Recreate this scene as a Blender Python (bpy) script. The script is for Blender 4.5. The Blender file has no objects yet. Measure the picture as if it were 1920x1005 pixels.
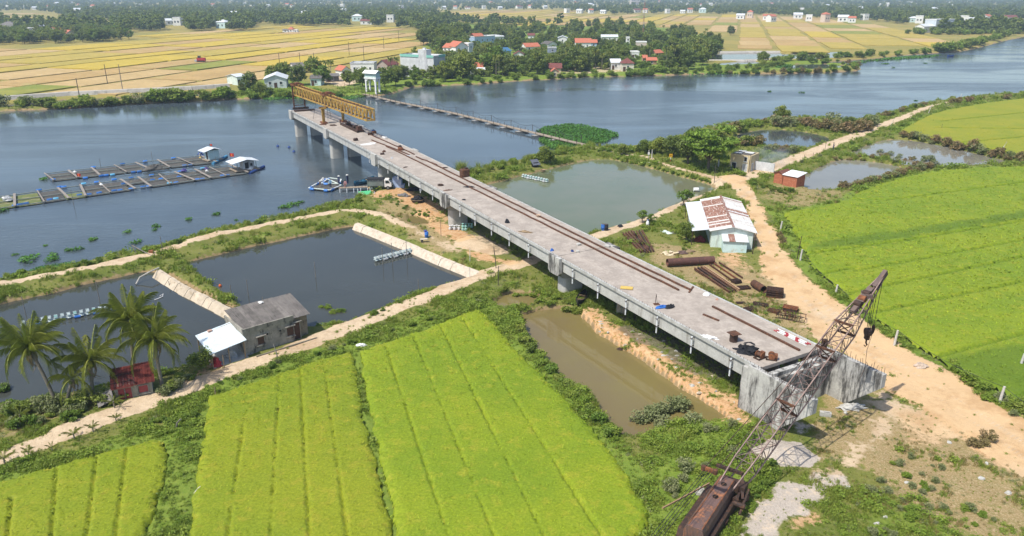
import bpy, bmesh, math, random
import numpy as np
from mathutils import Matrix, Vector, Euler
R = math.radians
random.seed(7); RNG = np.random.default_rng(7)
SC = bpy.context.scene
COL = SC.collection
# ---------------------------------------------------------------- camera
CAM_H, CAM_F, HORIZ = 36.0, 1400.0, -12.0            # metres, pixels of the 1920 px wide photograph
PITCH = math.atan((502.5 - HORIZ) / CAM_F)
cam_d = bpy.data.cameras.new('camera'); cam = bpy.data.objects.new('camera', cam_d); COL.objects.link(cam)
cam_d.sensor_width = 36; cam_d.lens = 36 * CAM_F / 1920; cam_d.clip_start = 0.5; cam_d.clip_end = 30000
cam.location = (0, 0, CAM_H); cam.rotation_euler = (math.pi/2 - PITCH, 0, 0)
SC.camera = cam
# ---------------------------------------------------------------- sky and sun
SUN = Vector((-0.50, -0.42, 1.0)).normalized()
wd = bpy.data.worlds.new('World'); SC.world = wd; wd.use_nodes = True
wn = wd.node_tree.nodes; wl = wd.node_tree.links
sky = wn.new('ShaderNodeTexSky'); sky.sky_type = 'NISHITA'; sky.sun_disc = False
sky.sun_elevation = math.asin(SUN.z); sky.sun_rotation = math.atan2(SUN.x, SUN.y) % (2*math.pi)
sky.air_density = 1.0; sky.dust_density = 1.5; sky.ozone_density = 1.0
wl.new(sky.outputs[0], wn['Background'].inputs[0]); wn['Background'].inputs[1].default_value = 0.15
sun_d = bpy.data.lights.new('sun', 'SUN'); sun_d.energy = 4.5; sun_d.angle = R(0.55); sun_d.color = (1, .95, .85)
sun = bpy.data.objects.new('sun', sun_d); COL.objects.link(sun); sun.location = (0, 0, 200)
sun.rotation_euler = SUN.to_track_quat('Z', 'Y').to_euler()
vs = SC.view_settings; vs.view_transform = 'Standard'; vs.look = 'None'; vs.exposure = 0.31; vs.gamma = 1
vs.use_curve_mapping = False
SC.render.engine = 'CYCLES'
cy = SC.cycles; cy.use_denoising = True; cy.max_bounces = 6; cy.diffuse_bounces = 2; cy.glossy_bounces = 2
cy.transmission_bounces = 2; cy.transparent_max_bounces = 6; cy.volume_bounces = 0; cy.use_adaptive_sampling = True
cy.adaptive_threshold = 0.015; cy.caustics_reflective = False; cy.caustics_refractive = False
try: cy.denoiser = 'OPENIMAGEDENOISE'
except Exception: pass

# ---------------------------------------------------------------- helpers
_cp, _sp = math.cos(PITCH), math.sin(PITCH)
def G(x, y, z=1.0):
    """photo pixel -> world point on the level z"""
    u = (x-960)/CAM_F; v = (502.5-y)/CAM_F
    d = (u, _cp+v*_sp, -_sp+v*_cp); t = (z-CAM_H)/d[2]
    return Vector((d[0]*t, d[1]*t, z))
def PX(w):
    r = Vector(w)-Vector((0, 0, CAM_H)); dz = r.y*_cp - r.z*_sp
    return 960+CAM_F*r.x/dz, 502.5-CAM_F*(r.y*_sp+r.z*_cp)/dz
def fast_mesh(name, V, F, mat=None, smooth=False):
    V = np.asarray(V, np.float32); F = np.asarray(F, np.int32); k = F.shape[1]
    me = bpy.data.meshes.new(name)
    me.vertices.add(len(V)); me.vertices.foreach_set('co', V.ravel())
    me.loops.add(F.size); me.loops.foreach_set('vertex_index', F.ravel())
    me.polygons.add(len(F)); me.polygons.foreach_set('loop_start', np.arange(0, F.size, k, dtype=np.int32))
    try: me.polygons.foreach_set('loop_total', np.full(len(F), k, np.int32))
    except Exception: pass
    me.update(calc_edges=True)
    if smooth: me.polygons.foreach_set('use_smooth', np.ones(len(F), bool))
    if mat: me.materials.append(mat)
    return me
def obj(name, me, parent=None, loc=(0, 0, 0), rot=(0, 0, 0), scale=(1, 1, 1)):
    o = bpy.data.objects.new(name, me); COL.objects.link(o)
    o.parent = parent; o.location = loc; o.rotation_euler = rot
    o.scale = (scale,)*3 if isinstance(scale, (int, float)) else scale
    return o
def tag(o, label, cat, group=None):
    o['label'] = label; o['category'] = cat
    if group: o['group'] = group
    return o
def structure(o): o['kind'] = 'structure'; return o
def stuff(o, label=None, cat=None):
    o['kind'] = 'stuff'
    if label: o['label'] = label
    if cat: o['category'] = cat
    return o
def thing(name, label, cat, loc=(0, 0, 0), rz=0, group=None):
    o = bpy.data.objects.new(name, None); COL.objects.link(o); o.empty_display_size = .3
    o.location = loc; o.rotation_euler = (0, 0, rz)
    return tag(o, label, cat, group)
KIDS = {}
def copy_tree(o, parent=None, **kw):
    c = o.copy(); COL.objects.link(c); c.parent = parent
    for ch in o.children: copy_tree(ch, c)
    return c
class MB:
    def __init__(s): s.v = []; s.f = []
    def add(s, vs, fs):
        b = len(s.v); s.v += [tuple(p) for p in vs]; s.f += [tuple(i+b for i in f) for f in fs]; return s
    def box(s, c, size, rz=0, M=None):
        x, y, z = (q/2 for q in size); cs, sn = math.cos(rz), math.sin(rz); P = []
        for k in range(8):
            a = (x if k & 1 else -x); b = (y if k & 2 else -y); d = (z if k & 4 else -z)
            p = Vector((a*cs-b*sn, a*sn+b*cs, d))
            if M: p = M @ p
            P.append((p[0]+c[0], p[1]+c[1], p[2]+c[2]))
        return s.add(P, [(0, 2, 3, 1), (4, 5, 7, 6), (0, 1, 5, 4), (2, 6, 7, 3), (0, 4, 6, 2), (1, 3, 7, 5)])
    def beam(s, p0, p1, w, h=None, up=(0, 0, 1)):
        h = h or w; p0, p1 = Vector(p0), Vector(p1); d = (p1-p0).normalized(); up = Vector(up)
        if abs(d.dot(up)) > .98: up = Vector((1, 0, 0))
        a = d.cross(up).normalized()*w/2; b = a.cross(d).normalized()*h/2
        P = [p+i*a+j*b for p in (p0, p1) for i, j in ((-1, -1), (1, -1), (1, 1), (-1, 1))]
        return s.add(P, [(0, 1, 2, 3), (7, 6, 5, 4), (0, 4, 5, 1), (1, 5, 6, 2), (2, 6, 7, 3), (3, 7, 4, 0)])
    def tube(s, pts, r, n=8, caps=True, r2=None):
        pts = [Vector(p) for p in pts]; m = len(pts); rings = []
        rs = r if isinstance(r, (list, tuple)) else [r+((r2-r)*i/(m-1) if r2 is not None else 0) for i in range(m)]
        P = []
        for i, p in enumerate(pts):
            d = (pts[min(i+1, m-1)]-pts[max(i-1, 0)]).normalized()
            up = Vector((0, 0, 1)) if abs(d.z) < .95 else Vector((1, 0, 0))
            a = d.cross(up).normalized(); b = a.cross(d)
            P += [p+rs[i]*(math.cos(t)*a+math.sin(t)*b) for t in (2*math.pi*k/n for k in range(n))]
        F = [(i*n+k, i*n+(k+1) % n, (i+1)*n+(k+1) % n, (i+1)*n+k) for i in range(m-1) for k in range(n)]
        if caps: F += [tuple(range(n-1, -1, -1)), tuple(range((m-1)*n, m*n))]
        return s.add(P, F)
    def prism(s, poly, a0, a1, ax='z'):
        """extrude a 2-D polygon along an axis: z -> (x,y), y -> (x,z), x -> (y,z)"""
        n = len(poly); put = {'z': lambda p, a: (p[0], p[1], a), 'y': lambda p, a: (p[0], a, p[1]), 'x': lambda p, a: (a, p[0], p[1])}[ax]
        P = [put(p, a0) for p in poly]+[put(p, a1) for p in poly]
        return s.add(P, [tuple(range(n-1, -1, -1)), tuple(range(n, 2*n))]+[(i, (i+1) % n, n+(i+1) % n, n+i) for i in range(n)])
    def lathe(s, prof, c=(0, 0, 0), n=16, M=None):
        P = []; m = len(prof)
        for r, z in prof:
            for k in range(n):
                p = Vector((r*math.cos(2*math.pi*k/n), r*math.sin(2*math.pi*k/n), z))
                if M: p = M @ p
                P.append((p[0]+c[0], p[1]+c[1], p[2]+c[2]))
        F = [(i*n+k, i*n+(k+1) % n, (i+1)*n+(k+1) % n, (i+1)*n+k) for i in range(m-1) for k in range(n)]
        F += [tuple(range(n-1, -1, -1)), tuple(range((m-1)*n, m*n))]
        return s.add(P, F)
    def mesh(s, name, mat=None, smooth=False):
        me = bpy.data.meshes.new(name); me.from_pydata([tuple(map(float, p)) for p in s.v], [], s.f)
        bm = bmesh.new(); bm.from_mesh(me); bmesh.ops.recalc_face_normals(bm, faces=bm.faces); bm.to_mesh(me); bm.free()
        if smooth:
            me.polygons.foreach_set('use_smooth', [True]*len(me.polygons))
            me.set_sharp_from_angle(angle=R(40))
        if mat: me.materials.append(mat)
        return me
    def build(s, name, mat, parent=None, loc=(0, 0, 0), rot=(0, 0, 0), smooth=False, scale=(1, 1, 1)):
        return obj(name, s.mesh(name, mat, smooth), parent, loc, rot, scale)

# ---------------------------------------------------------------- materials
class NT:
    def __init__(s, name):
        s.m = bpy.data.materials.new(name); s.m.use_nodes = True; s.n = s.m.node_tree.nodes; s.l = s.m.node_tree.links
        s.b = s.n['Principled BSDF']; s.o = s.n['Material Output']
        s.tc = s.n.new('ShaderNodeTexCoord')
    def link(s, a, b): s.l.new(a, b); return b
    def noise(s, scale, detail=6, rough=.6, vec=None, stretch=None, dist=0):
        v = vec or s.tc.outputs['Object']
        if stretch:
            mp = s.n.new('ShaderNodeMapping'); mp.inputs['Scale'].default_value = stretch; s.link(v, mp.inputs[0]); v = mp.outputs[0]
        t = s.n.new('ShaderNodeTexNoise'); t.inputs['Scale'].default_value = scale; t.inputs['Detail'].default_value = detail
        t.inputs['Roughness'].default_value = rough; t.inputs['Distortion'].default_value = dist; s.link(v, t.inputs['Vector'])
        return t.outputs[0]
    def ramp(s, x, a, b, smooth=True):
        r = s.n.new('ShaderNodeMapRange'); r.inputs[1].default_value = a; r.inputs[2].default_value = b
        r.interpolation_type = 'SMOOTHSTEP' if smooth else 'LINEAR'; s.link(x, r.inputs[0]); return r.outputs[0]
    def math(s, op, a, b=None):
        m = s.n.new('ShaderNodeMath'); m.operation = op
        for i, v in ((0, a), (1, b)):
            if v is None: continue
            if isinstance(v, (int, float)): m.inputs[i].default_value = v
            else: s.link(v, m.inputs[i])
        return m.outputs[0]
    def mix(s, f, a, b, mode='MIX'):
        m = s.n.new('ShaderNodeMix'); m.data_type = 'RGBA'; m.blend_type = mode
        for sock, v in ((m.inputs[0], f), (m.inputs[6], a), (m.inputs[7], b)):
            if isinstance(v, (int, float)): sock.default_value = v
            elif isinstance(v, tuple): sock.default_value = (*v[:3], 1)
            else: s.link(v, sock)
        return m.outputs[2]
    def bump(s, h, strength=.4, dist=.05):
        b = s.n.new('ShaderNodeBump'); b.inputs['Strength'].default_value = strength; b.inputs['Distance'].default_value = dist
        s.link(h, b.inputs['Height']); s.link(b.outputs[0], s.b.inputs['Normal']); return b
    def done(s, col=None, rough=None, metal=0, spec=None):
        if col is not None:
            if isinstance(col, tuple): s.b.inputs['Base Color'].default_value = (*col[:3], 1)
            else: s.link(col, s.b.inputs['Base Color'])
        if rough is not None:
            if isinstance(rough, (int, float)): s.b.inputs['Roughness'].default_value = rough
            else: s.link(rough, s.b.inputs['Roughness'])
        s.b.inputs['Metallic'].default_value = metal
        if spec is not None: s.b.inputs['Specular IOR Level'].default_value = spec
        return s.m
def surf(name, c, c2=None, scale=2., rough=.85, metal=0, bump=.25, bdist=.02, c3=None, thr=(.52, .66), s3=None, stretch=None, spec=.3, rnd=0.):
    """weathered surface: c/c2 broad mottling, c3 stains (optionally stretched into streaks), fine bump"""
    t = NT(name); c2 = c2 or tuple(q*.8 for q in c)
    col = t.mix(t.ramp(t.noise(scale, 7, .65), .35, .65), c, c2)
    col = t.mix(t.ramp(t.noise(scale*9, 4, .6), .3, .7), col, t.mix(1.0, col, (.82, .82, .82), 'MULTIPLY'))
    if c3:
        col = t.mix(t.ramp(t.noise(s3 or scale*1.7, 8, .7, stretch=stretch), *thr), col, c3)
    if rnd:
        oi = t.n.new('ShaderNodeObjectInfo'); k = t.ramp(oi.outputs['Random'], 0, 1, False)
        v = t.n.new('ShaderNodeHueSaturation'); t.link(t.math('ADD', t.math('MULTIPLY', k, 2*rnd), 1-rnd), v.inputs['Value']); t.link(col, v.inputs['Color']); col = v.outputs[0]
    if bump: t.bump(t.noise(scale*12, 5, .6), bump, bdist)
    return t.done(col, rough, metal, spec)
def foliage(name, c1, c2, c3=None, trans=.25, rough=.55, rv=.35, nscale=.7):
    t = NT(name); oi = t.n.new('ShaderNodeObjectInfo'); geo = t.n.new('ShaderNodeNewGeometry')
    col = t.mix(oi.outputs['Random'], c1, c2)
    col = t.mix(t.ramp(t.noise(nscale, 3, .6, vec=geo.outputs['Position']), .38, .64), col, t.mix(.6, col, c3 or c2))
    ri = t.n.new('ShaderNodeHueSaturation'); t.link(t.math('ADD', t.math('MULTIPLY', geo.outputs['Random Per Island'], 2*rv), 1-rv), ri.inputs['Value']); t.link(col, ri.inputs['Color'])
    col = ri.outputs[0]; t.done(col, rough, 0, .25)
    tr = t.n.new('ShaderNodeBsdfTranslucent'); t.link(t.mix(.5, col, (.25, .35, .03)), tr.inputs[0])
    mx = t.n.new('ShaderNodeMixShader'); mx.inputs[0].default_value = trans
    t.link(t.b.outputs[0], mx.inputs[1]); t.link(tr.outputs[0], mx.inputs[2]); t.link(mx.outputs[0], t.o.inputs[0])
    return t.m
def water(name, base, rough=.06, wave=.25, wscale=.5, wdist=.08, streak=None, mott=None):
    t = NT(name)
    col = t.mix(t.ramp(t.noise(.05, 4, .6), .35, .65), base, mott or tuple(q*.8 for q in base))
    n1 = t.noise(wscale, 4, .6, stretch=(1.0, 1.6, 1)); n2 = t.noise(wscale*5, 3, .6)
    h = t.math('ADD', n1, t.math('MULTIPLY', n2, .3)); rr = rough
    if streak:                                    # wind lanes: rougher and calmer bands of ripples
        lane = t.ramp(t.noise(.018, 5, .65, stretch=(.5, 1.6, 1), dist=.6), .38, .62); h = t.math('MULTIPLY', h, t.math('ADD', t.math('MULTIPLY', lane, 1.0), .18))
        rr = t.math('ADD', t.math('MULTIPLY', lane, streak), rough)
    t.bump(h, wave, wdist); t.done(col, rr, 0, .5); t.b.inputs['IOR'].default_value = 1.33
    return t.m
# ================================================================= terrain
def gp(pts, z=1.0): return np.array([G(x, y, z)[:2] for x, y in pts])
def sdist(X, Y, P, reach=1e9):
    """signed distance to a polygon, positive inside (only right within `reach` metres of it)"""
    out = np.full(X.shape, -reach, float)
    m = (X > P[:, 0].min()-reach) & (X < P[:, 0].max()+reach) & (Y > P[:, 1].min()-reach) & (Y < P[:, 1].max()+reach)
    if not m.any(): return out
    x, y = X[m], Y[m]; d2 = np.full(x.shape, 1e18); ins = np.zeros(x.shape, bool); n = len(P)
    for i in range(n):
        ax, ay = P[i]; bx, by = P[(i+1) % n]; ex, ey = bx-ax, by-ay; L = ex*ex+ey*ey+1e-12
        t = np.clip(((x-ax)*ex+(y-ay)*ey)/L, 0, 1)
        d2 = np.minimum(d2, (x-ax-t*ex)**2+(y-ay-t*ey)**2)
        c = ((ay > y) != (by > y)) & (x < (bx-ax)*(y-ay)/(by-ay+1e-15)+ax); ins ^= c
    d = np.sqrt(d2); out[m] = np.where(ins, d, -d); return out
def ldist(X, Y, P, W, reach=6.):
    """distance beyond the half-width of a polyline of varying half-width (negative inside)"""
    out = np.full(X.shape, reach, float)
    m = (X > P[:, 0].min()-reach-9) & (X < P[:, 0].max()+reach+9) & (Y > P[:, 1].min()-reach-9) & (Y < P[:, 1].max()+reach+9)
    if not m.any(): return out
    x, y = X[m], Y[m]; best = np.full(x.shape, reach)
    for i in range(len(P)-1):
        ax, ay = P[i]; bx, by = P[i+1]; ex, ey = bx-ax, by-ay; L = ex*ex+ey*ey+1e-12
        t = np.clip(((x-ax)*ex+(y-ay)*ey)/L, 0, 1)
        best = np.minimum(best, np.hypot(x-ax-t*ex, y-ay-t*ey)-(W[i]+(W[i+1]-W[i])*t))
    out[m] = best; return out
def sstep(x, a, b): t = np.clip((x-a)/(b-a), 0, 1); return t*t*(3-2*t)
_ph = RNG.uniform(0, 6.28, (4, 7, 2)); _dr = RNG.uniform(0, 6.28, (4, 7))
def wob(X, Y, L, k=0):
    """cheap smooth noise of wavelength about L, -1..1"""
    s = 0
    for i in range(7):
        f = 6.283/L*(.55+.33*i); a = _dr[k, i]; s = s+np.sin(f*(X*math.cos(a)+Y*math.sin(a))+_ph[k, i, 0])/(1+.45*i)
    return s/2.4
def smooth_line(pts, n=4):
    """Catmull-Rom through pixel points"""
    p = [np.array(q, float) for q in pts]; out = []
    for i in range(len(p)-1):
        a, b, c, d = p[max(i-1, 0)], p[i], p[i+1], p[min(i+2, len(p)-1)]
        for k in range(n):
            t = k/n; out.append(.5*(2*b+(c-a)*t+(2*a-5*b+4*c-d)*t*t+(3*b-a-3*c+d)*t**3))
    out.append(p[-1]); return [tuple(q) for q in out]

NEAR_SHORE = [(-500, 640), (-150, 560), (0, 527), (60, 515), (130, 502), (200, 488), (255, 477), (310, 462), (380, 442), (450, 427), (520, 412), (590, 396), (630, 386), (662, 376), (690, 370), (700, 362), (690, 353), (716, 340), (745, 335),
              (800, 334), (850, 330), (880, 325), (930, 312), (1000, 300), (1030, 290), (1060, 282), (1108, 276), (1150, 280), (1200, 276), (1240, 267), (1290, 251), (1330, 241), (1400, 231), (1450, 227), (1500, 224), (1560, 227),
              (1600, 227), (1650, 217), (1700, 205), (1740, 195), (1800, 185), (1920, 176), (2200, 150), (2700, 110)]
FAR_SHORE = [(2700, 12), (2300, 28), (2100, 45), (1920, 69), (1850, 86), (1800, 97), (1770, 99), (1700, 104), (1650, 109), (1600, 113), (1545, 118), (1590, 122), (1614, 127), (1604, 133), (1520, 137), (1400, 139), (1330, 139), (1200, 143), (1100, 145),
             (1040, 149), (960, 153), (900, 158), (830, 161), (770, 164), (735, 176), (700, 180), (640, 182), (560, 184), (520, 184), (430, 187), (400, 189), (300, 193), (200, 199), (100, 205), (0, 209), (-150, 217), (-500, 240)]
RIVER = np.vstack([gp(smooth_line(NEAR_SHORE, 3), 0), gp(smooth_line(FAR_SHORE, 2), 0)])
PONDS = dict(   # px outline, water level, bank half width
 a=([(352, 494), (450, 470), (560, 446), (655, 427), (690, 434), (780, 470), (885, 516), (845, 534), (760, 563), (690, 590), (625, 611), (560, 612), (480, 590), (415, 540)], .30, .9),
 b=([(-200, 610), (0, 573), (120, 546), (225, 521), (290, 513), (360, 545), (470, 600), (455, 616), (400, 655), (330, 692), (290, 702), (180, 728), (60, 755), (-60, 775), (-200, 800)], .30, .9),
 c=([(900, 352), (960, 336), (1040, 316), (1110, 301), (1150, 301), (1200, 312), (1265, 330), (1335, 350), (1330, 360), (1270, 384), (1200, 414), (1130, 434), (1080, 444), (1035, 432), (990, 405)], .30, .9),
 d=([(973, 592), (1010, 584), (1062, 580), (1085, 592), (1130, 634), (1205, 680), (1280, 733), (1350, 778), (1345, 790), (1260, 800), (1195, 822), (1143, 795), (1106, 748), (1048, 702), (996, 645)], .25, .38),
 e=([(930, 572), (945, 556), (965, 549), (1005, 552), (1012, 566), (985, 582), (945, 582)], .25, .5),
 f=([(1505, 332), (1565, 303), (1620, 302), (1695, 317), (1640, 335), (1575, 353), (1520, 357)], .5, .45),
 g=([(1592, 289), (1660, 263), (1740, 269), (1860, 296), (1895, 306), (1830, 312), (1750, 316), (1700, 311), (1640, 297)], .5, .45),
 h=([(1375, 256), (1430, 244), (1500, 247), (1555, 262), (1495, 281), (1440, 277), (1390, 266)], .4, .5),
 i=([(1322, 106), (1345, 100), (1460, 99), (1462, 106), (1420, 112), (1335, 112)], .5, .8),
 j=([(1330, 121), (1400, 114), (1420, 119), (1350, 123)], .5, .8),
 k=([(1468, 104), (1500, 98), (1560, 97), (1585, 101), (1570, 108), (1490, 111)], .5, .8),
 l=([(1452, 126), (1500, 120), (1560, 121), (1588, 126), (1540, 131), (1470, 131)], .2, .8),
 m=([(-200, 207), (0, 196), (130, 187), (278, 181), (275, 186), (130, 194), (0, 203), (-200, 214)], .3, .6),
 n=([(365, 177), (428, 170), (430, 176), (400, 181), (370, 183)], .3, .6),
 o=([(770, 405), (792, 410), (800, 420), (785, 422), (772, 414)], .55, .4),
)
PONDW = {k: gp(smooth_line(v[0]+v[0][:1], 3)[:-1], v[1]) for k, v in PONDS.items()}
PATHS = dict(  # px centre line, half widths in m
 r1=([(-520, 1082), (-330, 1004), (-150, 930), (-60, 890), (0, 866), (100, 823), (250, 764), (400, 708), (470, 684), (600, 635), (700, 595), (800, 558), (900, 519), (1000, 489), (1060, 468), (1110, 446), (1180, 421), (1230, 402), (1290, 375), (1345, 346), (1375, 334)], [1.25]*14+[1.15]*4+[1.1, 1.4, 1.8]),
 r2=([(1360, 340), (1440, 318), (1520, 286), (1600, 255), (1680, 225), (1740, 201), (1790, 189)], [2.6, 1.9, 1.85, 1.8, 1.5, .9, .3]),
 r3=([(1375, 336), (1405, 372), (1428, 420), (1445, 465), (1475, 515), (1525, 565), (1590, 625), (1680, 690), (1760, 738), (1840, 790), (1920, 845), (2050, 925), (2300, 1080)], [2.2, 1.3, 1.2, 1.7, 2.2, 3.0, 3.8, 4.0, 3.8, 3.4, 3.2, 3.2, 3.2]),
 r4=([(1345, 336), (1280, 317), (1230, 303), (1212, 293), (1160, 288), (1105, 276)], [1.0, .6, .5, .4, .4, .5]),
)
DIKE = ([(-300, 602), (-60, 549), (0, 536), (100, 516), (200, 498), (300, 473), (400, 445), (500, 425), (600, 406), (655, 397), (700, 402), (750, 420), (775, 428)], [1., 1., .95, .9, .95, .8, .85, .8, .8, .9, 1.1, 1., .5])
PATHW = {k: (gp(smooth_line(v[0], 3), 1.05), np.interp(np.linspace(0, 1, (len(v[1])-1)*3+1), np.linspace(0, 1, len(v[1])), v[1])) for k, v in PATHS.items()}
DIKEW = (gp(smooth_line(DIKE[0], 3), 1.2), np.interp(np.linspace(0, 1, (len(DIKE[1])-1)*3+1), np.linspace(0, 1, len(DIKE[1])), DIKE[1]))
# patches of other ground, the dark ones painting the deck's shade: (mask, px polygon, soft edge in m, strength)
PATCH = [
 ('sand', [(880, 440), (905, 442), (965, 472), (930, 480), (850, 462), (855, 452)], .6, 1.), ('orange', [(815, 418), (870, 428), (890, 445), (860, 452), (820, 440)], 1.2, .9),
 ('orange', [(860, 460), (930, 482), (985, 490), (955, 505), (880, 480)], 1.5, .8), ('orange', [(790, 395), (850, 425), (830, 445), (790, 420)], 1.5, .7),
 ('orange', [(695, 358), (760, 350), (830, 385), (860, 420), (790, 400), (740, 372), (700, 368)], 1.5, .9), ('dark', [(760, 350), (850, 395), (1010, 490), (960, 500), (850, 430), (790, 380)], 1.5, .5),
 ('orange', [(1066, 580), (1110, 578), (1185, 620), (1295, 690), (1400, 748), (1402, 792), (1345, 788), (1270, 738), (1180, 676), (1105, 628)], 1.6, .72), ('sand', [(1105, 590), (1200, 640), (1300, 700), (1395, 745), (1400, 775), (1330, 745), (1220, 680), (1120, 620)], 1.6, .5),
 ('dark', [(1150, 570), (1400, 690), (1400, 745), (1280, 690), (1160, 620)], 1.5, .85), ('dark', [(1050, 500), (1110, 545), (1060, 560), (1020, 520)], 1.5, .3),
 ('orange', [(1320, 462), (1400, 472), (1440, 530), (1400, 540), (1350, 500)], 4., .62), ('sand', [(1415, 500), (1470, 510), (1560, 600), (1520, 625), (1460, 560)], 2., .7),
 ('orange', [(1430, 440), (1465, 445), (1510, 540), (1460, 530)], 2., .6), ('dry', [(1190, 445), (1330, 465), (1480, 520), (1540, 640), (1500, 640), (1330, 560), (1210, 490)], 3., .66),
 ('dry', [(1530, 740), (1660, 720), (1800, 790), (1960, 900), (1960, 1060), (1800, 1060), (1700, 960), (1560, 880), (1500, 840)], 4., .68),
 ('sand', [(1640, 740), (1720, 745), (1700, 800), (1640, 860), (1560, 920), (1480, 940), (1560, 860), (1620, 800)], 2.2, .74),
 ('gravel', [(1480, 905), (1600, 885), (1560, 930), (1500, 960), (1420, 1010), (1360, 1060), (1310, 1060), (1400, 980), (1410, 940)], 1.8, .9), ('gravel', [(1400, 845), (1440, 822), (1500, 830), (1535, 858), (1520, 872), (1460, 876), (1415, 865)], .5, 1.),
 ('lush', [(1560, 970), (1640, 905), (1700, 880), (1780, 900), (1850, 960), (1960, 985), (1960, 1080), (1480, 1080)], 3.5, .55), ('sand', [(1600, 745), (1660, 725), (1760, 770), (1830, 830), (1740, 830), (1640, 800)], 2.5, .62), ('orange', [(1640, 740), (1760, 780), (1860, 850), (1700, 840), (1620, 790)], 3., .5), ('orange', [(1470, 970), (1530, 950), (1560, 975), (1480, 1010)], 1., .6), ('gravel', [(1470, 785), (1530, 795), (1520, 820), (1480, 815)], 1., .6),
 ('lush', [(1250, 770), (1420, 790), (1480, 870), (1400, 960), (1250, 1005), (1160, 900)], 3., .8), ('lush', [(380, 715), (640, 640), (900, 555), (980, 560), (1100, 760), (1230, 960), (1140, 850), (900, 575), (650, 655), (380, 740)], 1.5, .9),
 ('lush', [(-60, 900), (300, 790), (390, 745), (350, 1060), (270, 1060), (315, 830), (-60, 935)], 2., .7), ('dry', [(1120, 850), (1180, 850), (1190, 890), (1130, 890)], 2., .4),
 ('lush', [(1415, 380), (1460, 420), (1520, 520), (1680, 650), (1900, 790), (1990, 800), (1930, 740), (1760, 665), (1600, 560), (1480, 400)], 1.5, .9), ('dry', [(-60, 800), (120, 755), (330, 700), (340, 715), (180, 775), (-60, 850)], 2., .5),
 ('dry', [(690, 372), (760, 372), (860, 430), (890, 490), (800, 470), (700, 410)], 2., .6), ('orange', [(745, 376), (800, 392), (850, 425), (800, 420)], 1.5, .6), ('sand', [(770, 425), (850, 452), (880, 475), (850, 478), (780, 440)], 1.5, .6), ('sand', [(860, 125), (910, 122), (905, 132), (860, 134)], 1, .5), ('sand', [(690, 150), (620, 140), (600, 152), (640, 165)], 2, .7),
 ('sand', [(1010, 120), (1180, 125), (1190, 135), (1060, 140)], 4, .55), ('dry', [(1440, 340), (1600, 355), (1590, 375), (1470, 395), (1420, 370)], 2.5, .55),
 ('orange', [(340, 698), (420, 672), (425, 690), (345, 720)], 1., .6), ('sand', [(135, 765), (180, 762), (185, 778), (140, 782)], 1., .5),
]
PATCHW = [(m, gp(p, 1.0), e, s) for m, p, e, s in PATCH]
RICE_PX = [  # outline, crop height
 [(-420, 1072), (-160, 965), (0, 902), (120, 866), (240, 834), (298, 822), (310, 835), (312, 862), (302, 920), (272, 1005), (250, 1080), (-160, 1130), (-420, 1180)],
 [(392, 742), (520, 700), (655, 658), (668, 700), (688, 800), (722, 930), (742, 1010), (752, 1080), (340, 1080), (350, 1000), (364, 920), (376, 830)],
 [(674, 656), (760, 630), (830, 602), (882, 583), (900, 581), (922, 600), (970, 655), (1040, 725), (1110, 800), (1170, 880), (1212, 948), (1218, 975), (1190, 1003), (1150, 1080), (764, 1080), (742, 990), (716, 870), (690, 760)],
 [(1468, 398), (1560, 381), (1592, 372), (1612, 358), (1700, 330), (1800, 316), (1860, 313), (1920, 312), (2150, 306), (2400, 640), (2300, 960), (2050, 800), (1900, 742), (1820, 706), (1750, 668), (1690, 628), (1625, 586), (1580, 546), (1524, 500), (1500, 455)],
 [(1684, 246), (1740, 216), (1800, 201), (1920, 184), (2150, 168), (2400, 280), (2100, 312), (1960, 296), (1900, 288), (1800, 268), (1740, 258)],
]
RICEW = [gp(smooth_line(p+p[:1], 2)[:-1], 1.3) for p in RICE_PX]
FARLAND = np.array([[-4500, 235], [-300, 235], [-120, 250], [-60, 290], [0, 330], [200, 330], [900, 420], [5000, 420], [5000, 9500], [-5000, 9500]])
VILLAGE = gp([(640, 178), (600, 160), (540, 140), (480, 150), (440, 165), (430, 184), (520, 186), (700, 182), (830, 162), (1040, 150), (1200, 144), (1460, 132), (1600, 130), (1600, 112), (1460, 112), (1325, 118), (1352, 92), (1340, 70), (1250, 52), (1050, 48), (900, 46), (850, 40), (785, 60), (790, 90), (830, 108), (740, 140), (640, 140), (600, 150)])
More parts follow.
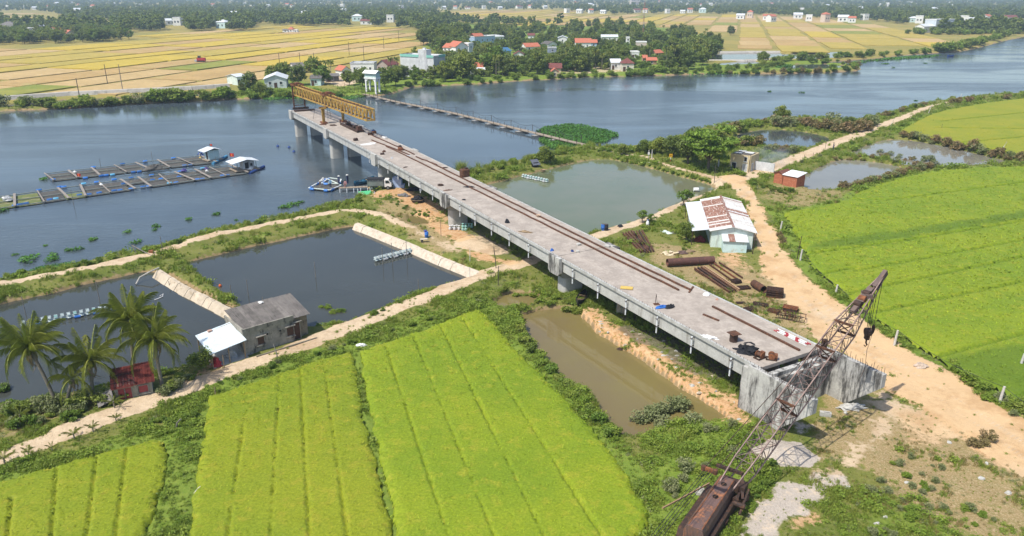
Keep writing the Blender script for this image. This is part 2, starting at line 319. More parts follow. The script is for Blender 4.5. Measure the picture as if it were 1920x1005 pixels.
def terr(X, Y):
    X = np.asarray(X, float); Y = np.asarray(Y, float)
    D = np.hypot(X, Y)
    h = 1.0+.10*wob(X, Y, 9, 0)+.06*wob(X, Y, 2.7, 1)+.12*wob(X, Y, 30, 2)
    m = {k: np.zeros(X.shape) for k in ('sand', 'orange', 'dry', 'gravel', 'mud', 'lush', 'far', 'dark')}
    wet = np.full(X.shape, -99.)
    fd = sdist(X, Y, FARLAND, 60.); m['far'] = sstep(fd, -5, 20)
    vd = sdist(X, Y, VILLAGE, 40); m['far'] = m['far']*(1-sstep(vd, -4, 6)); m['lush'] = np.maximum(m['lush'], .8*sstep(vd, -4, 6))
    for k, (P, W) in PATHW.items():
        d = ldist(X, Y, P, W)+.22*wob(X, Y, 3, 1)+.2*wob(X, Y, 11, 2)+(.35*wob(X, Y, 6, 0) if k == 'r3' else 0); key = 'sand'
        h = h+.12*sstep(-d, -1.2, .2); m[key] = np.maximum(m[key], sstep(-d, -.55, .45))
        cd = ldist(X, Y, P, W*0, 9)
        rut = np.exp(-((cd-.8)/.22)**2); crown = np.exp(-(cd/.32)**2)*sstep(wob(X, Y, 5, 3), -.2, .8)
        if k == 'r3': m['orange'] = np.maximum(m['orange'], .85*sstep(-d, -1.5, .3)*(1-.5*rut)*(.75+.25*wob(X, Y, 14, 1)))
        if k in ('r1', 'r2'): m['sand'] = m['sand']*(1-.34*crown*(cd < 1.2))
    d = ldist(X, Y, *DIKEW)+.4*wob(X, Y, 2.2, 2)+.3*wob(X, Y, 8, 1); h = h+(.55+.14*wob(X, Y, 1.4, 3))*sstep(-d, -1.6, .3); m['sand'] = np.maximum(m['sand'], .92*sstep(-d, -.5, .4))
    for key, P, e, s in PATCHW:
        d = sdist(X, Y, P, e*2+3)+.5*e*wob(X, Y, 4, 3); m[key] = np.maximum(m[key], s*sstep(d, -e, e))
    gd = sdist(X, Y, [q for q in PATCHW if q[0] == 'gravel'][1][1], 5); h = h+.55*sstep(gd, -.3, 1.7)             # the gravel heap
    rd = sdist(X, Y, RIVER, 14)+.5*wob(X, Y, 5, 1)*sstep(500-Y, 0, 100)
    h = h-2.6*sstep(rd, -1.6, 2.6); wet = np.maximum(wet, rd)
    m['mud'] = np.maximum(m['mud'], sstep(rd, -1.6, -.2)*.75)
    for k, P in PONDW.items():
        bw = PONDS[k][2]; d = sdist(X, Y, P, 6)+.22*wob(X, Y, 4, 2)
        h = h-2.0*sstep(d, -bw*1.3, bw); wet = np.maximum(wet, d); m['mud'] = np.maximum(m['mud'], sstep(d, -bw*1.5, -.1)*.85)
    rice = np.full(X.shape, -99.)
    for P in RICEW: rice = np.maximum(rice, sdist(X, Y, P, 4))
    rk = sstep(rice, -.2, .4); h = h*(1-rk)+.84*rk; m['dark'] = np.maximum(m['dark'], .62*sstep(rice, .0, .3)); m['lush'] = np.maximum(m['lush'], .9*sstep(rice, -3., -.5))
    return h, m, wet, rice
_rows = np.geomspace(22, 9500, 960); _cols = np.linspace(-1.18, 1.18, 330)
GY, GU = np.meshgrid(_rows, _cols, indexing='ij'); GX = GU*GY
gh, gm, gwet, grice = terr(GX.ravel(), GY.ravel())
nr, nc = GX.shape; idx = np.arange(nr*nc).reshape(nr, nc)
FQ = np.stack([idx[:-1, :-1], idx[:-1, 1:], idx[1:, 1:], idx[1:, :-1]], -1).reshape(-1, 4)
_l0, _lk = math.log(_rows[0]), 959/(math.log(_rows[-1])-math.log(_rows[0])); _GH = gh.reshape(nr, nc)
def Hz(x, y):
    """terrain height from the ground mesh itself"""
    i = (math.log(max(y, 22.01))-_l0)*_lk; j = (x/max(y, 22.01)+1.18)/2.36*329; i = min(max(i, 0), nr-2.001); j = min(max(j, 0), nc-2.001); a, b = int(i), int(j); fi, fj = i-a, j-b
    return float((_GH[a, b]*(1-fj)+_GH[a, b+1]*fj)*(1-fi)+(_GH[a+1, b]*(1-fj)+_GH[a+1, b+1]*fj)*fi)
def ground(px, py, dz=0):
    """pixel -> point on the terrain"""
    z = 1.0
    for _ in range(3): p = G(px, py, z); z = .5*z+.5*Hz(p.x, p.y)
    p = G(px, py, z); return Vector((p.x, p.y, Hz(p.x, p.y)+dz))

def ground_mat():
    t = NT('ground_soil_and_grass'); P = t.tc.outputs['Object']
    a1 = t.n.new('ShaderNodeAttribute'); a1.attribute_name = 'm1'; a2 = t.n.new('ShaderNodeAttribute'); a2.attribute_name = 'm2'
    s1 = t.n.new('ShaderNodeSeparateColor'); t.link(a1.outputs['Color'], s1.inputs[0]); s2 = t.n.new('ShaderNodeSeparateColor'); t.link(a2.outputs['Color'], s2.inputs[0])
    n1 = t.noise(.22, 9, .7); n2 = t.noise(1.6, 8, .7); n3 = t.noise(7., 6, .7)
    def fac(m, k=.55, n=n2, a=.40, b=.60): return t.ramp(t.math('ADD', m, t.math('MULTIPLY', t.math('SUBTRACT', n, .5), t.math('MULTIPLY', t.math('MULTIPLY', m, 4.), k))), a, b)
    g = t.mix(t.ramp(n1, .35, .65), (.14, .17, .034), (.21, .205, .055)); g = t.mix(t.ramp(n2, .5, .72), g, (.24, .205, .10)); g = t.mix(t.ramp(n3, .3, .7), g, t.mix(1., g, (.62, .66, .6), 'MULTIPLY'))
    lush = t.mix(t.ramp(n2, .35, .65), (.125, .19, .026), (.18, .23, .038)); g = t.mix(fac(s2.outputs[1], .3), g, lush)
    far = t.mix(t.ramp(t.noise(.02, 5, .6), .35, .65), (.30, .24, .07), (.22, .20, .055)); g = t.mix(s2.outputs[2], g, far)
    dry = t.mix(t.ramp(n2, .3, .7), (.32, .22, .115), (.21, .18, .07)); dry = t.mix(t.ramp(n3, .45, .7), dry, (.45, .34, .205)); g = t.mix(fac(s1.outputs[2]), g, dry)
    ora = t.mix(t.ramp(n2, .35, .68), (.46, .25, .115), (.54, .375, .22)); ora = t.mix(t.ramp(n3, .4, .75), ora, t.mix(1., ora, (.72, .72, .7), 'MULTIPLY')); g = t.mix(fac(s1.outputs[1], .75), g, ora)
    snd = t.mix(t.ramp(n2, .35, .65), (.58, .455, .315), (.49, .375, .25)); snd = t.mix(t.ramp(n3, .45, .75), snd, t.mix(1., snd, (.8, .78, .76), 'MULTIPLY'))
    snd = t.mix(t.math('MULTIPLY', t.ramp(s1.outputs[1], .25, .6), .75), snd, (.58, .385, .20)); snd = t.mix(t.ramp(n1, .48, .66), snd, t.mix(1., snd, (.80, .74, .68), 'MULTIPLY')); g = t.mix(fac(s1.outputs[0], .55), g, snd)
    mud = t.mix(t.ramp(n2, .35, .65), (.22, .155, .08), (.30, .22, .12)); g = t.mix(fac(s2.outputs[0], .5), g, mud)
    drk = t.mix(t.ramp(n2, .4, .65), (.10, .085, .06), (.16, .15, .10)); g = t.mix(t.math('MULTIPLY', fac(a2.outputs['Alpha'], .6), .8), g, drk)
    grv = t.mix(t.ramp(n3, .3, .7), (.48, .42, .36), (.34, .295, .25)); grv = t.mix(t.ramp(n2, .5, .7), grv, (.56, .45, .33)); g = t.mix(fac(a1.outputs['Alpha'], .4), g, grv)
    t.bump(t.math('ADD', n3, t.math('MULTIPLY', n2, 1.4)), .7, .12)
    return t.done(g, .95, 0, .15)
MAT_GROUND = ground_mat()
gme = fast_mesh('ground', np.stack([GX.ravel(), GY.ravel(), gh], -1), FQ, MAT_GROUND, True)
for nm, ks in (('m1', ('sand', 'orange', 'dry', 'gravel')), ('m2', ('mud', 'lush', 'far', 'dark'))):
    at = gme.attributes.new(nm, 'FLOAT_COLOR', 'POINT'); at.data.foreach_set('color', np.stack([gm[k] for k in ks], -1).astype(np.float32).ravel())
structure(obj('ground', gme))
# ----------------------------------------------------------------- water
W_RIVER = water('river_water', (.062, .082, .098), .10, .55, .55, .10, streak=.16)
W_DARK = water('dark_pond_water', (.046, .050, .044), .04, .12, .8, .03)
W_GREEN = water('green_pond_water', (.14, .145, .088), .05, .14, .8, .03, mott=(.11, .13, .07))
W_MUDDY = water('muddy_pool_water', (.165, .135, .050), .03, .05, .8, .02, mott=(.15, .115, .055))
W_GREY = water('grey_pond_water', (.21, .195, .155), .05, .15, .8, .03)
W_FAR = water('far_pond_water', (.06, .07, .07), .06, .2, .6, .04)
structure(obj('river_water', fast_mesh('river_water', [(-7000, 5, 0), (7000, 5, 0), (7000, 7000, 0), (-7000, 7000, 0)], [(0, 1, 2, 3)], W_RIVER)))
def offset_poly(P, d):
    n = len(P); A = .5*sum(P[i][0]*P[(i+1) % n][1]-P[(i+1) % n][0]*P[i][1] for i in range(n)); s = 1 if A > 0 else -1; out = []
    for i in range(n):
        a, b, c = P[i-1], P[i], P[(i+1) % n]; e1 = (b-a)/(np.linalg.norm(b-a)+1e-9); e2 = (c-b)/(np.linalg.norm(c-b)+1e-9)
        nn = s*np.array([e1[1]+e2[1], -e1[0]-e2[0]]); L = np.linalg.norm(nn); out.append(b+nn/(L+1e-9)*d)
    return np.array(out)
for k, P in PONDW.items():
    w = {'a': W_DARK, 'b': W_DARK, 'c': W_GREEN, 'd': W_MUDDY, 'e': W_MUDDY, 'f': W_GREY, 'g': W_GREY, 'o': W_MUDDY}.get(k, W_FAR)
    Q = offset_poly(P, PONDS[k][2]*.75); mb = MB(); mb.add([(x, y, PONDS[k][1]) for x, y in Q], [tuple(range(len(Q)))])
    me = mb.mesh('pond_water', w); bm = bmesh.new(); bm.from_mesh(me); bmesh.ops.triangulate(bm, faces=bm.faces)
    bmesh.ops.recalc_face_normals(bm, faces=bm.faces)
    for f in bm.faces:
        if f.normal.z < 0: f.normal_flip()
    bm.to_mesh(me); bm.free(); structure(obj('pond_water', me))
# ================================================================= rice fields
def rice_mat(name, c1, c2, c3, rv=.30):
    t = NT(name); geo = t.n.new('ShaderNodeNewGeometry'); P = geo.outputs['Position']
    col = t.mix(t.ramp(t.noise(.10, 5, .6, vec=P), .38, .62), c1, c2); col = t.mix(t.ramp(t.noise(.9, 5, .7, vec=P), .5, .7), col, c3)
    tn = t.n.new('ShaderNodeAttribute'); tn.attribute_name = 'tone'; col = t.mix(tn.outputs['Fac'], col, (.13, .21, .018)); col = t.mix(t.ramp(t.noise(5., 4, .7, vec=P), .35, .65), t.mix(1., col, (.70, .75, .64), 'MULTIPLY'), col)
    hs = t.n.new('ShaderNodeHueSaturation'); t.link(t.math('ADD', t.math('MULTIPLY', geo.outputs['Random Per Island'], 2*rv), 1-rv*.8), hs.inputs['Value']); t.link(col, hs.inputs['Color']); col = hs.outputs[0]
    t.done(col, .6, 0, .2); tr = t.n.new('ShaderNodeBsdfTranslucent'); t.link(col, tr.inputs[0]); mx = t.n.new('ShaderNodeMixShader'); mx.inputs[0].default_value = .25
    t.link(t.b.outputs[0], mx.inputs[1]); t.link(tr.outputs[0], mx.inputs[2]); t.link(mx.outputs[0], t.o.inputs[0]); return t.m
RA_, RB_, RC_ = ((.295, .335, .022), (.24, .305, .021), (.365, .35, .034)), ((.285, .355, .022), (.225, .315, .021), (.36, .375, .034)), ((.37, .365, .024), (.30, .34, .021), (.44, .385, .034))
RICE_A = rice_mat('ripening_rice', *RA_, .40); CAN_A, CAN_B, CAN_C = rice_mat('ripening_rice_canopy', *RA_, 0), rice_mat('fresh_rice_canopy', *RB_, 0), rice_mat('yellowing_rice_canopy', *RC_, 0)
RICE_B = rice_mat('fresh_rice', *RB_, .40)
RICE_C = rice_mat('yellowing_rice', *RC_, .40)
def px_lerp(a, b, t): return (a[0]+(b[0]-a[0])*t, a[1]+(b[1]-a[1])*t)
GAPS = [
 [((22, 930), (4, 1080)), ((106, 872), (90, 1080)), ((181, 852), (152, 1080)), ((238, 834), (205, 1080))],
 [((460, 770), (415, 1080)), ((524, 700), (503, 1080)), ((563, 690), (584, 1080)), ((607, 675), (662, 1080))],
 [((722, 642), (868, 1080)), ((775, 626), (960, 1080)), ((825, 605), (1060, 1080)), ((866, 592), (1155, 1040))],
 [((1596, 371), (1665, 373), (1920, 340), (2200, 300)), ((1512, 474), (1700, 448), (1920, 412), (2300, 345)), ((1605, 505), (1920, 447), (2300, 370)), ((1535, 512), (1605, 499)), ((1588, 548), (1790, 506), (1920, 479), (2300, 400)), ((1622, 586), (1920, 525), (2300, 440)), ((1750, 667), (1920, 622), (2300, 530)), ((1900, 742), (2300, 640))],
 [((1765, 226), (1920, 210), (2200, 190)), ((1755, 238), (1920, 240), (2200, 232)), ((1800, 266), (1920, 255), (2200, 250))],
]
STEP = [.14, .14, .14, .30, .6]; CROP = [.46, .46, .48, .46, .46]; MATS = [RICE_A, RICE_A, RICE_B, RICE_B, RICE_C]
LAB = ['ripe green rice in the small paddy at the lower left corner', 'green rice in the paddy left of the dark footpath strip', 'green rice in the big paddy between the footpath strip and the muddy pool',
       'bright green rice in the large paddy right of the sandy road', 'yellow green rice in the paddy beside the river at the far right']
for fi, P in enumerate(RICEW):
    x0, y0 = P.min(0); x1, y1 = P.max(0); st = STEP[fi]
    y0 = max(y0, 30); X, Y = np.meshgrid(np.arange(x0-st, x1+st, st), np.arange(y0-st, y1+st, st), indexing='ij'); shp = X.shape
    def crop(X, Y):
        d = sdist(X, Y, P, 3)+.16*wob(X, Y, 1.3, 1)+.15*wob(X, Y, 5, 2); g = np.full(X.shape, 9.)
        for gl in GAPS[fi]:
            gw = gp(list(gl), 1.5); D0 = np.hypot(*gw.mean(0)); hw = (.012+.035*(fi == 0)) if fi < 3 else .085+D0*.0004
            g = np.minimum(g, ldist(X, Y, gw, [hw]*len(gw), 5)+.07*wob(X, Y, .9, 2)+(.07 if fi in (1, 2) else 0)*wob(X, Y, 7, 3))
        return d, g
    d, g = crop(X.ravel(), Y.ravel())
    hh = CROP[fi]*(.65*sstep(d, -.03, .16)+.35*sstep(d+.2*wob(X.ravel(), Y.ravel(), .8, 2), .1, .7))*((.3 if fi < 3 else .0)+(.7 if fi < 3 else 1.)*sstep(g, 0, .09 if fi < 3 else .2))
    z = .93+hh+(hh > .2)*(RNG.uniform(-.018, .018, hh.shape)+.02*wob(X.ravel(), Y.ravel(), 3, 1)); ok = (d > -.05).reshape(shp)
    gok = (g > -9).reshape(shp); ok &= gok; cell = ok[:-1, :-1] & ok[1:, :-1] & ok[1:, 1:] & ok[:-1, 1:]; ii = np.arange(X.size).reshape(shp)
    F = np.stack([ii[:-1, :-1], ii[1:, :-1], ii[1:, 1:], ii[:-1, 1:]], -1)[cell]
    used = np.unique(F); rm = np.full(X.size, -1); rm[used] = np.arange(len(used)); V = np.stack([X.ravel(), Y.ravel(), z], -1)[used]; F = rm[F]
    # blades: thin leaning triangles over the canopy
    area = len(F)*st*st; Dm = np.hypot(*P.mean(0)) if fi < 3 else 0
    dens = [9., 9., 9., 4.0, 1.0][fi]; N = int(area*dens); pick = RNG.integers(0, len(F), N); c = V[F[pick, 0]].copy(); c[:, :2] += RNG.uniform(0, st, (N, 2))
    D0 = np.hypot(c[:, 0], c[:, 1])
    if fi >= 3:
        keep = RNG.uniform(size=N) < np.clip((110/D0)**1.6, .05, 1); c = c[keep]; D0 = D0[keep]
    dd, gg = crop(c[:, 0], c[:, 1]); k = (dd > .12) & (gg > (.05 if fi < 3 else .12)) & (D0 < 260); c = c[k]; D0 = D0[k]; sc = np.clip(D0/62, .8, 1.9)[:, None]
    n = len(c); BV = []; 
    for b in range(3):
        a = RNG.uniform(0, 6.283, n); ln = RNG.uniform(.12, .32, n)[:, None]*sc; up = RNG.uniform(.05, .17, n)[:, None]*np.sqrt(sc); w = RNG.uniform(.028, .055, n)[:, None]*sc
        dr = np.stack([np.cos(a), np.sin(a), 0*a], -1); sd = np.stack([-np.sin(a), np.cos(a), 0*a], -1); base = c+RNG.uniform(-.09, .09, (n, 3))*sc*[1, 1, .2]-[0, 0, .04]
        tip = base+dr*ln+np.array([0, 0, 1.])*up
        BV.append(np.stack([base-sd*w, base+sd*w, tip], 1).reshape(-1, 3))
    BV = np.concatenate(BV); BF = np.arange(len(BV)).reshape(-1, 3)
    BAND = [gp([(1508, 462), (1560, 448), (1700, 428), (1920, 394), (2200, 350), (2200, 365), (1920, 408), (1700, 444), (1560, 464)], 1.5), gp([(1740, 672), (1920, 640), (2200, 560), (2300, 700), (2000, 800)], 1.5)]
    def tone(V): return sum(.75*sstep(sdist(V[:, 0], V[:, 1], B, 4)+.6*wob(V[:, 0], V[:, 1], 4, 1), -.6, .8) for B in BAND) +.85*(1-sstep(crop(V[:, 0], V[:, 1])[1], .02, .22)) if fi == 3 else .8*(1-sstep(crop(V[:, 0], V[:, 1])[1], .05, .5)) if fi == 4 else np.zeros(len(V))  # bands: greener rice variety; gap term paints the shade between strips into the colour
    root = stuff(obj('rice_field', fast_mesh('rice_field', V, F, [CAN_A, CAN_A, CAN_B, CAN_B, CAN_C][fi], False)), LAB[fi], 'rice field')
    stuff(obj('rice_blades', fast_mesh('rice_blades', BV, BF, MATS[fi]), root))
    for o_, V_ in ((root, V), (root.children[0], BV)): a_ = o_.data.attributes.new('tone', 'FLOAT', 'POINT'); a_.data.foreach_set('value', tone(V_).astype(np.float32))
# ----------------------------------------------------------------- far patchwork of plots
PLOT_M = [surf('golden_rice', (.48, .355, .06), (.44, .335, .065), .05, .9, bump=0, spec=.1), surf('olive_rice', (.36, .29, .07), (.42, .32, .08), .05, .9, bump=0, spec=.1),
          surf('straw_stubble', (.44, .30, .13), (.38, .26, .11), .05, .95, bump=0, spec=.1, c3=(.36, .30, .12)), surf('pale_stubble', (.48, .345, .165), (.43, .31, .145), .05, .95, bump=0, spec=.1), surf('green_plot', (.20, .23, .05), (.27, .26, .06), .05, .9, bump=0, spec=.1)]
_u = (G(370, 136)-G(225, 157)); _u.normalize(); PU = np.array(_u[:2]); PV = np.array([-PU[1], PU[0]])
REG = [[(-400, 240), (0, 188), (130, 180), (280, 172), (430, 160), (520, 150), (600, 146), (640, 128), (745, 122), (800, 108), (845, 95), (800, 80), (765, 56), (700, 50), (640, 50), (480, 47), (480, 58), (250, 60), (250, 78), (100, 87), (0, 88), (-400, 110)],
       [(800, 30), (850, 21), (1050, 19), (1100, 28), (1440, 29), (1660, 42), (1735, 52), (1740, 60), (1830, 73), (1765, 95), (1340, 96), (1345, 60), (1290, 50), (1050, 47), (900, 44)],
       [(-300, 30), (-100, 24), (60, 21), (120, 30), (115, 38), (230, 44), (240, 54), (60, 50), (0, 44), (-300, 60)], [(1790, 44), (1850, 40), (2100, 36), (2300, 44), (1920, 56)]]
REGW = [gp(r) for r in REG]
def in_reg(x, y, marg=2):
    return any(float(sdist(np.array([x]), np.array([y]), r, 50)[0]) > marg for r in REGW)
rr = random.Random(3); v = -1900.; nplot = 0
while v < 2600:
    wv = rr.uniform(20, 38)*max(1, (abs(v)+330)/520); u = -2600+rr.uniform(0, 60)
    while u < 2600:
        c = PU*(u)+PV*(v+260); D = math.hypot(*c); lu = rr.uniform(30, 80)*max(1., D/500)
        c = PU*(u+lu/2)+PV*(v+260+wv/2)
        if c[1] > 200 and abs(c[0]) < .8*c[1]+40 and in_reg(*c, min(wv, lu)*.3):
            g_ = .3+.0005*D; w_ = float(wob(c[0], c[1], 210, 3)+.5*wob(c[0], c[1], 90, 1)); m = rr.choices([0, 1, 2, 3, 4], [7, 3, .8, .6, .3] if w_ > (.0 if D < 420 else .25)+(.35 if c[0] > 80 else 0) else [.8, 2.2, 4, 3.2, .3])[0]; hgt = {0: .25, 1: .22, 2: .06, 3: .04, 4: .2}[m]
            q = [PU*(u+g_+rr.uniform(0, 2.2))+PV*(v+260+g_+rr.uniform(0, 2.2)), PU*(u+lu-g_-rr.uniform(0, 2.2))+PV*(v+260+g_+rr.uniform(0, 2.2)), PU*(u+lu-g_)+PV*(v+260+wv-g_-rr.uniform(0, 2.2)), PU*(u+g_)+PV*(v+260+wv-g_-rr.uniform(0, 2.2))]
            mb = MB(); mb.prism([tuple(p) for p in q], 1.0, 1.28+hgt); structure(mb.build('field_plot', PLOT_M[m])); nplot += 1
        u += lu
    v += wv
# ================================================================= bridge
CONC = surf('deck_concrete', (.42, .365, .315), (.335, .29, .25), .35, .9, bump=.3, c3=(.29, .25, .215), thr=(.46, .66), s3=.7)
CONC_G = surf('girder_concrete', (.47, .47, .45), (.39, .39, .37), .5, .85, bump=.2, c3=(.22, .21, .19), thr=(.50, .70), s3=.9, stretch=(1, 1, .15))
CONC_A = surf('stained_concrete', (.50, .49, .46), (.38, .37, .35), .5, .9, bump=.35, c3=(.075, .072, .068), thr=(.43, .60), s3=1.1, stretch=(1, 1, .22))
CONC_P = surf('pier_concrete', (.46, .45, .42), (.40, .39, .36), .6, .9, bump=.25, c3=(.30, .25, .18), thr=(.55, .75), s3=.5)
PIPE_W = surf('pvc_pipe', (.70, .73, .76), (.62, .65, .68), 2, .5, bump=0)
RUST = surf('rusty_steel', (.13, .060, .035), (.085, .045, .03), 2.2, .8, .2, .4, c3=(.22, .10, .05), s3=3.)
RUST_D = surf('dark_rusty_steel', (.075, .045, .035), (.05, .035, .03), 2.5, .75, .3, .3, c3=(.14, .07, .04), s3=4.)
RUST_O = surf('orange_rust', (.27, .105, .045), (.16, .065, .035), 2.5, .85, .1, .4, c3=(.07, .04, .03), s3=5.)
A0 = G(1424, 693, 5.3); _a = R(150.6); BD = Vector((math.sin(_a), math.cos(_a), 0)); BN = Vector((-BD.y, BD.x, 0))
BW = 8.3; SPAN = 32.7; ZS = [5.4, 5.75, 6.3, 6.8, 6.88, 6.88]
BROT = math.atan2(-BD.y, -BD.x)
def zdeck(s):
    if s <= 0: return ZS[0]
    k = min(int(s//SPAN), 4); t = s/SPAN-k; return ZS[k]+(ZS[k+1]-ZS[k])*t
def BP(s, t, dz=0): p = A0-BD*s+BN*t; return Vector((p.x, p.y, zdeck(s)+dz))
br = thing('bridge', 'unfinished grey concrete girder bridge reaching out over the river', 'bridge', (A0.x, A0.y, 0), BROT)
# local frame of the bridge: x = along the deck, -y = across it, z = up
for k in range(5):
    s0, s1 = k*SPAN+.05, (k+1)*SPAN-.05; z0, z1 = zdeck(s0), zdeck(s1)
    prof = [(0, -.22), (0, 0), (.25, .02), (BW-.25, .02), (BW, 0), (BW, -.22), (BW-.9, -.32), (.9, -.32)]
    mb = MB(); P = [(s0, -t, z0+dz) for t, dz in prof]+[(s1, -t, z1+dz) for t, dz in prof]; n = len(prof)
    mb.add(P, [tuple(range(n)), tuple(range(2*n-1, n-1, -1))]+[(i, n+i, n+(i+1) % n, (i+1) % n) for i in range(n)]); sl = mb.build('deck_slab', CONC, br)
    mb = MB()
    for t in (.0, BW-.22): mb.add([(s, -(t+a), zdeck(s)+b) for s in (s0, s1) for a, b in ((-.03, -.30), (.22, -.30), (.22, .05), (-.03, .05))], [(0, 1, 2, 3), (7, 6, 5, 4), (0, 4, 5, 1), (1, 5, 6, 2), (2, 6, 7, 3), (3, 7, 4, 0)])
    mb.build('edge_beam', CONC_G, sl)
    mb = MB()
    for i in range(int(SPAN/.42)):
        s = s0+.2+i*.42
        for t in (.06, BW-.06):
            if random.random() < .85: mb.beam((s, -t, zdeck(s)), (s+random.uniform(-.08, .08), -t+random.uniform(-.06, .06), zdeck(s)+random.uniform(.14, .26)), .025)
    stuff(mb.build('rebar_stubs', RUST_D, sl))
    I = [(-.30, 0), (.30, 0), (.30, .22), (.11, .38), (.11, 1.22), (.38, 1.36), (.38, 1.5), (-.38, 1.5), (-.38, 1.36), (-.11, 1.22), (-.11, .38), (-.30, .22)]
    I2 = [(-.42, .06), (-.36, 0), (.36, 0), (.42, .06), (.42, 1.5), (-.42, 1.5)]
    for t in (.62, 2.95, 5.35, BW-.62):
        mb = MB(); pr = I2 if t in (.62, BW-.62) else I; n = len(pr); zz0, zz1 = z0-1.72, z1-1.72
        P = [(s0+.35, -(t+a), zz0+b) for a, b in pr]+[(s1-.35, -(t+a), zz1+b) for a, b in pr]
        mb.add(P, [tuple(range(n)), tuple(range(2*n-1, n-1, -1))]+[(i, n+i, n+(i+1) % n, (i+1) % n) for i in range(n)]); mb.build('girder', CONC_G, br)
for k in range(1, 6):                                            # piers with their caps
    s = k*SPAN; zt = ZS[k]-1.74; sc = s if k < 5 else s-.55
    pier = None; n = 8
    for t0, t1 in ((.55, 3.65), (4.65, 7.75)):
        mb = MB(); pts = []
        for i in range(n+1): a = math.pi*i/n; pts.append((sc+.9*math.cos(a), -(t0+.4)+.4*math.sin(a)))
        for i in range(n+1): a = math.pi+math.pi*i/n; pts.append((sc+.9*math.cos(a), -(t1-.4)+.4*math.sin(a)))
        mb.prism(pts, -1.2, zt-1.0); o = mb.build('pier', CONC_P, br, smooth=True); pier = pier or o
    mb = MB(); cp = [(.0, zt+.02), (.0, zt-.45), (.8, zt-1.05), (BW-.8, zt-1.05), (BW, zt-.45), (BW, zt+.02)]
    mb.prism([(-a, b) for a, b in cp], sc-.85, sc+.85, 'x'); mb.build('pier_cap', CONC_P, pier)
    for t in (-.42, BW-.12):                                     # upstand at both ends of the cap, hiding the girder ends
        mb = MB(); a = .54; e = [(-1.25, .0), (1.25, .0), (1.25, -1.95), (.9, -2.3), (-.9, -2.3), (-1.25, -1.95)]
        mb.prism([(sc+x, ZS[k]+.10+z) for x, z in e], -t-a, -t, 'y'); mb.build('cap_upstand', CONC_A if k < 3 else CONC_P, pier)
    for t in (.62, 2.95, 5.35, BW-.62):
        mb = MB(); mb.box((sc-.45, -t, zt+.01), (.4, .45, .06)); mb.box((sc+.45, -t, zt+.01), (.4, .45, .06)); mb.build('bearing', RUST_D, pier)
s = 3.2
while s < 104:                                                    # white drain pipes along the near side
    if min(abs(s-SPAN*k) for k in range(1, 5)) > 1.5:
        mb = MB(); z = zdeck(s); mb.tube([(s, .12, z-.42), (s, .12, z-2.22)], .075, 8); dp = mb.build('drain_pipe', PIPE_W, br, smooth=True)
        for dz in (-.62, -1.45): mb = MB(); mb.beam((s, .20, z+dz), (s, -.42, z+dz), .05, .04); mb.box((s, .17, z+dz), (.20, .20, .05)); mb.build('bracket', RUST_D, dp)
    s += 5.15
# abutment: stem, back wall, ledge and two tapered wing walls
zt = ZS[0]-1.74; ab = MB(); ab.box((.55, -BW/2, zt/2-.2), (1.9, BW+.2, zt+.4)); ab = ab.build('abutment', CONC_A, br)
mb = MB(); mb.box((-.72, -BW/2, 2.55), (.5, BW-.1, 5.1)); mb.build('back_wall', CONC_A, ab)
mb = MB(); mb.box((-1.12, -BW/2, 4.55), (.30, BW-.2, .35)); mb.build('ledge', CONC_A, ab)
for t in (-.42, BW-.1):
    mb = MB(); w = [(1.55, zt+.0), (1.55, ZS[0]-.30), (.9, ZS[0]-.30), (.9, ZS[0]+.04), (-6.1, ZS[0]+.04), (-6.1, ZS[0]-1.25), (-3.0, 1.1), (-3.0, -.5), (1.55, -.5)]
    mb.prism(w, -t-.5, -t, 'y'); ww = mb.build('wing_wall', CONC_A, br)
    mb = MB()
    for i in range(24): x = -6.0+i*.26; mb.beam((x, -t-.25, ZS[0]), (x+random.uniform(-.1, .1), -t-.25+random.uniform(-.1, .1), ZS[0]+random.uniform(.35, .75 if t > 1 else .35)), .025)
    stuff(mb.build('rebar_stubs', RUST_D, ww))
# ---------------------------------------------------------------- things lying on the deck
def railpiece(s0, t0, s1, t1, label, wobble=.05, n=14, dz=.1):
    mb = MB(); pts = [BP(s0+(s1-s0)*i/n, t0+(t1-t0)*i/n+random.uniform(-wobble, wobble), .02+dz) for i in range(n+1)]
    for a, b in zip(pts, pts[1:]): mb.beam(a, b, .20, .16)
    return tag(mb.build('steel_rail', RUST, None), label, 'rail')
railpiece(17.0, 5.75, 104, 4.6, 'long rusty rail down the deck, the one nearer the white drain pipes', n=34)
railpiece(16.3, 6.85, 86, 6.6, 'long rusty rail running down the deck, the one nearer the pond', n=28)
railpiece(.6, 5.7, 11.9, 5.8, 'single straight rusty rail on the deck near the crane boom', .02)
railpiece(84, 6.9, 92, 6.0, 'short bent piece of rusty rail beside the orange motor block', .12, 6)
railpiece(9.0, 3.9, 10.9, 3.6, 'short rusty steel bar lying alone between tarp and drum', .0, 1, .05)
railpiece(16.0, 6.3, 17.1, 7.9, 'thin rusty bar across the end of the two long rails', .0, 1, .0)
railpiece(94, 5.6, 112, 4.3, 'dark rail section on the deck in front of the yellow gantry legs', .05, 6)
railpiece(94, 6.6, 118, 6.2, 'dark rail on the deck leading under the yellow gantry', .05, 6)
RED = surf('red_paint', (.45, .04, .05), (.38, .04, .05), 3, .6, bump=0); WHITE = surf('white_paint', (.78, .78, .77), (.70, .70, .69), 3, .55, bump=.05); BLUE = surf('blue_plastic', (.03, .12, .42), (.04, .16, .5), 3, .45, bump=.1); BLUE_D = surf('dark_blue_plastic', (.02, .05, .20), (.03, .08, .28), 3, .5, bump=.1)
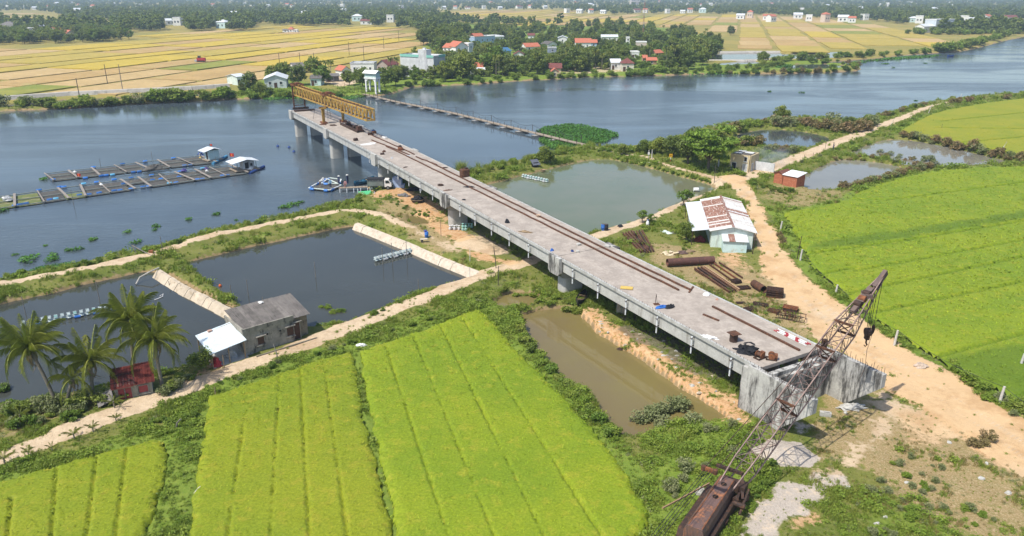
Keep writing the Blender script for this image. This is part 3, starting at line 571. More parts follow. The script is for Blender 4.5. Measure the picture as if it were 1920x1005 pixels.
YBOARD = surf('yellow_board', (.62, .44, .11), (.52, .36, .10), 2, .8); BLACKN = surf('black_net', (.020, .022, .028), (.035, .037, .045), 6, .9, bump=.9, bdist=.1); TIMBER = surf('old_timber', (.36, .27, .17), (.24, .17, .10), 3, .9, stretch=(1, 6, 6), c3=(.15, .11, .07)); GREYSH = surf('grey_plastic', (.45, .46, .47), (.35, .36, .37), 3, .7)
YELLOWM = surf('yellow_gantry_paint', (.52, .34, .075), (.40, .245, .06), 1.5, .75, .1, .3, c3=(.20, .09, .035), thr=(.48, .66), s3=1.2)
def lump(name, mat, loc, r, hgt, label, cat, seed=0, n=14, rough=.35, rz=0, group=None):
    """crumpled heap: a displaced dome"""
    q = random.Random(seed); mb = MB(); rings = 7; V = []; 
    for i in range(rings):
        f = i/(rings-1); 
        for k in range(n):
            a = 2*math.pi*k/n; rad = (1-f**1.6*.96)*(1+q.uniform(-rough, rough)); z = hgt*(math.sin(f*math.pi/2)**.8)*(1+q.uniform(-rough, rough)); V.append((r[0]*rad*math.cos(a), r[1]*rad*math.sin(a), max(0, z) if i else 0))
    F = [(i*n+k, i*n+(k+1) % n, (i+1)*n+(k+1) % n, (i+1)*n+k) for i in range(rings-1) for k in range(n)]+[tuple(range((rings-1)*n, rings*n))]
    mb.add(V, F); return tag(mb.build(name, mat, None, loc, (0, 0, rz)), label, cat, group)
def on_deck(px, py, dz=.02):
    z = 5.5
    for _ in range(4):
        p = G(px, py, z); s = -((p-A0).dot(BD)); z = zdeck(s)
    p = G(px, py, z); s = -((p-A0).dot(BD)); t = min(max((p-A0).dot(BN), .35), BW-.7); return BP(s, t, dz)
p = on_deck(1375, 640); t = thing('steel_drum', 'rusty steel drum with a square plate on top on the deck', 'drum', p, .4)
mb = MB(); mb.tube([(0, 0, 0), (0, 0, .78)], .38, 20); mb.build('drum_body', RUST_D, t, smooth=True); mb = MB(); mb.box((0, 0, .81), (.98, .98, .05)); mb.build('top_plate', RUST, t)
tb = BLUE; lump('blue_tarp', BLUE, on_deck(1243, 577), (.75, .32), .26, 'crumpled bright blue tarpaulin heap on the deck', 'tarp', 2, rz=.3); lump('dark_tarp', BLACKN, on_deck(1256, 577), (.55, .28), .34, 'dark grey tarpaulin folded against the blue one on the deck', 'tarp', 3, rz=.6)
lump('net_heap', BLACKN, on_deck(1402, 661), (1.05, .60), .55, 'black net heap with a coiled hose near the drum on the deck', 'net heap', 4, 18, .45, -.5)
t = thing('hose_coil', 'black hose coiled on top of the net heap', 'hose', on_deck(1404, 655, .5), 0); mb = MB()
for r_ in (.34, .42, .5): mb.tube([(r_*math.cos(a*.5), r_*math.sin(a*.5), .03*math.sin(a*1.7+r_*9)) for a in range(14)], .03, 6)
mb.build('hose', BLACKN, t)
def winch(px, py, label, rz, sc=1.):
    t = thing('rusty_winch', label, 'winch', on_deck(px, py), rz, 'rusty winches'); t.scale = (sc,)*3
    mb = MB(); mb.beam((-.4, -.25, .06), (.4, -.25, .06), .1); mb.beam((-.4, .25, .06), (.4, .25, .06), .1); mb.box((-.38, 0, .06), (.1, .6, .1)); mb.box((.38, 0, .06), (.1, .6, .1)); mb.build('base_frame', RUST_D, t)
    mb = MB(); mb.tube([(0, -.25, .32), (0, .25, .32)], .17, 14); mb.build('spool', RUST, t, smooth=True)
    for y in (-.27, .27): mb = MB(); mb.tube([(0, y-.02, .32), (0, y+.02, .32)], .27, 16); mb.build('flange', RUST_O, t)
    mb = MB(); mb.box((.33, 0, .35), (.26, .34, .34)); mb.build('gearbox', RUST_O, t)
winch(1424, 672, 'rusty winch at the corner of the deck beside the net heap', .6, 1.1); winch(1446, 674, 'ochre rusty winch standing at the very end of the deck', -.3, 1.1)
t = thing('plywood_board', 'yellow plywood board lying on the deck edge', 'board', on_deck(1175, 541, .06), -.25); mb = MB(); mb.box((0, 0, .04), (1.35, .8, .05)); mb.build('sheet', YBOARD, t); mb = MB(); mb.box((0, -.3, 0), (1.2, .08, .05)); mb.box((0, .3, 0), (1.2, .08, .05)); mb.build('batten', TIMBER, t)
t = thing('hoist_plate', 'small rusty plate with a lifting rod beside the blue tarp', 'plate', on_deck(1231, 571), .2); mb = MB(); mb.box((0, 0, .03), (.6, .5, .06)); mb.build('plate', RUST, t); mb = MB(); mb.tube([(-.12, .1, .05), (-.05, .1, 1.1)], .03, 6); mb.tube([(.1, .1, .05), (-.05, .1, 1.1)], .02, 6); mb.build('rod', RUST_D, t)
for i in range(4):                                               # red and white poles laid side by side
    a = BP(4.6+random.uniform(-.3, .3), 7.0+i*.17); b = BP(1.0+random.uniform(-.3, .3), 7.05+i*.17); root = thing('marker_pole', 'red and white striped marker pole in the bundle at the deck end', 'pole', a, 0, 'striped poles at the deck end')
    a.z += .08+.04*(i % 2); b.z += .08+.04*(i % 2); n = 9
    for k in range(n): mb = MB(); mb.tube([a.lerp(b, k/n)-root.location, a.lerp(b, (k+1)/n)-root.location], .05, 6); mb.build('band', RED if (k+i//2) % 3 == 0 else WHITE, root)
lump('white_sacks', WHITE, on_deck(1330, 633), (.8, .3), .16, 'white plastic sacks spilled over the deck edge left of the drum', 'sacks', 6, rz=-.5); lump('white_bag', WHITE, on_deck(1326, 553), (.42, .28), .25, 'white plastic bag at the pond side deck edge by the yard', 'bag', 7)
lump('brick_lump', surf('brick_pink', (.55, .30, .22)), on_deck(1346, 562), (.16, .14), .14, 'small pink brick lump beside the white bag', 'brick', 8)
for i, (px, py, sx, lab) in enumerate([(1085, 460, .9, 'pale concrete block on the deck, the nearer of two by the rails'), (1083, 473, .6, 'smaller pale concrete block on the deck, left of the rails'), (1140, 463, 1.1, 'flat pale stone slab beyond the rails on the deck')]):
    mb = MB(); mb.box((0, 0, .14), (.62*sx, .42, .28)); o = tag(mb.build('concrete_block', CONC_P, None, on_deck(px, py, 0), (0, 0, .5+i)), lab, 'block'); bv = o.modifiers.new('b', 'BEVEL'); bv.width = .05
t = thing('tyre', 'old tyre lying flat on the deck above the third pier', 'tyre', on_deck(826, 348)); mb = MB(); mb.tube([(.42*math.cos(a), .42*math.sin(a), .1) for a in [i*2*math.pi/16 for i in range(17)]], .10, 8, False); mb.build('tread', RUST_D, t, smooth=True)
t = thing('basket', 'round pale basket beside the rails on the deck', 'basket', on_deck(1009, 407)); mb = MB(); mb.lathe([(.20, 0), (.34, .28), (.36, .30), (.30, .28), (.18, .06)], n=14); mb.build('bowl', surf('basket_weave', (.58, .42, .30)), t)
def deck_box(px, py, size, mat, label, cat, rz=0, legs=False):
    t = thing(cat.replace(' ', '_'), label, cat, on_deck(px, py), rz); mb = MB(); mb.box((0, 0, size[2]/2+(.12 if legs else 0)), size); o = mb.build('casing', mat, t); bv = o.modifiers.new('b', 'BEVEL'); bv.width = min(size)*.12
    mb = MB(); mb.box((size[0]*.2, 0, size[2]+(.18 if legs else .04)), (size[0]*.3, size[1]*.5, size[2]*.25)); mb.tube([(-size[0]*.3, 0, size[2]), (-size[0]*.3, 0, size[2]*1.4)], .05, 6); mb.build('fitting', RUST_D, t); return t
deck_box(873, 331, (1.5, 1.2, 1.35), RUST, 'tall rusty steel crate at the pond side of the deck', 'steel crate', .5)
deck_box(751, 282, (1.0, .8, .55), RUST_O, 'orange rusty motor block on the deck near its river side', 'motor', .3); deck_box(750, 276, (.6, .5, .3), RUST_D, 'dark rusty fitting just behind the orange motor block', 'fitting', .9)
deck_box(717, 290, (.8, .5, .3), RUST_D, 'small dark clamp between the rails and the near deck edge', 'clamp', .2); deck_box(667, 264, (.9, .6, .5), RUST_D, 'dark engine part on the deck right of the second cap', 'engine part', .7)
deck_box(695, 253, (1.2, .8, .5), RUST_D, 'dark machine at the river edge of the deck behind the rails', 'old machine', .1); deck_box(1073, 472, (.3, .3, .2), BLUE_D, 'small dark blue box beside the roots on the deck', 'box', .2)
for i, (px, py, mt, lab, rx, ry, hh) in enumerate([(880, 351, BLACKN, 'dark rag heap on the pond side of the deck next to the steel crate', .9, .4, .2), (690, 270, WHITE, 'whitish cement spill sacks on the deck near the gantry', 1.9, .8, .10), (1035, 470, BLUE, 'blue bottle bundle on the deck above the second cap', .28, .22, .25), (951, 418, BLACKN, 'black rubber lump near the deck edge', .32, .3, .5), (985, 436, TIMBER, 'dry branch heap on the near deck edge', .9, .2, .25), (840, 357, RUST, 'flat rusty plate pile at the cap of the third pier', .8, .25, .12), (760, 314, RUST_D, 'small dark scrap on the near deck edge above the truck', .6, .25, .12), (735, 296, GREYSH, 'grey cloth lying between the rails', .8, .2, .1), (765, 292, GREYSH, 'pale sheet scraps beyond the orange motor block', .9, .3, .12), (833, 315, RUST_D, 'dark scrap at the river side of the deck', .7, .3, .15), (870, 375, BLACKN, 'bent black hose piece at the near deck edge', .3, .3, .15), (720, 285, RUST, 'rusty clamp between the rail and the near edge', .5, .3, .3)]):
    lump('deck_scrap', mt, on_deck(px, py, 0), (rx, ry), hh, lab, 'scrap', 20+i, 12, .4, i*.7)
# ================================================================= yellow launching gantry
zr = ZS[4]
gt = thing('launching_gantry', 'yellow lattice launching gantry standing across the far end of the deck', 'gantry', BP(140, 4, 0), BROT)
def GL(s, t, z): return (s-140, -(t-4), z-gt.location.z)      # bridge station -> gantry local
S0, S1, ZB, ZT = 114., 167., 10.7, 13.0
def tt(s): return 5.1+(2.5-5.1)*(s-S0)/(S1-S0)
NB = 24
for side in (-.85, .85):
    truss = MB()
    for z in (ZB, ZT): truss.beam(GL(S0, tt(S0)+side, z), GL(S1, tt(S1)+side, z), .26, .28)
    tr = truss.build('side_truss', YELLOWM, gt); L = (S1-S0)/NB
    for i in range(NB):
        s = S0+i*L
        mb = MB(); mb.beam(GL(s, tt(s)+side, ZB), GL(s+L*.5, tt(s+L*.5)+side, ZT), .19); mb.build('diagonal', YELLOWM, tr)
        mb = MB(); mb.beam(GL(s+L*.5, tt(s+L*.5)+side, ZT), GL(s+L, tt(s+L)+side, ZB), .19); mb.build('diagonal', YELLOWM, tr)
mb = MB()
for i in range(NB+1):
    s = S0+(S1-S0)*i/NB
    for z in (ZB, ZT): mb.beam(GL(s, tt(s)-.85, z), GL(s, tt(s)+.85, z), .14)
    if i < NB:
        e = S0+(S1-S0)*(i+1)/NB; mb.beam(GL(s, tt(s)-.85, ZT+.06), GL(e, tt(e)+.85, ZT+.06), .10)
mb.build('top_bracing', RUST_O, gt)
mb = MB()
for z in (ZB, ZT): mb.beam(GL(S0, tt(S0)-.95, z), GL(S0, tt(S0)+.95, z), .24)
for d_ in (-.9, 0, .9): mb.beam(GL(S0, tt(S0)+d_, ZB), GL(S0, tt(S0)+d_, ZT), .16)
mb.build('end_frame', YELLOWM, gt)
for t_ in (1.75, 6.5):                                           # tapered mid legs
    w = MB(); zf = zdeck(138.5)
    for a, b in ((-.75, -.35), (-.35, -.1), (.75, .35), (.35, .1)): w.beam(GL(138.5+a*.5+b, t_+a*.5, zf+.35), GL(138.5+a, t_+a*.6, ZB-.35), .26)
    for z in (zf+1.2, zf+2.4, ZB-.5): w.beam(GL(137.8, t_, z), GL(139.2, t_, z), .16)
    lg = w.build('leg', YELLOWM, gt); mb = MB(); mb.box(GL(138.5, t_, ZB-.22), (1.9, 1.3, .28)); mb.build('leg_head', YELLOWM, lg)
    mb = MB(); mb.box(GL(138.5, t_, zf+.20), (2.3, 1.2, .4)); mb.build('foot', RUST_O, lg)
mb = MB(); mb.beam(GL(138.5, 1.0, ZB-.06), GL(138.5, 7.2, ZB-.06), .5, .3); mb.build('cross_head', RUST, gt)
mb = MB(); zf = zdeck(167)
for t_ in (1.3, 4.2): mb.beam(GL(164.6, t_, zf+.3), GL(164.8, t_, ZT+.3), .34)
for z in (zf+.5, zf+1.1, ZB-.3): mb.beam(GL(164.6, 1.3, z), GL(164.6, 4.2, z), .18)
mb.build('rear_leg', RUST, gt)
mb = MB(); mb.box(GL(161.0, 3.0, zf+.18), (1.6, 5.2, .36)); mb.box(GL(164.6, 3.0, zf+.3), (.7, 4.2, .5)); mb.build('rear_sill', RUST_D, gt)
for s_, nm in ((140.5, 'trolley'), (164.6, 'trolley')):
    mb = MB()
    for d_ in (-1.25, 1.25): mb.beam(GL(s_-1.9, tt(s_)+d_, ZT+.35), GL(s_+1.9, tt(s_)+d_, ZT+.35), .22, .3)
    for e_ in (-1.7, 0, 1.7): mb.beam(GL(s_+e_, tt(s_)-1.4, ZT+.6), GL(s_+e_, tt(s_)+1.4, ZT+.6), .18)
    mb.box(GL(s_, tt(s_), ZT+.75), (1.3, 1.0, .4)); mb.build(nm, RUST_O, gt)
CABLE = surf('steel_cable', (.05, .05, .055), (.04, .04, .045), 4, .6, .5, 0)
mb = MB()
for a, b in (((139, 4, ZB), (126, 6.4, zdeck(126)+.9)), ((150, 3.4, ZB), (146, 1.2, zdeck(146))), ((141, 4, ZB), (141.5, 4.4, zdeck(141)+.5)), ((141, 3.6, ZB), (140.0, 3.2, zdeck(141)+.4))): mb.tube([GL(*a), GL(*b)], .04, 5)
mb.build('cable', CABLE, gt)
deck_t = thing('winch_sledge', 'long rusty winch sledge on the deck below the gantry', 'winch sledge', BP(129, 5.3), BROT)
mb = MB()
for y in (-.7, .7): mb.beam((-7, y, .3), (5.5, y, .3), .3, .5)
for x in (-6.5, -4, -1.5, 1, 3.5): mb.box((x, 0, .35), (.3, 1.5, .35))
mb.build('frame', RUST_D, deck_t)
for x in (-5.5, -3.4, 2): mb = MB(); mb.tube([(x, -.55, .8), (x, .55, .8)], .38, 12); mb.build('spool', RUST_D, deck_t)
mb = MB(); mb.box((-6.2, 0, .85), (1.0, 1.1, .9)); mb.build('engine_cover', RUST, deck_t)
lump('rusty_plates', RUST, BP(136.5, 1.0), (.9, .5), .25, 'rusty plates at the foot of the near gantry leg', 'plates', 41); lump('motor_lump', RUST_D, BP(134, 2.6), (.8, .4), .3, 'dark motor on the deck between the gantry leg and the sledge', 'motor', 42)
o = deck_box(751, 245, (.7, .6, .7), BLUE, 'blue fuel drum on the deck right of the winch sledge', 'blue drum', .2)
deck_box(738, 247, (.9, .7, .55), RUST_O, 'rusty crate by the pipe railing next to the blue drum', 'rusty crate', .5)
o = deck_box(756, 256, (1.6, .5, .35), WHITE, 'small whitish machine at the river edge beyond the rails', 'machine', BROT)
# ================================================================= lattice boom crane in the foreground
foot = G(1366, 916, 2.5); tip = G(1652, 522, 14.2)
cr = thing('lattice_crane', 'old rusty crawler crane with a long lattice boom over the bridge abutment', 'crane', (foot.x, foot.y, Hz(foot.x, foot.y)), 0)
O = Vector(cr.location); f0 = foot-O; t0 = tip-O; ax = (t0-f0).normalized(); Lb = (t0-f0).length
sx_ = ax.cross(Vector((0, 0, 1))).normalized(); up_ = sx_.cross(ax).normalized()
def half(u):                                                      # half width of the boom along its length 0..1
    return .58+(.72-.58)*min(1, u/.10) if u < .1 else (.72 if u < .74 else .72-(.72-.16)*(u-.74)/.26)
def BPt(u, i, j): h = half(u); return f0+ax*(u*Lb)+sx_*(i*h)+up_*(j*h*.9)
BOOM = surf('boom_steel', (.30, .215, .19), (.21, .15, .13), 1.2, .75, .2, .3, c3=(.34, .23, .20), s3=1.5); BOOM_D = surf('boom_steel_dark', (.17, .125, .11), (.12, .09, .08), 1.5, .8, .2, .3, c3=(.2, .12, .09), s3=2)
core = MB(); core.beam(BPt(.0, 0, 0)-sx_*.4, BPt(.0, 0, 0)+sx_*.4, .2); boom = core.build('boom', BOOM_D, cr)
us = [0, .1]+[.1+.064*k for k in range(1, 11)]+[.80, .86, .92, .97, 1.0]
for i, j in ((-1, -1), (1, -1), (1, 1), (-1, 1)):
    mb = MB()
    for a, b in zip(us, us[1:]): mb.beam(BPt(a, i, j), BPt(b, i, j), .085)
    mb.build('chord', BOOM, boom)
for fi, (c1, c2) in enumerate((((-1, -1), (1, -1)), ((1, -1), (1, 1)), ((1, 1), (-1, 1)), ((-1, 1), (-1, -1)))):
    mb = MB()
    for k, (a, b) in enumerate(zip(us[1:-1], us[2:])):
        m = (a+b)/2
        mb.beam(BPt(a, *c1), BPt(a, *c2), .036); mb.beam(BPt(m, *c1), BPt(b, *c2), .028); p, q = (c1, c2) if (k+fi) % 2 else (c2, c1); mb.beam(BPt(a, *p), BPt(b, *q), .036)
        if a < .8: mb.beam(BPt(m, *p), BPt(b, *p if (k % 2) else q), .045) if False else mb.beam(BPt(a, *q), BPt(m, (c1[0]+c2[0])/2, (c1[1]+c2[1])/2), .03)
    mb.build('lacing', BOOM_D if fi in (1, 3) else BOOM, boom)
for u in (.356, .612, .74): mb = MB(); mb.beam(BPt(u, -1, 1)-sx_*.05, BPt(u, 1, 1)+sx_*.05, .16); mb.beam(BPt(u, -1, -1), BPt(u, 1, -1), .16); mb.beam(BPt(u, -1, -1), BPt(u, 1, 1), .07); mb.beam(BPt(u, 1, -1), BPt(u, -1, 1), .07); mb.build('splice_frame', RUST, boom)
mb = MB(); mb.box(BPt(.90, 0, .9), (.5, 1.1, .35), M=None); mb.beam(BPt(.95, 0, 0), f0+ax*(Lb*1.035), .34, .5); mb.beam(BPt(.80, 0, 1.0), BPt(.93, 0, 1.4), .5, .3); mb.build('boom_head', BOOM_D, boom)
for k, u in enumerate((.84, .87, .9)):
    c = BPt(u, 0, 1.35); mb = MB(); mb.tube([c-sx_*.28, c+sx_*.28], .26, 14); mb.build('sheave', RUST_O if k == 1 else RUST_D, boom)
c = f0+ax*(Lb*1.02)-up_*.12; mb = MB(); mb.tube([c-sx_*.1, c+sx_*.1], .3, 14); mb.build('sheave', RUST_D, boom)
mb = MB(); mb.box(BPt(.635, -.5, .8), (.35, .35, .7)); mb.build('guide_roller', RUST_D, boom)
# hook block, auxiliary line with ball
hk = BPt(.955, .2, -.6); hp = hk+Vector((0, 0, -4.1))
mb = MB(); 
for dx in (-.16, 0, .16): mb.tube([hk+sx_*dx, hp+sx_*dx*.8+Vector((0, 0, .4))], .022, 5)
mb.build('hoist_rope', CABLE, cr)
mb = MB(); mb.box(hp+Vector((0, 0, 0)), (.30, .42, .95)); mb.tube([hp+Vector((-.2, 0, .2)), hp+Vector((.2, 0, .2))], .36, 14); hb = mb.build('hook_block', RUST_D, cr)
mb = MB(); mb.tube([hp+Vector((0, 0, -.45)), hp+Vector((0, 0, -.8)), hp+Vector((.12, 0, -1.0)), hp+Vector((.0, 0, -1.15)), hp+Vector((-.14, 0, -1.0))], [.07, .07, .07, .06, .03], 8); mb.build('hook', RUST, hb)
a_ = f0+ax*(Lb*1.02)+Vector((0, 0, -.3)); mb = MB(); mb.tube([a_, a_+Vector((-.05, 0, -4.6))], .022, 5); mb.build('auxiliary_rope', CABLE, cr)
mb = MB(); mb.lathe([(.03, .45), (.13, .3), (.15, 0), (.1, -.3), (.03, -.45)], tuple(a_+Vector((-.05, 0, -4.6))), 10); mb.build('hook_ball', RUST_D, cr)
mb = MB(); mb.tube([a_+Vector((-.05, 0, -5)), a_+Vector((-.2, .1, -6.6)), a_+Vector((-.15, 0, -8.2)), a_+Vector((-.3, .1, -9.2))], .018, 5); mb.build('loose_rope', RUST, cr)
# pendants to the equaliser bar and on towards the gantry behind the frame edge
eq = G(1330, 881, 5.2)-O; d_ = Vector((.83, -.55, 0)); mb = MB(); mb.beam(eq-d_*.42, eq+d_*.42, .2, .28); bar = mb.build('equaliser_bar', RUST_O, cr)
for k in (-.42, .42): mb = MB(); mb.tube([eq+d_*k+Vector((0, 0, -.16)), eq+d_*k+Vector((0, 0, .16))], .17, 12); mb.build('sheave', RUST, bar)
mb = MB()
for k, e in ((-.38, -.22), (.38, .22)): mb.tube([eq+d_*k, BPt(.93, e*3, 1.2)], .028, 5)
mb.build('pendant_rope', RUST_D, cr)
mast = G(1200, 1045, 4.6)-O; mb = MB()
for k in (-.3, -.1, .1, .3): mb.tube([eq+d_*k, mast+d_*k], .02, 5)
mb.build('luffing_rope', CABLE, cr)
# machine house: long sheet-metal body with two round vents, dark side gear
hx = G(1382, 905, 2.4)-G(1318, 1005, 2.4); hx.z = 0; hx.normalize(); hy = Vector((-hx.y, hx.x, 0)); h0 = G(1360, 915, 2.05)-O
def HL(a, b, z): return (h0.x+hx.x*a+hy.x*b, h0.y+hx.y*a+hy.y*b, z)
ROOFM = surf('crane_house_sheet', (.17, .105, .09), (.12, .08, .07), 1.2, .65, .1, .3, c3=(.36, .15, .07), thr=(.50, .66), s3=1.2, stretch=(1, 1, .4))
house = MB()
sec = [(-.70, .35), (-.72, 1.7), (-.60, 2.05), (.42, 2.05), (.64, 1.7), (.68, .35)]
P = [HL(.3-.25*(z > 2.0), b, z) for b, z in sec]+[HL(-6.5, b, z) for b, z in sec]; n = len(sec)
house.add(P, [tuple(range(n)), tuple(range(2*n-1, n-1, -1))]+[(i, n+i, n+(i+1) % n, (i+1) % n) for i in range(n)]); hs = house.build('machine_house', ROOFM, cr)
HOLE = surf('vent_dark', (.008, .008, .008), (.01, .01, .01), 3, .9, bump=0)
for a in (-.9, -2.6):
    mb = MB(); mb.tube([HL(a, -.1, 2.052), HL(a, -.1, 2.10)], .21, 18); v_ = mb.build('vent', RUST_D, hs); mb = MB(); mb.tube([HL(a, -.1, 2.09), HL(a, -.1, 2.106)], .18, 18); mb.build('opening', HOLE, v_); mb = MB(); mb.box(HL(a, -.1, 2.112), (.36, .05, .008), .6); mb.build('vent_bar', RUST, v_)
for b in (-.56, .38): mb = MB(); mb.beam(HL(.05, b, 2.065), HL(-6.4, b, 2.065), .07, .05); mb.build('roof_rib', RUST_O, hs)
mb = MB(); mb.beam(HL(.5, -1.0, 1.0), HL(-1.6, -1.35, 1.9), .16); mb.beam(HL(.8, -.9, 2.1), HL(-.8, -1.5, 1.3), .18); mb.tube([HL(-1.4, -1.1, 1.2), HL(-1.4, -1.9, 1.2)], .2, 10); mb.box(HL(-.3, -1.25, .9), (1.3, .5, .5), .6); mb.beam(HL(.3, -1.6, 1.5), HL(-1.9, -1.7, .8), .14); mb.build('side_gear', RUST_D, cr)
mb = MB(); mb.box(HL(.1, -1.1, 1.6), (.9, .7, .6), math.atan2(hx.y, hx.x)); mb.box(HL(.5, -.2, 1.5), (.4, 1.2, .5), math.atan2(hx.y, hx.x)); mb.build('front_box', RUST_D, cr)
mb = MB(); mb.beam(HL(-.3, 1.1, 1.3), HL(-6, 2.4, 2.2), .10); mb.build('boom_prop', surf('prop_wood', (.34, .22, .12), (.26, .17, .09), 3), cr)
mb = MB(); mb.beam(HL(.6, -1.0, 2.4), HL(.6, 1.0, 2.4), .22); mb.build('boom_pin', RUST_D, cr)
for b in (-.72, .95):
    mb = MB(); sec2 = [(-6.0, .45), (-5.7, .95), (.0, .95), (.4, .5), (.1, .05), (-5.7, .05)]; base = [HL(a, b-.35, z) for a, z in sec2]+[HL(a, b+.35, z) for a, z in sec2]; n = len(sec2)
    mb.add(base, [tuple(range(n)), tuple(range(2*n-1, n-1, -1))]+[(i, n+i, n+(i+1) % n, (i+1) % n) for i in range(n)]); mb.build('crawler_track', RUST_D, cr)
mb = MB(); mb.tube([HL(-2.8, 0, .3), HL(-2.8, 0, .6)], 1.2, 18); mb.build('slew_ring', RUST_D, cr)
# ================================================================= buildings
PLASTER = surf('white_plaster', (.80, .80, .78), (.72, .72, .70), .6, .85, c3=(.38, .37, .35), thr=(.58, .75), s3=.8, stretch=(1, 1, .3)); PLASTER_G = surf('streaked_white_plaster', (.62, .63, .64), (.5, .51, .52), .4, .85, c3=(.30, .30, .31), thr=(.52, .7), s3=.6, stretch=(1, 1, .25))
CREAM = surf('cream_plaster', (.62, .52, .33), (.54, .44, .27), .8, .9, c3=(.26, .21, .14), thr=(.54, .7), s3=1.2, stretch=(1, 1, .4)); GREYW = surf('mouldy_grey_plaster', (.36, .335, .29), (.25, .235, .20), .9, .95, bump=.5, c3=(.09, .085, .075), thr=(.50, .64), s3=1.6, stretch=(1, 1, .5))
MINT = surf('mint_sheet', (.66, .75, .69), (.60, .69, .64), 1.5, .7, c3=(.40, .45, .38), s3=2, stretch=(1, 1, .2)); MINTB = surf('pale_blue_plaster', (.56, .72, .72), (.50, .66, .66), 1.5, .8, c3=(.40, .44, .36), s3=1.2); SKYB = surf('sky_blue_plaster', (.42, .56, .74), (.38, .52, .70), 1, .8); TEALP = surf('teal_paint', (.20, .47, .40), (.25, .52, .45), 1, .8)
BRICKW = surf('raw_brick', (.42, .14, .07), (.33, .11, .06), 2.5, .9, bump=.5, c3=(.50, .24, .14), s3=4.); BRICKD = surf('dark_brick_tile', (.20, .075, .05), (.14, .06, .045), 3, .9, c3=(.07, .05, .04))
TIN = surf('white_tin', (.74, .76, .78), (.66, .69, .71), 1, .45, .15, .1); TIN_B = surf('pale_blue_tin', (.58, .68, .73), (.66, .74, .78), 1, .5, .1, .1); TIN_RUST = surf('rusty_tin', (.30, .16, .12), (.22, .11, .08), 1.2, .8, .1, .3, c3=(.62, .58, .55), thr=(.53, .66), s3=1.5, stretch=(4, .6, 1)); TIN_W = surf('worn_white_tin', (.66, .65, .63), (.55, .52, .49), 1.2, .6, .1, .2, c3=(.32, .19, .14), thr=(.56, .68), s3=1.5, stretch=(4, .6, 1))
FIBRO = surf('fibre_cement', (.19, .175, .165), (.13, .12, .115), 1.2, .95, c3=(.07, .065, .06), s3=2., stretch=(5, .6, 1), rnd=.22); REDTILE = surf('red_roof_tile', (.36, .105, .085), (.28, .09, .075), 1.5, .75, c3=(.22, .06, .05), s3=2.5, rnd=.12); ORTILE = surf('orange_roof_tile', (.50, .16, .09), (.42, .14, .085), 1.2, .75); MAROON = surf('maroon_roof_tile', (.20, .06, .05), (.15, .055, .045), 1.2, .8)
REDP = surf('faded_red_door', (.34, .06, .06), (.26, .06, .06), 2.5, .7); DARKIN = surf('dark_opening', (.012, .012, .013), (.02, .02, .02), 2, .6, bump=0); PANE = surf('window_pane', (.03, .035, .04), (.045, .05, .055), 1, .15, bump=0, spec=.5); DOORB = surf('brown_door', (.10, .05, .03), (.07, .04, .03), 3, .7)
def base_line(p1, p2, z=None):
    a = ground(*p1) if z is None else G(*p1, z); b = G(*p2, a.z); return a, math.atan2(b.y-a.y, b.x-a.x), math.hypot(b.x-a.x, b.y-a.y)
def window(t, x, y, z, ww, wh, face='f', fm=PLASTER, sill=True, name='window', pm=PANE):
    """face f: wall at local y, facing -y; l: wall at local x facing -x; r: facing +x"""
    def bx(mb, du, dz, su, sz, dep, off): mb.box(((x+du, y-off, z+dz) if face == 'f' else (x-off, y+du, z+dz) if face == 'l' else (x+off, y+du, z+dz)), ((su, dep, sz) if face == 'f' else (dep, su, sz)))
    mb = MB(); k = .07
    for du, dz, su, sz in ((0, wh/2+k/2, ww+2*k, k), (0, -wh/2-k/2, ww+2*k, k), (-ww/2-k/2, 0, k, wh), (ww/2+k/2, 0, k, wh)): bx(mb, du, dz, su, sz, .10, .03)
    if sill: bx(mb, 0, -wh/2-k-.04, ww+.3, .07, .2, .08)
    o = mb.build(name, fm, t); mb = MB(); bx(mb, 0, 0, ww, wh, .04, .012); mb.build('pane', pm, o); return o
def gable(t, w, d, h, rise, mat, over=.4, along='x', thick=.12, name='roof'):
    mb = MB(); m = d/2 if along == 'x' else w/2; s = rise/m; e = over
    prof = [(-e, h-s*e), (m, h+rise), (2*m+e, h-s*e), (2*m+e, h-s*e+thick), (m, h+rise+thick), (-e, h-s*e+thick)]
    if along == 'x': mb.prism(prof, -e, w+e, 'x')
    else: mb.prism(prof, -e, d+e, 'y')
    return mb.build(name, mat, t)
def wallbox(t, w, d, h, mat, rise=0, along='x', base=-.6):
    mb = MB(); m = d if along == 'x' else w; poly = [(0, base), (m, base), (m, h)]+([(m/2, h+rise-.02)] if rise else [])+[(0, h)]
    if along == 'x': mb.prism(poly, 0, w, 'x')
    else: mb.prism(poly, 0, d, 'y')
    return mb.build('wall', mat, t)
def hip(t, w, d, h, rise, mat, over=.4):
    e = over; mb = MB(); k = min(w, d)/2; r = [(k, d/2), (w-k, d/2)] if w >= d else [(w/2, k), (w/2, d-k)]
    V = [(-e, -e, h-.1), (w+e, -e, h-.1), (w+e, d+e, h-.1), (-e, d+e, h-.1), (-e, -e, h+.05), (w+e, -e, h+.05), (w+e, d+e, h+.05), (-e, d+e, h+.05), (*r[0], h+rise), (*r[1], h+rise)]
    F = [(0, 1, 2, 3), (0, 1, 5, 4), (1, 2, 6, 5), (2, 3, 7, 6), (3, 0, 4, 7)]+([(4, 5, 9, 8), (5, 6, 9), (6, 7, 8, 9), (7, 4, 8)] if w >= d else [(4, 5, 8), (5, 6, 9, 8), (6, 7, 9), (7, 4, 8, 9)])
    mb.add(V, F); return mb.build('roof', mat, t)
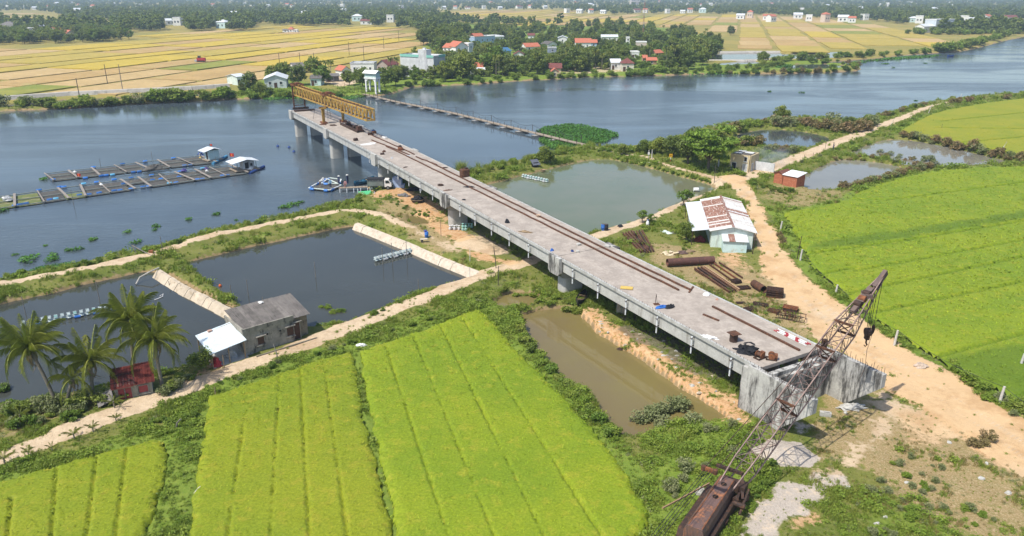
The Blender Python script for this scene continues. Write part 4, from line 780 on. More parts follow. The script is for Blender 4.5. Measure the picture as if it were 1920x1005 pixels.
def flat(t, w, d, h, mat, par=.5, e=.15):
    mb = MB(); mb.box((w/2, d/2, h+.06), (w+2*e, d+2*e, .12)); r = mb.build('roof', mat, t)
    mb = MB()
    for c, s_ in (((w/2, -e+.06, h+par/2+.122), (w+2*e, .12, par)), ((w/2, d+e-.06, h+par/2+.122), (w+2*e, .12, par)), ((-e+.06, d/2, h+par/2+.122), (.12, d+2*e-.25, par)), ((w+e-.06, d/2, h+par/2+.122), (.12, d+2*e-.25, par))): mb.box(c, s_)
    mb.build('parapet', mat, r); return r
def winrow(t, w, d, h, n=3, st=1, pm=PANE, fm=PLASTER, sides='fr', wh=1.1, ww=.9):
    for s_ in range(st):
        z = h*(s_+.55)/st
        if 'f' in sides:
            for i in range(n): window(t, w*(i+.5)/n, 0, z, ww, wh, 'f', fm, True)
        m = max(1, int(d/4))
        for f, x in (('l', 0), ('r', w)):
            if f in sides:
                for i in range(m): window(t, x, d*(i+.5)/m, z, ww, wh, f, fm, False)
HOUSE_RECT = []                                                # px rectangles kept clear of trees in front
def bldg(name, label, cat, p1, p2, d, h, wall, roof, rtype='gable', rise=1.6, along='x', n=3, st=1, sides='fr', clear=.75, group=None, door=True):
    a, rz, w = base_line(p1, p2); t = thing(name, label, cat, a, rz, group); wallbox(t, w, d, h, wall, rise if rtype == 'gable' else 0, along)
    if rtype == 'gable': gable(t, w, d, h, rise, roof, .45, along)
    elif rtype == 'hip': hip(t, w, d, h, rise, roof)
    else: flat(t, w, d, h, roof)
    if n: winrow(t, w, d, h, n, st, sides=sides)
    if door: window(t, w*.5 if n != 1 else w*.2, 0, 1.05, 1.0, 2.1, 'f', DOORB, False, 'door', DOORB)
    x0, _ = PX(a); x1, _ = PX(t.location+Vector((math.cos(rz)*w, math.sin(rz)*w, 0))); D = a.length; top = PX(a+Vector((0, 0, h+rise)))[1]; bot = PX(a)[1]
    HOUSE_RECT.append((x0-2, top-1, x1+2, top+(bot-top)*clear*.62, a.y)); return t, w
VG = None
# --- the far bank village
t, w = bldg('tall_house', 'tall streaked white block with a teal parapet band and stair tower behind the riverside trees', 'house', (752, 143), (814, 147), 9, 9.0, PLASTER_G, PLASTER_G, 'flat', 0.8, n=0, clear=.72, door=False)
for f_, c, s_ in (('f', (w*.29, -.17, 9.25), (w*.56, .14, 1.1)), ('r', (w+.17, 6.3, 9.25), (.14, 5.0, 1.1)), ('g', (w*.90, -.17, 9.25), (w*.2, .14, 1.1))): mb = MB(); mb.box(c, s_); mb.build('parapet_band', TEALP, t)
mb = MB(); mb.box((w*.68, 1.6, 5.7), (w*.25, 3.6, 12.6)); mb.build('stair_tower', PLASTER_G, t)
mb = MB(); mb.box((w*.68, 1.6, 12.2), (1.2, 1.0, .9)); mb.build('water_tank', PLASTER_G, t)
t, w = bldg('flat_roof_house', 'low white flat roofed house left of the tall streaked block', 'house', (658, 139), (702, 139), 8, 4.6, PLASTER, PLASTER_G, 'flat', .6, n=3, clear=.6)
t, w = bldg('gable_house', 'little white house with a red gable roof left of the flat roofed house', 'house', (642, 143), (658, 142), 7, 2.7, PLASTER, ORTILE, 'gable', 1.6, 'y', n=1, sides='f', clear=.6)
t, w = bldg('gable_house', 'plain house with a brown tiled roof between flat roofed house and tall block', 'house', (707, 134), (728, 135), 9, 3.2, surf('tan_plaster', (.45, .38, .32)), MAROON, 'gable', 2.2, 'y', n=1, sides='f', clear=.7)
t, w = bldg('villa', 'white villa with an orange hip roof, left wing of the pair above the trees', 'house', (831, 107), (854, 108), 9, 5.6, PLASTER, ORTILE, 'gable', 2.0, 'x', n=3, st=2, clear=.7); t, w = bldg('villa', 'white two storey villa with an orange gable facing the river', 'house', (855, 109), (878, 108), 11, 6.4, PLASTER, ORTILE, 'gable', 2.6, 'y', n=2, st=2, clear=.7); t, w = bldg('villa_annex', 'narrow white tower house at the right of the orange roofed villas', 'house', (879, 106), (888, 105), 6, 7.0, PLASTER, PLASTER, 'flat', .3, n=1, st=2, clear=.7)
t, w = bldg('blue_house', 'pale blue house with a small red roof among trees in the upper village', 'house', (890, 84), (928, 82), 9, 5.4, SKYB, PLASTER, 'flat', .5, n=4, clear=.8); mb = MB(); hb = gable(t, w*.45, 6, 5.8, 2.0, ORTILE, .3, 'x')
bldg('gable_house', 'white house behind the pale blue one at the upper village edge', 'house', (925, 78), (945, 77), 8, 3.6, PLASTER, TIN, 'gable', 1.2, 'x', n=2, clear=.8)
t, w = bldg('red_roof_house', 'small house with a bright red roof and white porch on the river bank', 'house', (882, 139), (905, 139), 6, 3.0, PLASTER, ORTILE, 'gable', 1.9, 'x', n=2, clear=.8); mb = MB(); mb.add([(0, -3.2, 2.3), (w+1.5, -3.2, 2.3), (w+1.5, -.3, 3.0), (0, -.3, 3.0), (0, -3.2, 2.42), (w+1.5, -3.2, 2.42), (w+1.5, -.3, 3.12), (0, -.3, 3.12)], [(0, 1, 2, 3), (4, 5, 6, 7), (0, 1, 5, 4), (1, 2, 6, 5), (2, 3, 7, 6), (3, 0, 4, 7)]); pr = mb.build('porch_roof', TIN, t)
for x in (.3, w+1.2): mb = MB(); mb.beam((x, -3, -.5), (x, -3, 2.3), .14); mb.build('porch_post', PLASTER, pr)
for lab, p1, p2, d, h, wl_, rf, ty, rise, al, st in [
 ('long low orange tiled house in the middle of the village', (986, 96), (1012, 95), 7, 2.8, PLASTER, ORTILE, 'gable', 2.0, 'x', 1), ('bigger orange roofed house with a white gallery in the village centre', (1079, 93), (1108, 93), 8, 4.6, PLASTER, ORTILE, 'gable', 2.4, 'x', 1),
 ('small red roofed house right beside the white gallery house', (1107, 90), (1119, 90), 7, 3.6, SKYB, ORTILE, 'gable', 1.8, 'x', 1), ('grey blue narrow two storey house near the river trees', (1028, 108), (1043, 108), 6, 5.2, surf('slate_blue_plaster', (.28, .33, .42)), PLASTER_G, 'flat', .4, 'x', 2),
 ('white flat roofed house at the back of the village', (1046, 82), (1063, 82), 8, 4.2, PLASTER, TIN, 'gable', 1.2, 'y', 1), ('small white house with a mauve roof at the village back', (990, 75), (1002, 75), 7, 3.6, PLASTER, MAROON, 'gable', 1.4, 'x', 1),
 ('white house with a maroon tiled roof by the river landing', (1166, 134), (1188, 134), 7, 3.8, surf('ivory_plaster', (.68, .64, .52)), MAROON, 'hip', 2.2, 'x', 1), ('small white cube house above the landing', (1184, 110), (1198, 110), 7, 3.4, PLASTER, PLASTER, 'flat', .4, 'x', 1),
 ('low shed with an orange roof right of the landing', (1213, 121), (1231, 121), 6, 2.2, surf('mud_plaster', (.40, .27, .17)), ORTILE, 'gable', 1.2, 'x', 1), ('tiny orange roofed hut under the coconut palms', (1206, 116), (1213, 116), 5, 2.2, surf('mud_plaster_b', (.42, .28, .18)), ORTILE, 'gable', 1.2, 'x', 1),
 ('brown roofed hut half hidden by the river trees', (1030, 139), (1052, 139), 6, 2.8, CREAM, MAROON, 'gable', 1.8, 'x', 1), ('white walled house between the big river trees', (1146, 131), (1163, 131), 6, 3.6, PLASTER, TIN, 'gable', 1.4, 'x', 1), ('blue roofed hall at the left of the upper village', (941, 107), (958, 106), 8, 3.4, SKYB, surf('blue_roof', (.06, .17, .32)), 'gable', 1.6, 'x', 1),
 ('white roofed long house at the back right of the village', (1128, 78), (1158, 78), 8, 3.6, PLASTER, TIN, 'gable', 1.4, 'x', 1), ('pale flat house near the radio mast', (1193, 90), (1212, 90), 7, 3.6, surf('pink_plaster', (.62, .52, .45)), PLASTER, 'flat', .4, 'x', 1), ('tiny white tower house behind the long house', (1174, 86), (1180, 86), 4, 5.5, PLASTER, PLASTER, 'flat', .4, 'x', 2),
 ('orange roof hut low among bananas on the bank', (1033, 144), (1047, 144), 5, 2.2, CREAM, ORTILE, 'gable', 1.3, 'y', 1), ('orange roofed barn at the right edge of the village', (1229, 108), (1243, 107), 6, 2.6, CREAM, ORTILE, 'gable', 1.5, 'x', 1), ('grey roofed house in the palm grove', (1028, 92), (1044, 91), 7, 3.2, PLASTER, FIBRO, 'gable', 1.6, 'y', 1),
 ('red roofed house half hidden right of the tall streaked block', (812, 121), (824, 120), 7, 3.0, PLASTER, ORTILE, 'gable', 1.8, 'x', 1), ('small dark roofed house below the blue hall', (964, 112), (982, 112), 7, 3.0, PLASTER, MAROON, 'gable', 1.5, 'y', 1),
 ('long white shed at the foot of the far bank left of the footbridge', (497, 166), (538, 165), 13, 3.6, surf('white_shed_wall', (.62, .66, .68)), TIN, 'gable', 1.5, 'y', 1), ('teal tin hut among shrubs on the far bank by the canal', (446, 160), (462, 158), 6, 3.4, MINT, TIN, 'gable', .8, 'x', 1),
 ('teal walled shack at the end of the footbridge', (583, 161), (602, 161), 6, 3.0, MINTB, FIBRO, 'gable', 1.0, 'x', 1), ('grey roofed stall by the footbridge path', (612, 154), (636, 153), 5, 2.4, FIBRO, FIBRO, 'gable', .8, 'x', 1), ('grey roofed house among trees beyond the gantry', (552, 138), (572, 137), 7, 3.0, PLASTER, FIBRO, 'gable', 1.6, 'x', 1),
 ('large grey white block standing alone at the right field edge', (1752, 61), (1786, 60), 12, 11.5, surf('bluish_white_plaster', (.60, .66, .72)), PLASTER, 'flat', 2.0, 'x', 1), ('low white house left of the lone grey white block', (1731, 62), (1751, 61), 9, 6.0, PLASTER, TIN, 'gable', 2.0, 'x', 1),
 ('white house with a grey roof at the left edge of the far grove', (2, 61), (28, 61), 10, 7.0, PLASTER, FIBRO, 'hip', 3.0, 'x', 2), ('small white flat house in the left far grove', (56, 67), (70, 66), 8, 6.0, PLASTER, PLASTER, 'flat', .5, 'x', 2), ('small orange roofed house in front of the left far grove', (126, 70), (143, 69), 8, 3.4, PLASTER, ORTILE, 'gable', 2.4, 'y', 1), ('white house with a red roof behind the left far grove', (106, 64), (119, 63), 7, 4.0, PLASTER, ORTILE, 'gable', 2.0, 'x', 1), ('white roofed house deep in the left far grove', (76, 58), (88, 57), 7, 4.4, PLASTER, TIN, 'gable', 1.5, 'x', 1),
 ('little red roofed temple alone in the tan fields', (541, 61), (550, 61), 6, 3.0, PLASTER, ORTILE, 'hip', 2.4, 'x', 1), ('low white tomb wall house left of the little temple', (530, 61), (540, 61), 5, 2.4, PLASTER, FIBRO, 'gable', .8, 'x', 1), ('low white tomb house right of the little temple', (550, 61), (558, 61), 4, 2.2, PLASTER, PLASTER, 'flat', .3, 'x', 1)]:
    D = G(*p1).length; bldg('village_house', lab, 'house', p1, p2, d, h, wl_, rf, ty, rise, al, n=max(1, int(abs(p2[0]-p1[0])*D/1400/4)), st=st, sides='fr' if D < 500 else 'f', clear=.8, door=D < 480)
# --- gate tower of the footbridge: white concrete portal with a covered walkway
ga = G(700, 178, 0); gt_ = thing('gate_tower', 'white concrete portal with four legs standing over the footbridge', 'gate tower', ga, R(-28))
mb = MB()
for x, y in ((-2.2, -1.1), (2.2, -1.1), (-2.2, 1.1), (2.2, 1.1)): mb = MB(); mb.box((x, y, 2.4), (.55, .5, 7.2)); mb.box((x, y, 1.1), (1.1, .9, .8)) if False else None; lg = mb.build('leg', PLASTER, gt_); mb = MB(); mb.box((x, y, -.1), (1.3, 1.1, 1.5)); mb.build('footing', CONC_P, lg)
mb = MB(); mb.box((0, 0, 6.3), (5.6, 3.0, .6)); mb.build('slab', PLASTER, gt_); mb = MB(); mb.box((0, 0, 7.35), (5.2, 2.6, 1.5)); mb.build('cabin', TEALP, gt_) if False else mb.build('cabin', surf('pale_teal_plaster', (.50, .64, .60)), gt_)
gable(gt_, 5.9, 3.4, 8.1, .9, PLASTER, .2, 'x').location = (-2.95, -1.7, 0)
mb = MB()
for x, a in ((-2.2, 1), (2.2, -1)): mb.add([(x+a*.27, -1.3, 6.0), (x+a*.27, -1.3, 5.0), (x+a*1.3, -1.3, 6.0), (x+a*.27, 1.3, 6.0), (x+a*.27, 1.3, 5.0), (x+a*1.3, 1.3, 6.0)], [(0, 1, 2), (3, 4, 5), (0, 1, 4, 3), (1, 2, 5, 4), (2, 0, 3, 5)])
mb.build('haunch', PLASTER, gt_)
# --- grey mouldy house with tin canopy beside the path
a, rz, w = base_line((461, 668), (584, 630)); gh_ = thing('grey_house', 'long mouldy grey house with dark sheet roof beside the sandy path', 'house', a, rz)
w1 = w*.74; Hh_ = 2.55; dd = 4.6
wallbox(gh_, w1, dd, Hh_, GREYW, 0); mb = MB(); mb.box((w1/2, -.03, Hh_+.22), (w1+.1, .16, .5)); mb.box((0, dd/2, Hh_+.25), (.16, dd, .55)); mb.build('parapet', GREYW, gh_)
mb = MB(); mb.box((w1+(w-w1)/2, dd*.5+.35, 1.0), (w-w1-.01, dd-.7, 3.0)); mb.build('side_room', surf('yellow_grey_plaster', (.27, .235, .17), (.19, .165, .125), 1.2, .95, bump=.4, c3=(.09, .08, .06), s3=1.5), gh_)
def sheet_roof(parent, x0, x1, y0, y1, z0, z1, n, mats, name='roof_sheet', thick=.05, amp=.035, lap=.012):
    """n corrugated sheets side by side, running from (y0,z0) up to (y1,z1)"""
    L = (x1-x0)/n; out = []
    for i in range(n):
        xa, xb = x0+i*L, x0+(i+1)*L+.04; m = 9; V = []
        for k in range(m):
            x = xa+(xb-xa)*k/(m-1); zz = amp*math.cos(k*math.pi)+lap*(i % 2)+random.uniform(-.004, .004)
            V += [(x, y0+random.uniform(-.03, .03)*(k == 0), z0+zz), (x, y1, z1+zz)]
        V2 = [(x, y, z-thick) for x, y, z in V]; b = len(V); F = [(2*k, 2*k+2, 2*k+3, 2*k+1) for k in range(m-1)]+[(b+2*k+1, b+2*k+3, b+2*k+2, b+2*k) for k in range(m-1)]+[(2*k, b+2*k, b+2*k+2, 2*k+2) for k in range(m-1)]+[(2*k+1, 2*k+3, b+2*k+3, b+2*k+1) for k in range(m-1)]+[(0, 1, b+1, b), (2*m-2, 2*m-1, b+2*m-1, b+2*m-2)]
        mb = MB(); mb.add(V+V2, F); out.append(mb.build(name, mats[i % len(mats)] if len(mats) == n else random.choice(mats), parent))
    return out
sheet_roof(gh_, .1, w1-.02, .12, dd+.25, Hh_+.12, Hh_+1.0, 9, [FIBRO]); sheet_roof(gh_, w1+.02, w+.15, .2, dd+.2, Hh_-.02, Hh_+.98, 3, [FIBRO])
for x, z, ww, wh in ((1.75, 1.25, .7, .8), (5.0, 1.3, .75, .95)): wi = window(gh_, x, 0, z, ww, wh, 'f', GREYW, True, pm=DOORB); mb = MB(); mb.box((x, -.14, z+wh/2+.16), (ww+.35, .28, .06)); mb.build('lintel_shade', GREYW, wi)
for x, z in ((2.5, 1.75), (3.9, 1.7)): window(gh_, x, 0, z, .22, .22, 'f', GREYW, False, 'air_hole', DARKIN)
window(gh_, w1+.42, .35, .95, .8, 1.9, 'f', GREYW, False, 'door', DOORB); mb = MB(); mb.box((w1+.42, .2, 2.05), (1.2, .3, .06)); mb.build('door_shade', GREYW, gh_)
mb = MB(); mb.box((w*.55, -1.15, .0), (w*.92, .14, .5)); mb.build('kerb_wall', surf('mossy_kerb', (.26, .23, .18), (.18, .16, .12)), gh_)
# canopy: separate lean-to on posts
cn = thing('tin_canopy', 'pale blue tin canopy on posts at the left end of the grey house', 'canopy', a, rz); cw = 3.7
for i in range(6):
    x0 = -cw+i*cw/6; mb = MB(); V = []
    for x in (x0, x0+cw/6+.03): zz = 2.05+(x+cw)*.115+.01*(i % 2); V += [(x, -.75, zz-.35), (x, 3.1, zz+.35), (x, -.75, zz-.39), (x, 3.1, zz+.31)]
    mb.add(V, [(0, 4, 5, 1), (2, 3, 7, 6), (0, 2, 6, 4), (1, 5, 7, 3), (0, 1, 3, 2), (4, 6, 7, 5)]); mb.build('roof_sheet', TIN_B, cn)
for x, y, z in ((-cw+.15, -.6, 1.7), (-cw+.15, 2.9, 2.4), (-.25, -.6, 2.1), (-cw/2, -.6, 1.9)): mb = MB(); mb.beam((x, y, -.6), (x, y, z), .09); mb.build('post', TIMBER, cn)
mb = MB(); mb.beam((-cw, -.6, 1.68), (0, -.6, 2.1), .08); mb.beam((-cw, 2.9, 2.3), (0, 2.9, 2.78), .08); mb.build('purlin', TIMBER, cn)
def at(root, x, y, z=0): M_ = Matrix.Rotation(root.rotation_euler.z, 4, 'Z'); return Vector(root.location)+M_ @ Vector((x, y, z))
mb = MB(); mb.box((-1.7, 1.2, .07), (3.6, 3.9, .14)); mb.build('floor_slab', CONC_P, cn)
for x, y, mt, lab, r_, hh in ((-3.1, -.4, RED, 'red plastic chairs heap under the tin canopy', .45, .8), (-3.0, .6, surf('pink_brick_pile', (.55, .33, .25)), 'pink brick pile at the edge of the tin canopy', .5, .5), (-1.2, .6, GREYSH, 'grey bundle of household goods under the tin canopy', .6, .7)): lump('household_heap', mt, at(cn, x, y, .14), (r_, r_*.8), hh, lab, 'heap', int(r_*50), 10, .35)
mb = MB(); mb.box((0, 0, .1), (.42, .28, .2)); tag(mb.build('roof_brick', surf('pink_brick', (.58, .36, .28)), None, at(cn, -cw*.62, 2.8, 2.48), (0, 0, rz)), 'pink brick block weighing down the tin canopy', 'brick')
lump('white_rag', WHITE, at(gh_, w1*.72, dd*.95, Hh_+.95), (.3, .2), .16, 'white rag on the ridge of the grey house', 'rag', 5)
# --- red roofed hut under the palms
a, rz, w = base_line((218, 752), (288, 738)); rh = thing('red_roof_hut', 'small grey hut with a red sheet roof and red doors under the palms', 'hut', a, rz); dd = 2.4
wallbox(rh, w, dd, 1.4, surf('greenish_plaster', (.34, .33, .27), (.27, .26, .21), 1.5, .95, c3=(.14, .14, .11)), 0)
mb = MB(); mb.prism([(0, 1.4), (dd, 1.4), (dd, 1.95)], .02, w-.02, 'x'); mb.build('gable_wall', GREYW, rh)
sheet_roof(rh, -.25, w*.52, -.3, dd+.25, 1.33, 2.06, 8, [REDTILE], amp=.05); sheet_roof(rh, w*.52+.1, w+.25, -.3, dd+.25, 1.40, 2.13, 7, [REDTILE], amp=.05)
mb = MB(); mb.beam((-.3, .4, 1.60), (w*.52, .4, 1.60), .05); mb.beam((-.3, 1.4, 1.88), (w*.52, 1.4, 1.88), .05); mb.build('roof_batten', RUST_D, rh)
for x in (.55, 1.12): window(rh, x, 0, .55, .52, 1.15, 'f', GREYW, False, 'door', REDP)
window(rh, w*.76, 0, .72, .75, .7, 'f', GREYW, True, 'shutter', REDP)
mb = MB(); M_ = Euler((R(18), R(-20), 0)).to_matrix().to_4x4(); mb.box((-.8, -.4, .7), (1.4, 1.5, .05), M=M_); mb.build('lean_to', FIBRO, rh)
# --- long shed with rusty roof in the yard
W_, D_ = 5.9, 17.2; SR = R(-8.8); sh = thing('yard_shed', 'big mint green shed with rust streaked white tin roof in the yard', 'shed', (29.2, 104.2, Hz(29.2, 104.2)), SR)
wallbox(sh, W_, D_, 2.5, MINT, .72, 'y'); roofm = [TIN_RUST if random.random() < .55 else TIN_W for _ in range(60)]
q = W_/2; k = 0
for side in (0, 1):
    for i in range(28):
        y0 = -.4+i*(D_+.8)/28; y1 = y0+(D_+.8)/28+.05; x0, z0, x1, z1 = (-.35, 2.55, q, 3.3) if side == 0 else (q, 3.3, W_+.5, 2.5); mm = random.choice([TIN_RUST, TIN_W, TIN_W, TIN] if side else [TIN_RUST, TIN_RUST, TIN_RUST, TIN_W])
        mb = MB(); V = []; m = 9
        for c in range(m): y = y0+(y1-y0)*c/(m-1); zz = .02*math.cos(c*math.pi)+.012*(i % 2); V += [(x0, y, z0+zz), (x1, y, z1+zz)]
        V2 = [(x, y, z-.05) for x, y, z in V]; b = len(V); mb.add(V+V2, [(2*c, 2*c+2, 2*c+3, 2*c+1) for c in range(m-1)]+[(b+2*c+1, b+2*c+3, b+2*c+2, b+2*c) for c in range(m-1)]+[(0, 1, b+1, b), (2*m-2, 2*m-1, b+2*m-1, b+2*m-2)]+[(2*c, b+2*c, b+2*c+2, 2*c+2) for c in range(m-1)]); mb.build('roof_sheet', mm, sh)
mb = MB(); mb.beam((q, -.4, 3.36), (q, D_+.5, 3.36), .35, .06); mb.build('ridge_cap', TIN_RUST, sh)
for i in range(10):                                            # bright awning on the left side
    y0 = .4+i*(D_*.93)/10; mb = MB(); V = [(-2.8, y0, 2.25+.01*(i % 2)), (-.3, y0, 2.62+.01*(i % 2)), (-.3, y0+D_*.093+.03, 2.62+.01*(i % 2)), (-2.8, y0+D_*.093+.03, 2.25+.01*(i % 2))]; V += [(x, y, z-.05) for x, y, z in V]; mb.add(V, [(0, 1, 2, 3), (7, 6, 5, 4), (0, 4, 5, 1), (1, 5, 6, 2), (2, 6, 7, 3), (3, 7, 4, 0)]); mb.build('awning_sheet', TIN, sh)
for y in (.55, 5, 10, 15.5): mb = MB(); mb.beam((-2.7, y, -.6), (-2.7, y, 2.2), .10); mb.build('awning_post', RUST_D, sh)
mb = MB(); mb.box((-1.6, D_*.45, 1.0), (.05, D_*.85, 2.4)) if False else mb.box((-1.45, D_*.6, .9), (2.5, .08, 2.6)); mb.build('awning_back_wall', MINT, sh)
mb = MB(); mb.beam((.9, -.04, -.4), (.9, -.04, 3.0), .05); mb.beam((W_-.1, -.04, -.4), (W_-.1, -.04, 2.6), .06); mb.build('corner_trim', TIN, sh)
a2 = Vector((30.4, 102.0, Hz(30.4, 102))); an = thing('blue_annex', 'little pale blue annex with a white tin roof before the shed', 'annex', a2, SR); wallbox(an, 3.3, 2.2, 1.75, MINTB)
for i, mm in enumerate((TIN, TIN_RUST, TIN, TIN)): mb = MB(); x0 = -.15+i*.9; V = [(x0, -.25, 1.78), (x0+.92, -.25, 1.78), (x0+.92, 2.25, 2.25), (x0, 2.25, 2.25)]; V += [(x, y, z-.05) for x, y, z in V]; mb.add(V, [(0, 1, 2, 3), (7, 6, 5, 4), (0, 4, 5, 1), (1, 5, 6, 2), (2, 6, 7, 3), (3, 7, 4, 0)]); mb.build('roof_sheet', mm, an)
lump('motorbike_under_awning', surf('red_dark', (.16, .03, .03)), at(sh, -1.4, 2.2, .0), (.8, .35), .9, 'dark red motorbike bulk parked in the shade of the awning', 'motorbike', 17, 12, .3)
# --- roofless yellow ruin at the crossroads
a, rz, w = base_line((1379, 318), (1402, 322)); ru = thing('ruined_house', 'roofless yellow plaster ruin smoking beside the crossroads', 'ruin', (46.1, 155.7, Hz(46.1, 155.7)), R(-38)); w = 4.2; dd = 4.8; hh = 3.5
for nm, c, s_ in (('front_wall', (w/2, 0, hh/2-.3), (w, .25, hh+.6)), ('back_wall', (w/2, dd, hh/2-.3), (w, .25, hh+.4)), ('left_wall', (0, dd/2, hh/2-.3), (.25, dd-.26, hh+.5)), ('right_wall', (w, dd/2, hh/2-.3), (.25, dd-.26, hh+.5)), ('inner_wall', (w*.5, dd/2, hh/2-.2), (.2, dd-.3, hh))): mb = MB(); mb.box(c, s_); mb.build(nm, CREAM, ru)
for i in range(5): mb = MB(); mb.beam((.1, .5+i*.75, hh+.02), (w-.1, .5+i*.75, hh+.02), .14); mb.build('roof_beam', FIBRO, ru)
for c, s_ in (((1.1, 1.2, hh+.13), (1.6, 1.0, .08)), ((3.0, 2.6, hh+.13), (1.7, 1.4, .08)), ((1.2, 3.3, hh+.14), (1.5, 1.1, .08))): mb = MB(); mb.box(c, s_, .1); mb.build('roof_slab', PLASTER_G, ru)
window(ru, .9, -.125, 1.1, .9, 1.3, 'f', PLASTER, True, pm=DARKIN); window(ru, w-.9, -.125, .75, .9, 1.9, 'f', PLASTER, False, 'door', GREYSH); window(ru, w-.9, -.125, 2.7, .6, .9, 'f', PLASTER, True, pm=DARKIN); window(ru, w+.125, 1.2, .8, 1.0, 1.9, 'r', PLASTER, False, 'door', GREYSH)
mb = MB(); mb.box((w+2.2, 2.6, .7), (4.2, .2, 2.6)); mb.build('low_annex_wall', PLASTER_G, ru); mb = MB(); mb.box((-1.7, 1.4, 2.1), (3.0, .2, .2)); mb.box((-3.1, 1.4, 1.0), (.25, .25, 2.6)); mb.build('porch_frame', PLASTER_G, ru)
# --- two brick huts
a, rz, w = base_line((1466, 346), (1490, 354)); b1 = thing('brick_hut', 'raw orange brick hut with a white speckled tin roof by the ponds', 'hut', (52.6, 142.0, Hz(52.6, 142)), R(-50)); wallbox(b1, 2.9, 3.0, 2.1, BRICKW)
for i in range(4): mb = MB(); x0 = -.2+i*.83; V = [(x0, -.2, 2.05), (x0+.85, -.2, 2.05), (x0+.85, 3.2, 2.5), (x0, 3.2, 2.5)]; V += [(x, y, z+.06) for x, y, z in V]; mb.add(V, [(3, 2, 1, 0), (4, 5, 6, 7), (0, 1, 5, 4), (1, 2, 6, 5), (2, 3, 7, 6), (3, 0, 4, 7)]); mb.build('roof_sheet', surf('speckled_tin', (.74, .75, .76), (.68, .69, .70), 1, .5, c3=(.12, .06, .05), thr=(.60, .62), s3=2.2), b1)
a2 = at(b1, -2.3, .6); b2 = thing('brick_hut', 'raw brick hut with a dark tiled roof left of the white roofed hut', 'hut', a2, R(-50)); wallbox(b2, 1.85, 3.0, 1.9, BRICKW, .5, 'y'); gable(b2, 1.85, 3.0, 1.9, .5, BRICKD, .2, 'y')
# ---------------------------------------------------------------- far scattered houses, one shape per kind
VAR = []
for k, (w_, d_, h_, wm, rm, ty) in enumerate([(10, 8, 5, PLASTER, TIN, 'gable'), (9, 7, 6.5, PLASTER, ORTILE, 'gable'), (8, 8, 8, PLASTER, PLASTER, 'flat'), (14, 8, 4.5, PLASTER, MAROON, 'gable'), (12, 9, 6, MINTB, TIN, 'hip'), (8, 7, 9, surf('peach_plaster', (.66, .55, .45)), ORTILE, 'hip')]):
    t = thing('far_house', 'x', 'house'); wallbox(t, w_, d_, h_, wm, 2 if ty == 'gable' else 0, 'x')
    (gable(t, w_, d_, h_, 2., rm, .5) if ty == 'gable' else hip(t, w_, d_, h_, 2.4, rm) if ty == 'hip' else flat(t, w_, d_, h_, rm)); window(t, w_*.3, 0, h_*.5, 1.6, 1.8, 'f', PLASTER, False); window(t, w_*.7, 0, h_*.5, 1.6, 1.8, 'f', PLASTER, False); VAR.append([t, False])
FARN = ['white walled house with a tin roof in distant trees', 'white house with an orange roof in distant trees', 'white flat roofed house in distant trees', 'long white house with a maroon roof in distant trees', 'pale mint house with a tin roof in distant trees', 'peach coloured hip roofed house in distant trees']
rq = random.Random(11)
def far_house(px, py, k=None):
    k = rq.randrange(6) if k is None else k; t, used = VAR[k]; a = G(px, py, 1.0)
    if used: t = copy_tree(t)
    VAR[k][1] = True; t.location = a; t.rotation_euler.z = rq.uniform(-.6, .6); s_ = rq.uniform(.85, 1.25); t.scale = (s_,)*3; t['label'] = FARN[k]+(', far left' if px < 480 else ', left of centre' if px < 960 else ', right of centre' if px < 1440 else ', far right')+('' if py > 20 else ', at the skyline'); t['group'] = 'houses scattered in the far tree belts'
    x, y = PX(a); D = a.length; HOUSE_RECT.append((x-1, y-9*1400/D, x+12*1400/D, y-1*1400/D, a.y))
for px, py, k in [(432, 30, 0), (312, 47, 0), (325, 48, 2), (405, 53, 4), (210, 10, 0), (12, 16, 2), (40, 15, 0), (88, 16, 1), (140, 24, 0), (395, 13, 1), (470, 15, 2), (500, 12, 0), (545, 14, 1), (565, 28, 0), (575, 12, 2), (660, 40, 4), (725, 42, 2), (676, 46, 3), (750, 19, 2), (828, 18, 0), (850, 17, 1), (872, 17, 3), (905, 17, 2), (935, 18, 0), (970, 16, 3), (990, 15, 1), (1020, 16, 0), (1062, 25, 2), (1080, 25, 0), (1105, 25, 1), (1125, 26, 0), (1190, 24, 3), (1205, 24, 1), (1275, 25, 0), (1250, 25, 2), (1290, 24, 1), (1310, 24, 4), (1380, 36, 0), (1400, 34, 5), (1430, 38, 1), (1445, 42, 1), (1488, 35, 0), (1510, 40, 2), (1546, 42, 5), (1570, 41, 0), (1590, 43, 1), (1620, 38, 2), (1705, 42, 4), (1715, 44, 2), (1800, 44, 2), (1815, 44, 0), (1850, 40, 1), (1885, 40, 3), (1895, 24, 0), (1550, 14, 0), (1500, 22, 2), (1610, 20, 0), (1660, 12, 2), (1750, 22, 4), (1880, 14, 0), (600, 10, 0), (690, 10, 2), (170, 17, 1), (60, 18, 0), (255, 14, 2), (640, 22, 0), (1330, 12, 2), (1445, 10, 1), (1560, 6, 2), (1700, 6, 0), (1780, 8, 2)]: far_house(px, py, k)
for i in range(26): far_house(rq.uniform(760, 1900) if i % 3 else rq.uniform(0, 760), rq.uniform(3, 15), rq.choice([0, 0, 1, 2, 2, 5]))
a = G(1183, 9, 1); tw = thing('tower_block', 'pale high rise block standing above the distant town', 'tower block', a, .1); wallbox(tw, 30, 18, 48, surf('tower_plaster', (.66, .60, .58)))
for i in range(10):
    mb = MB(); mb.box((15, -.1, 4+i*4.4), (26, .3, 1.6)); mb.build('window_band', PANE, tw)
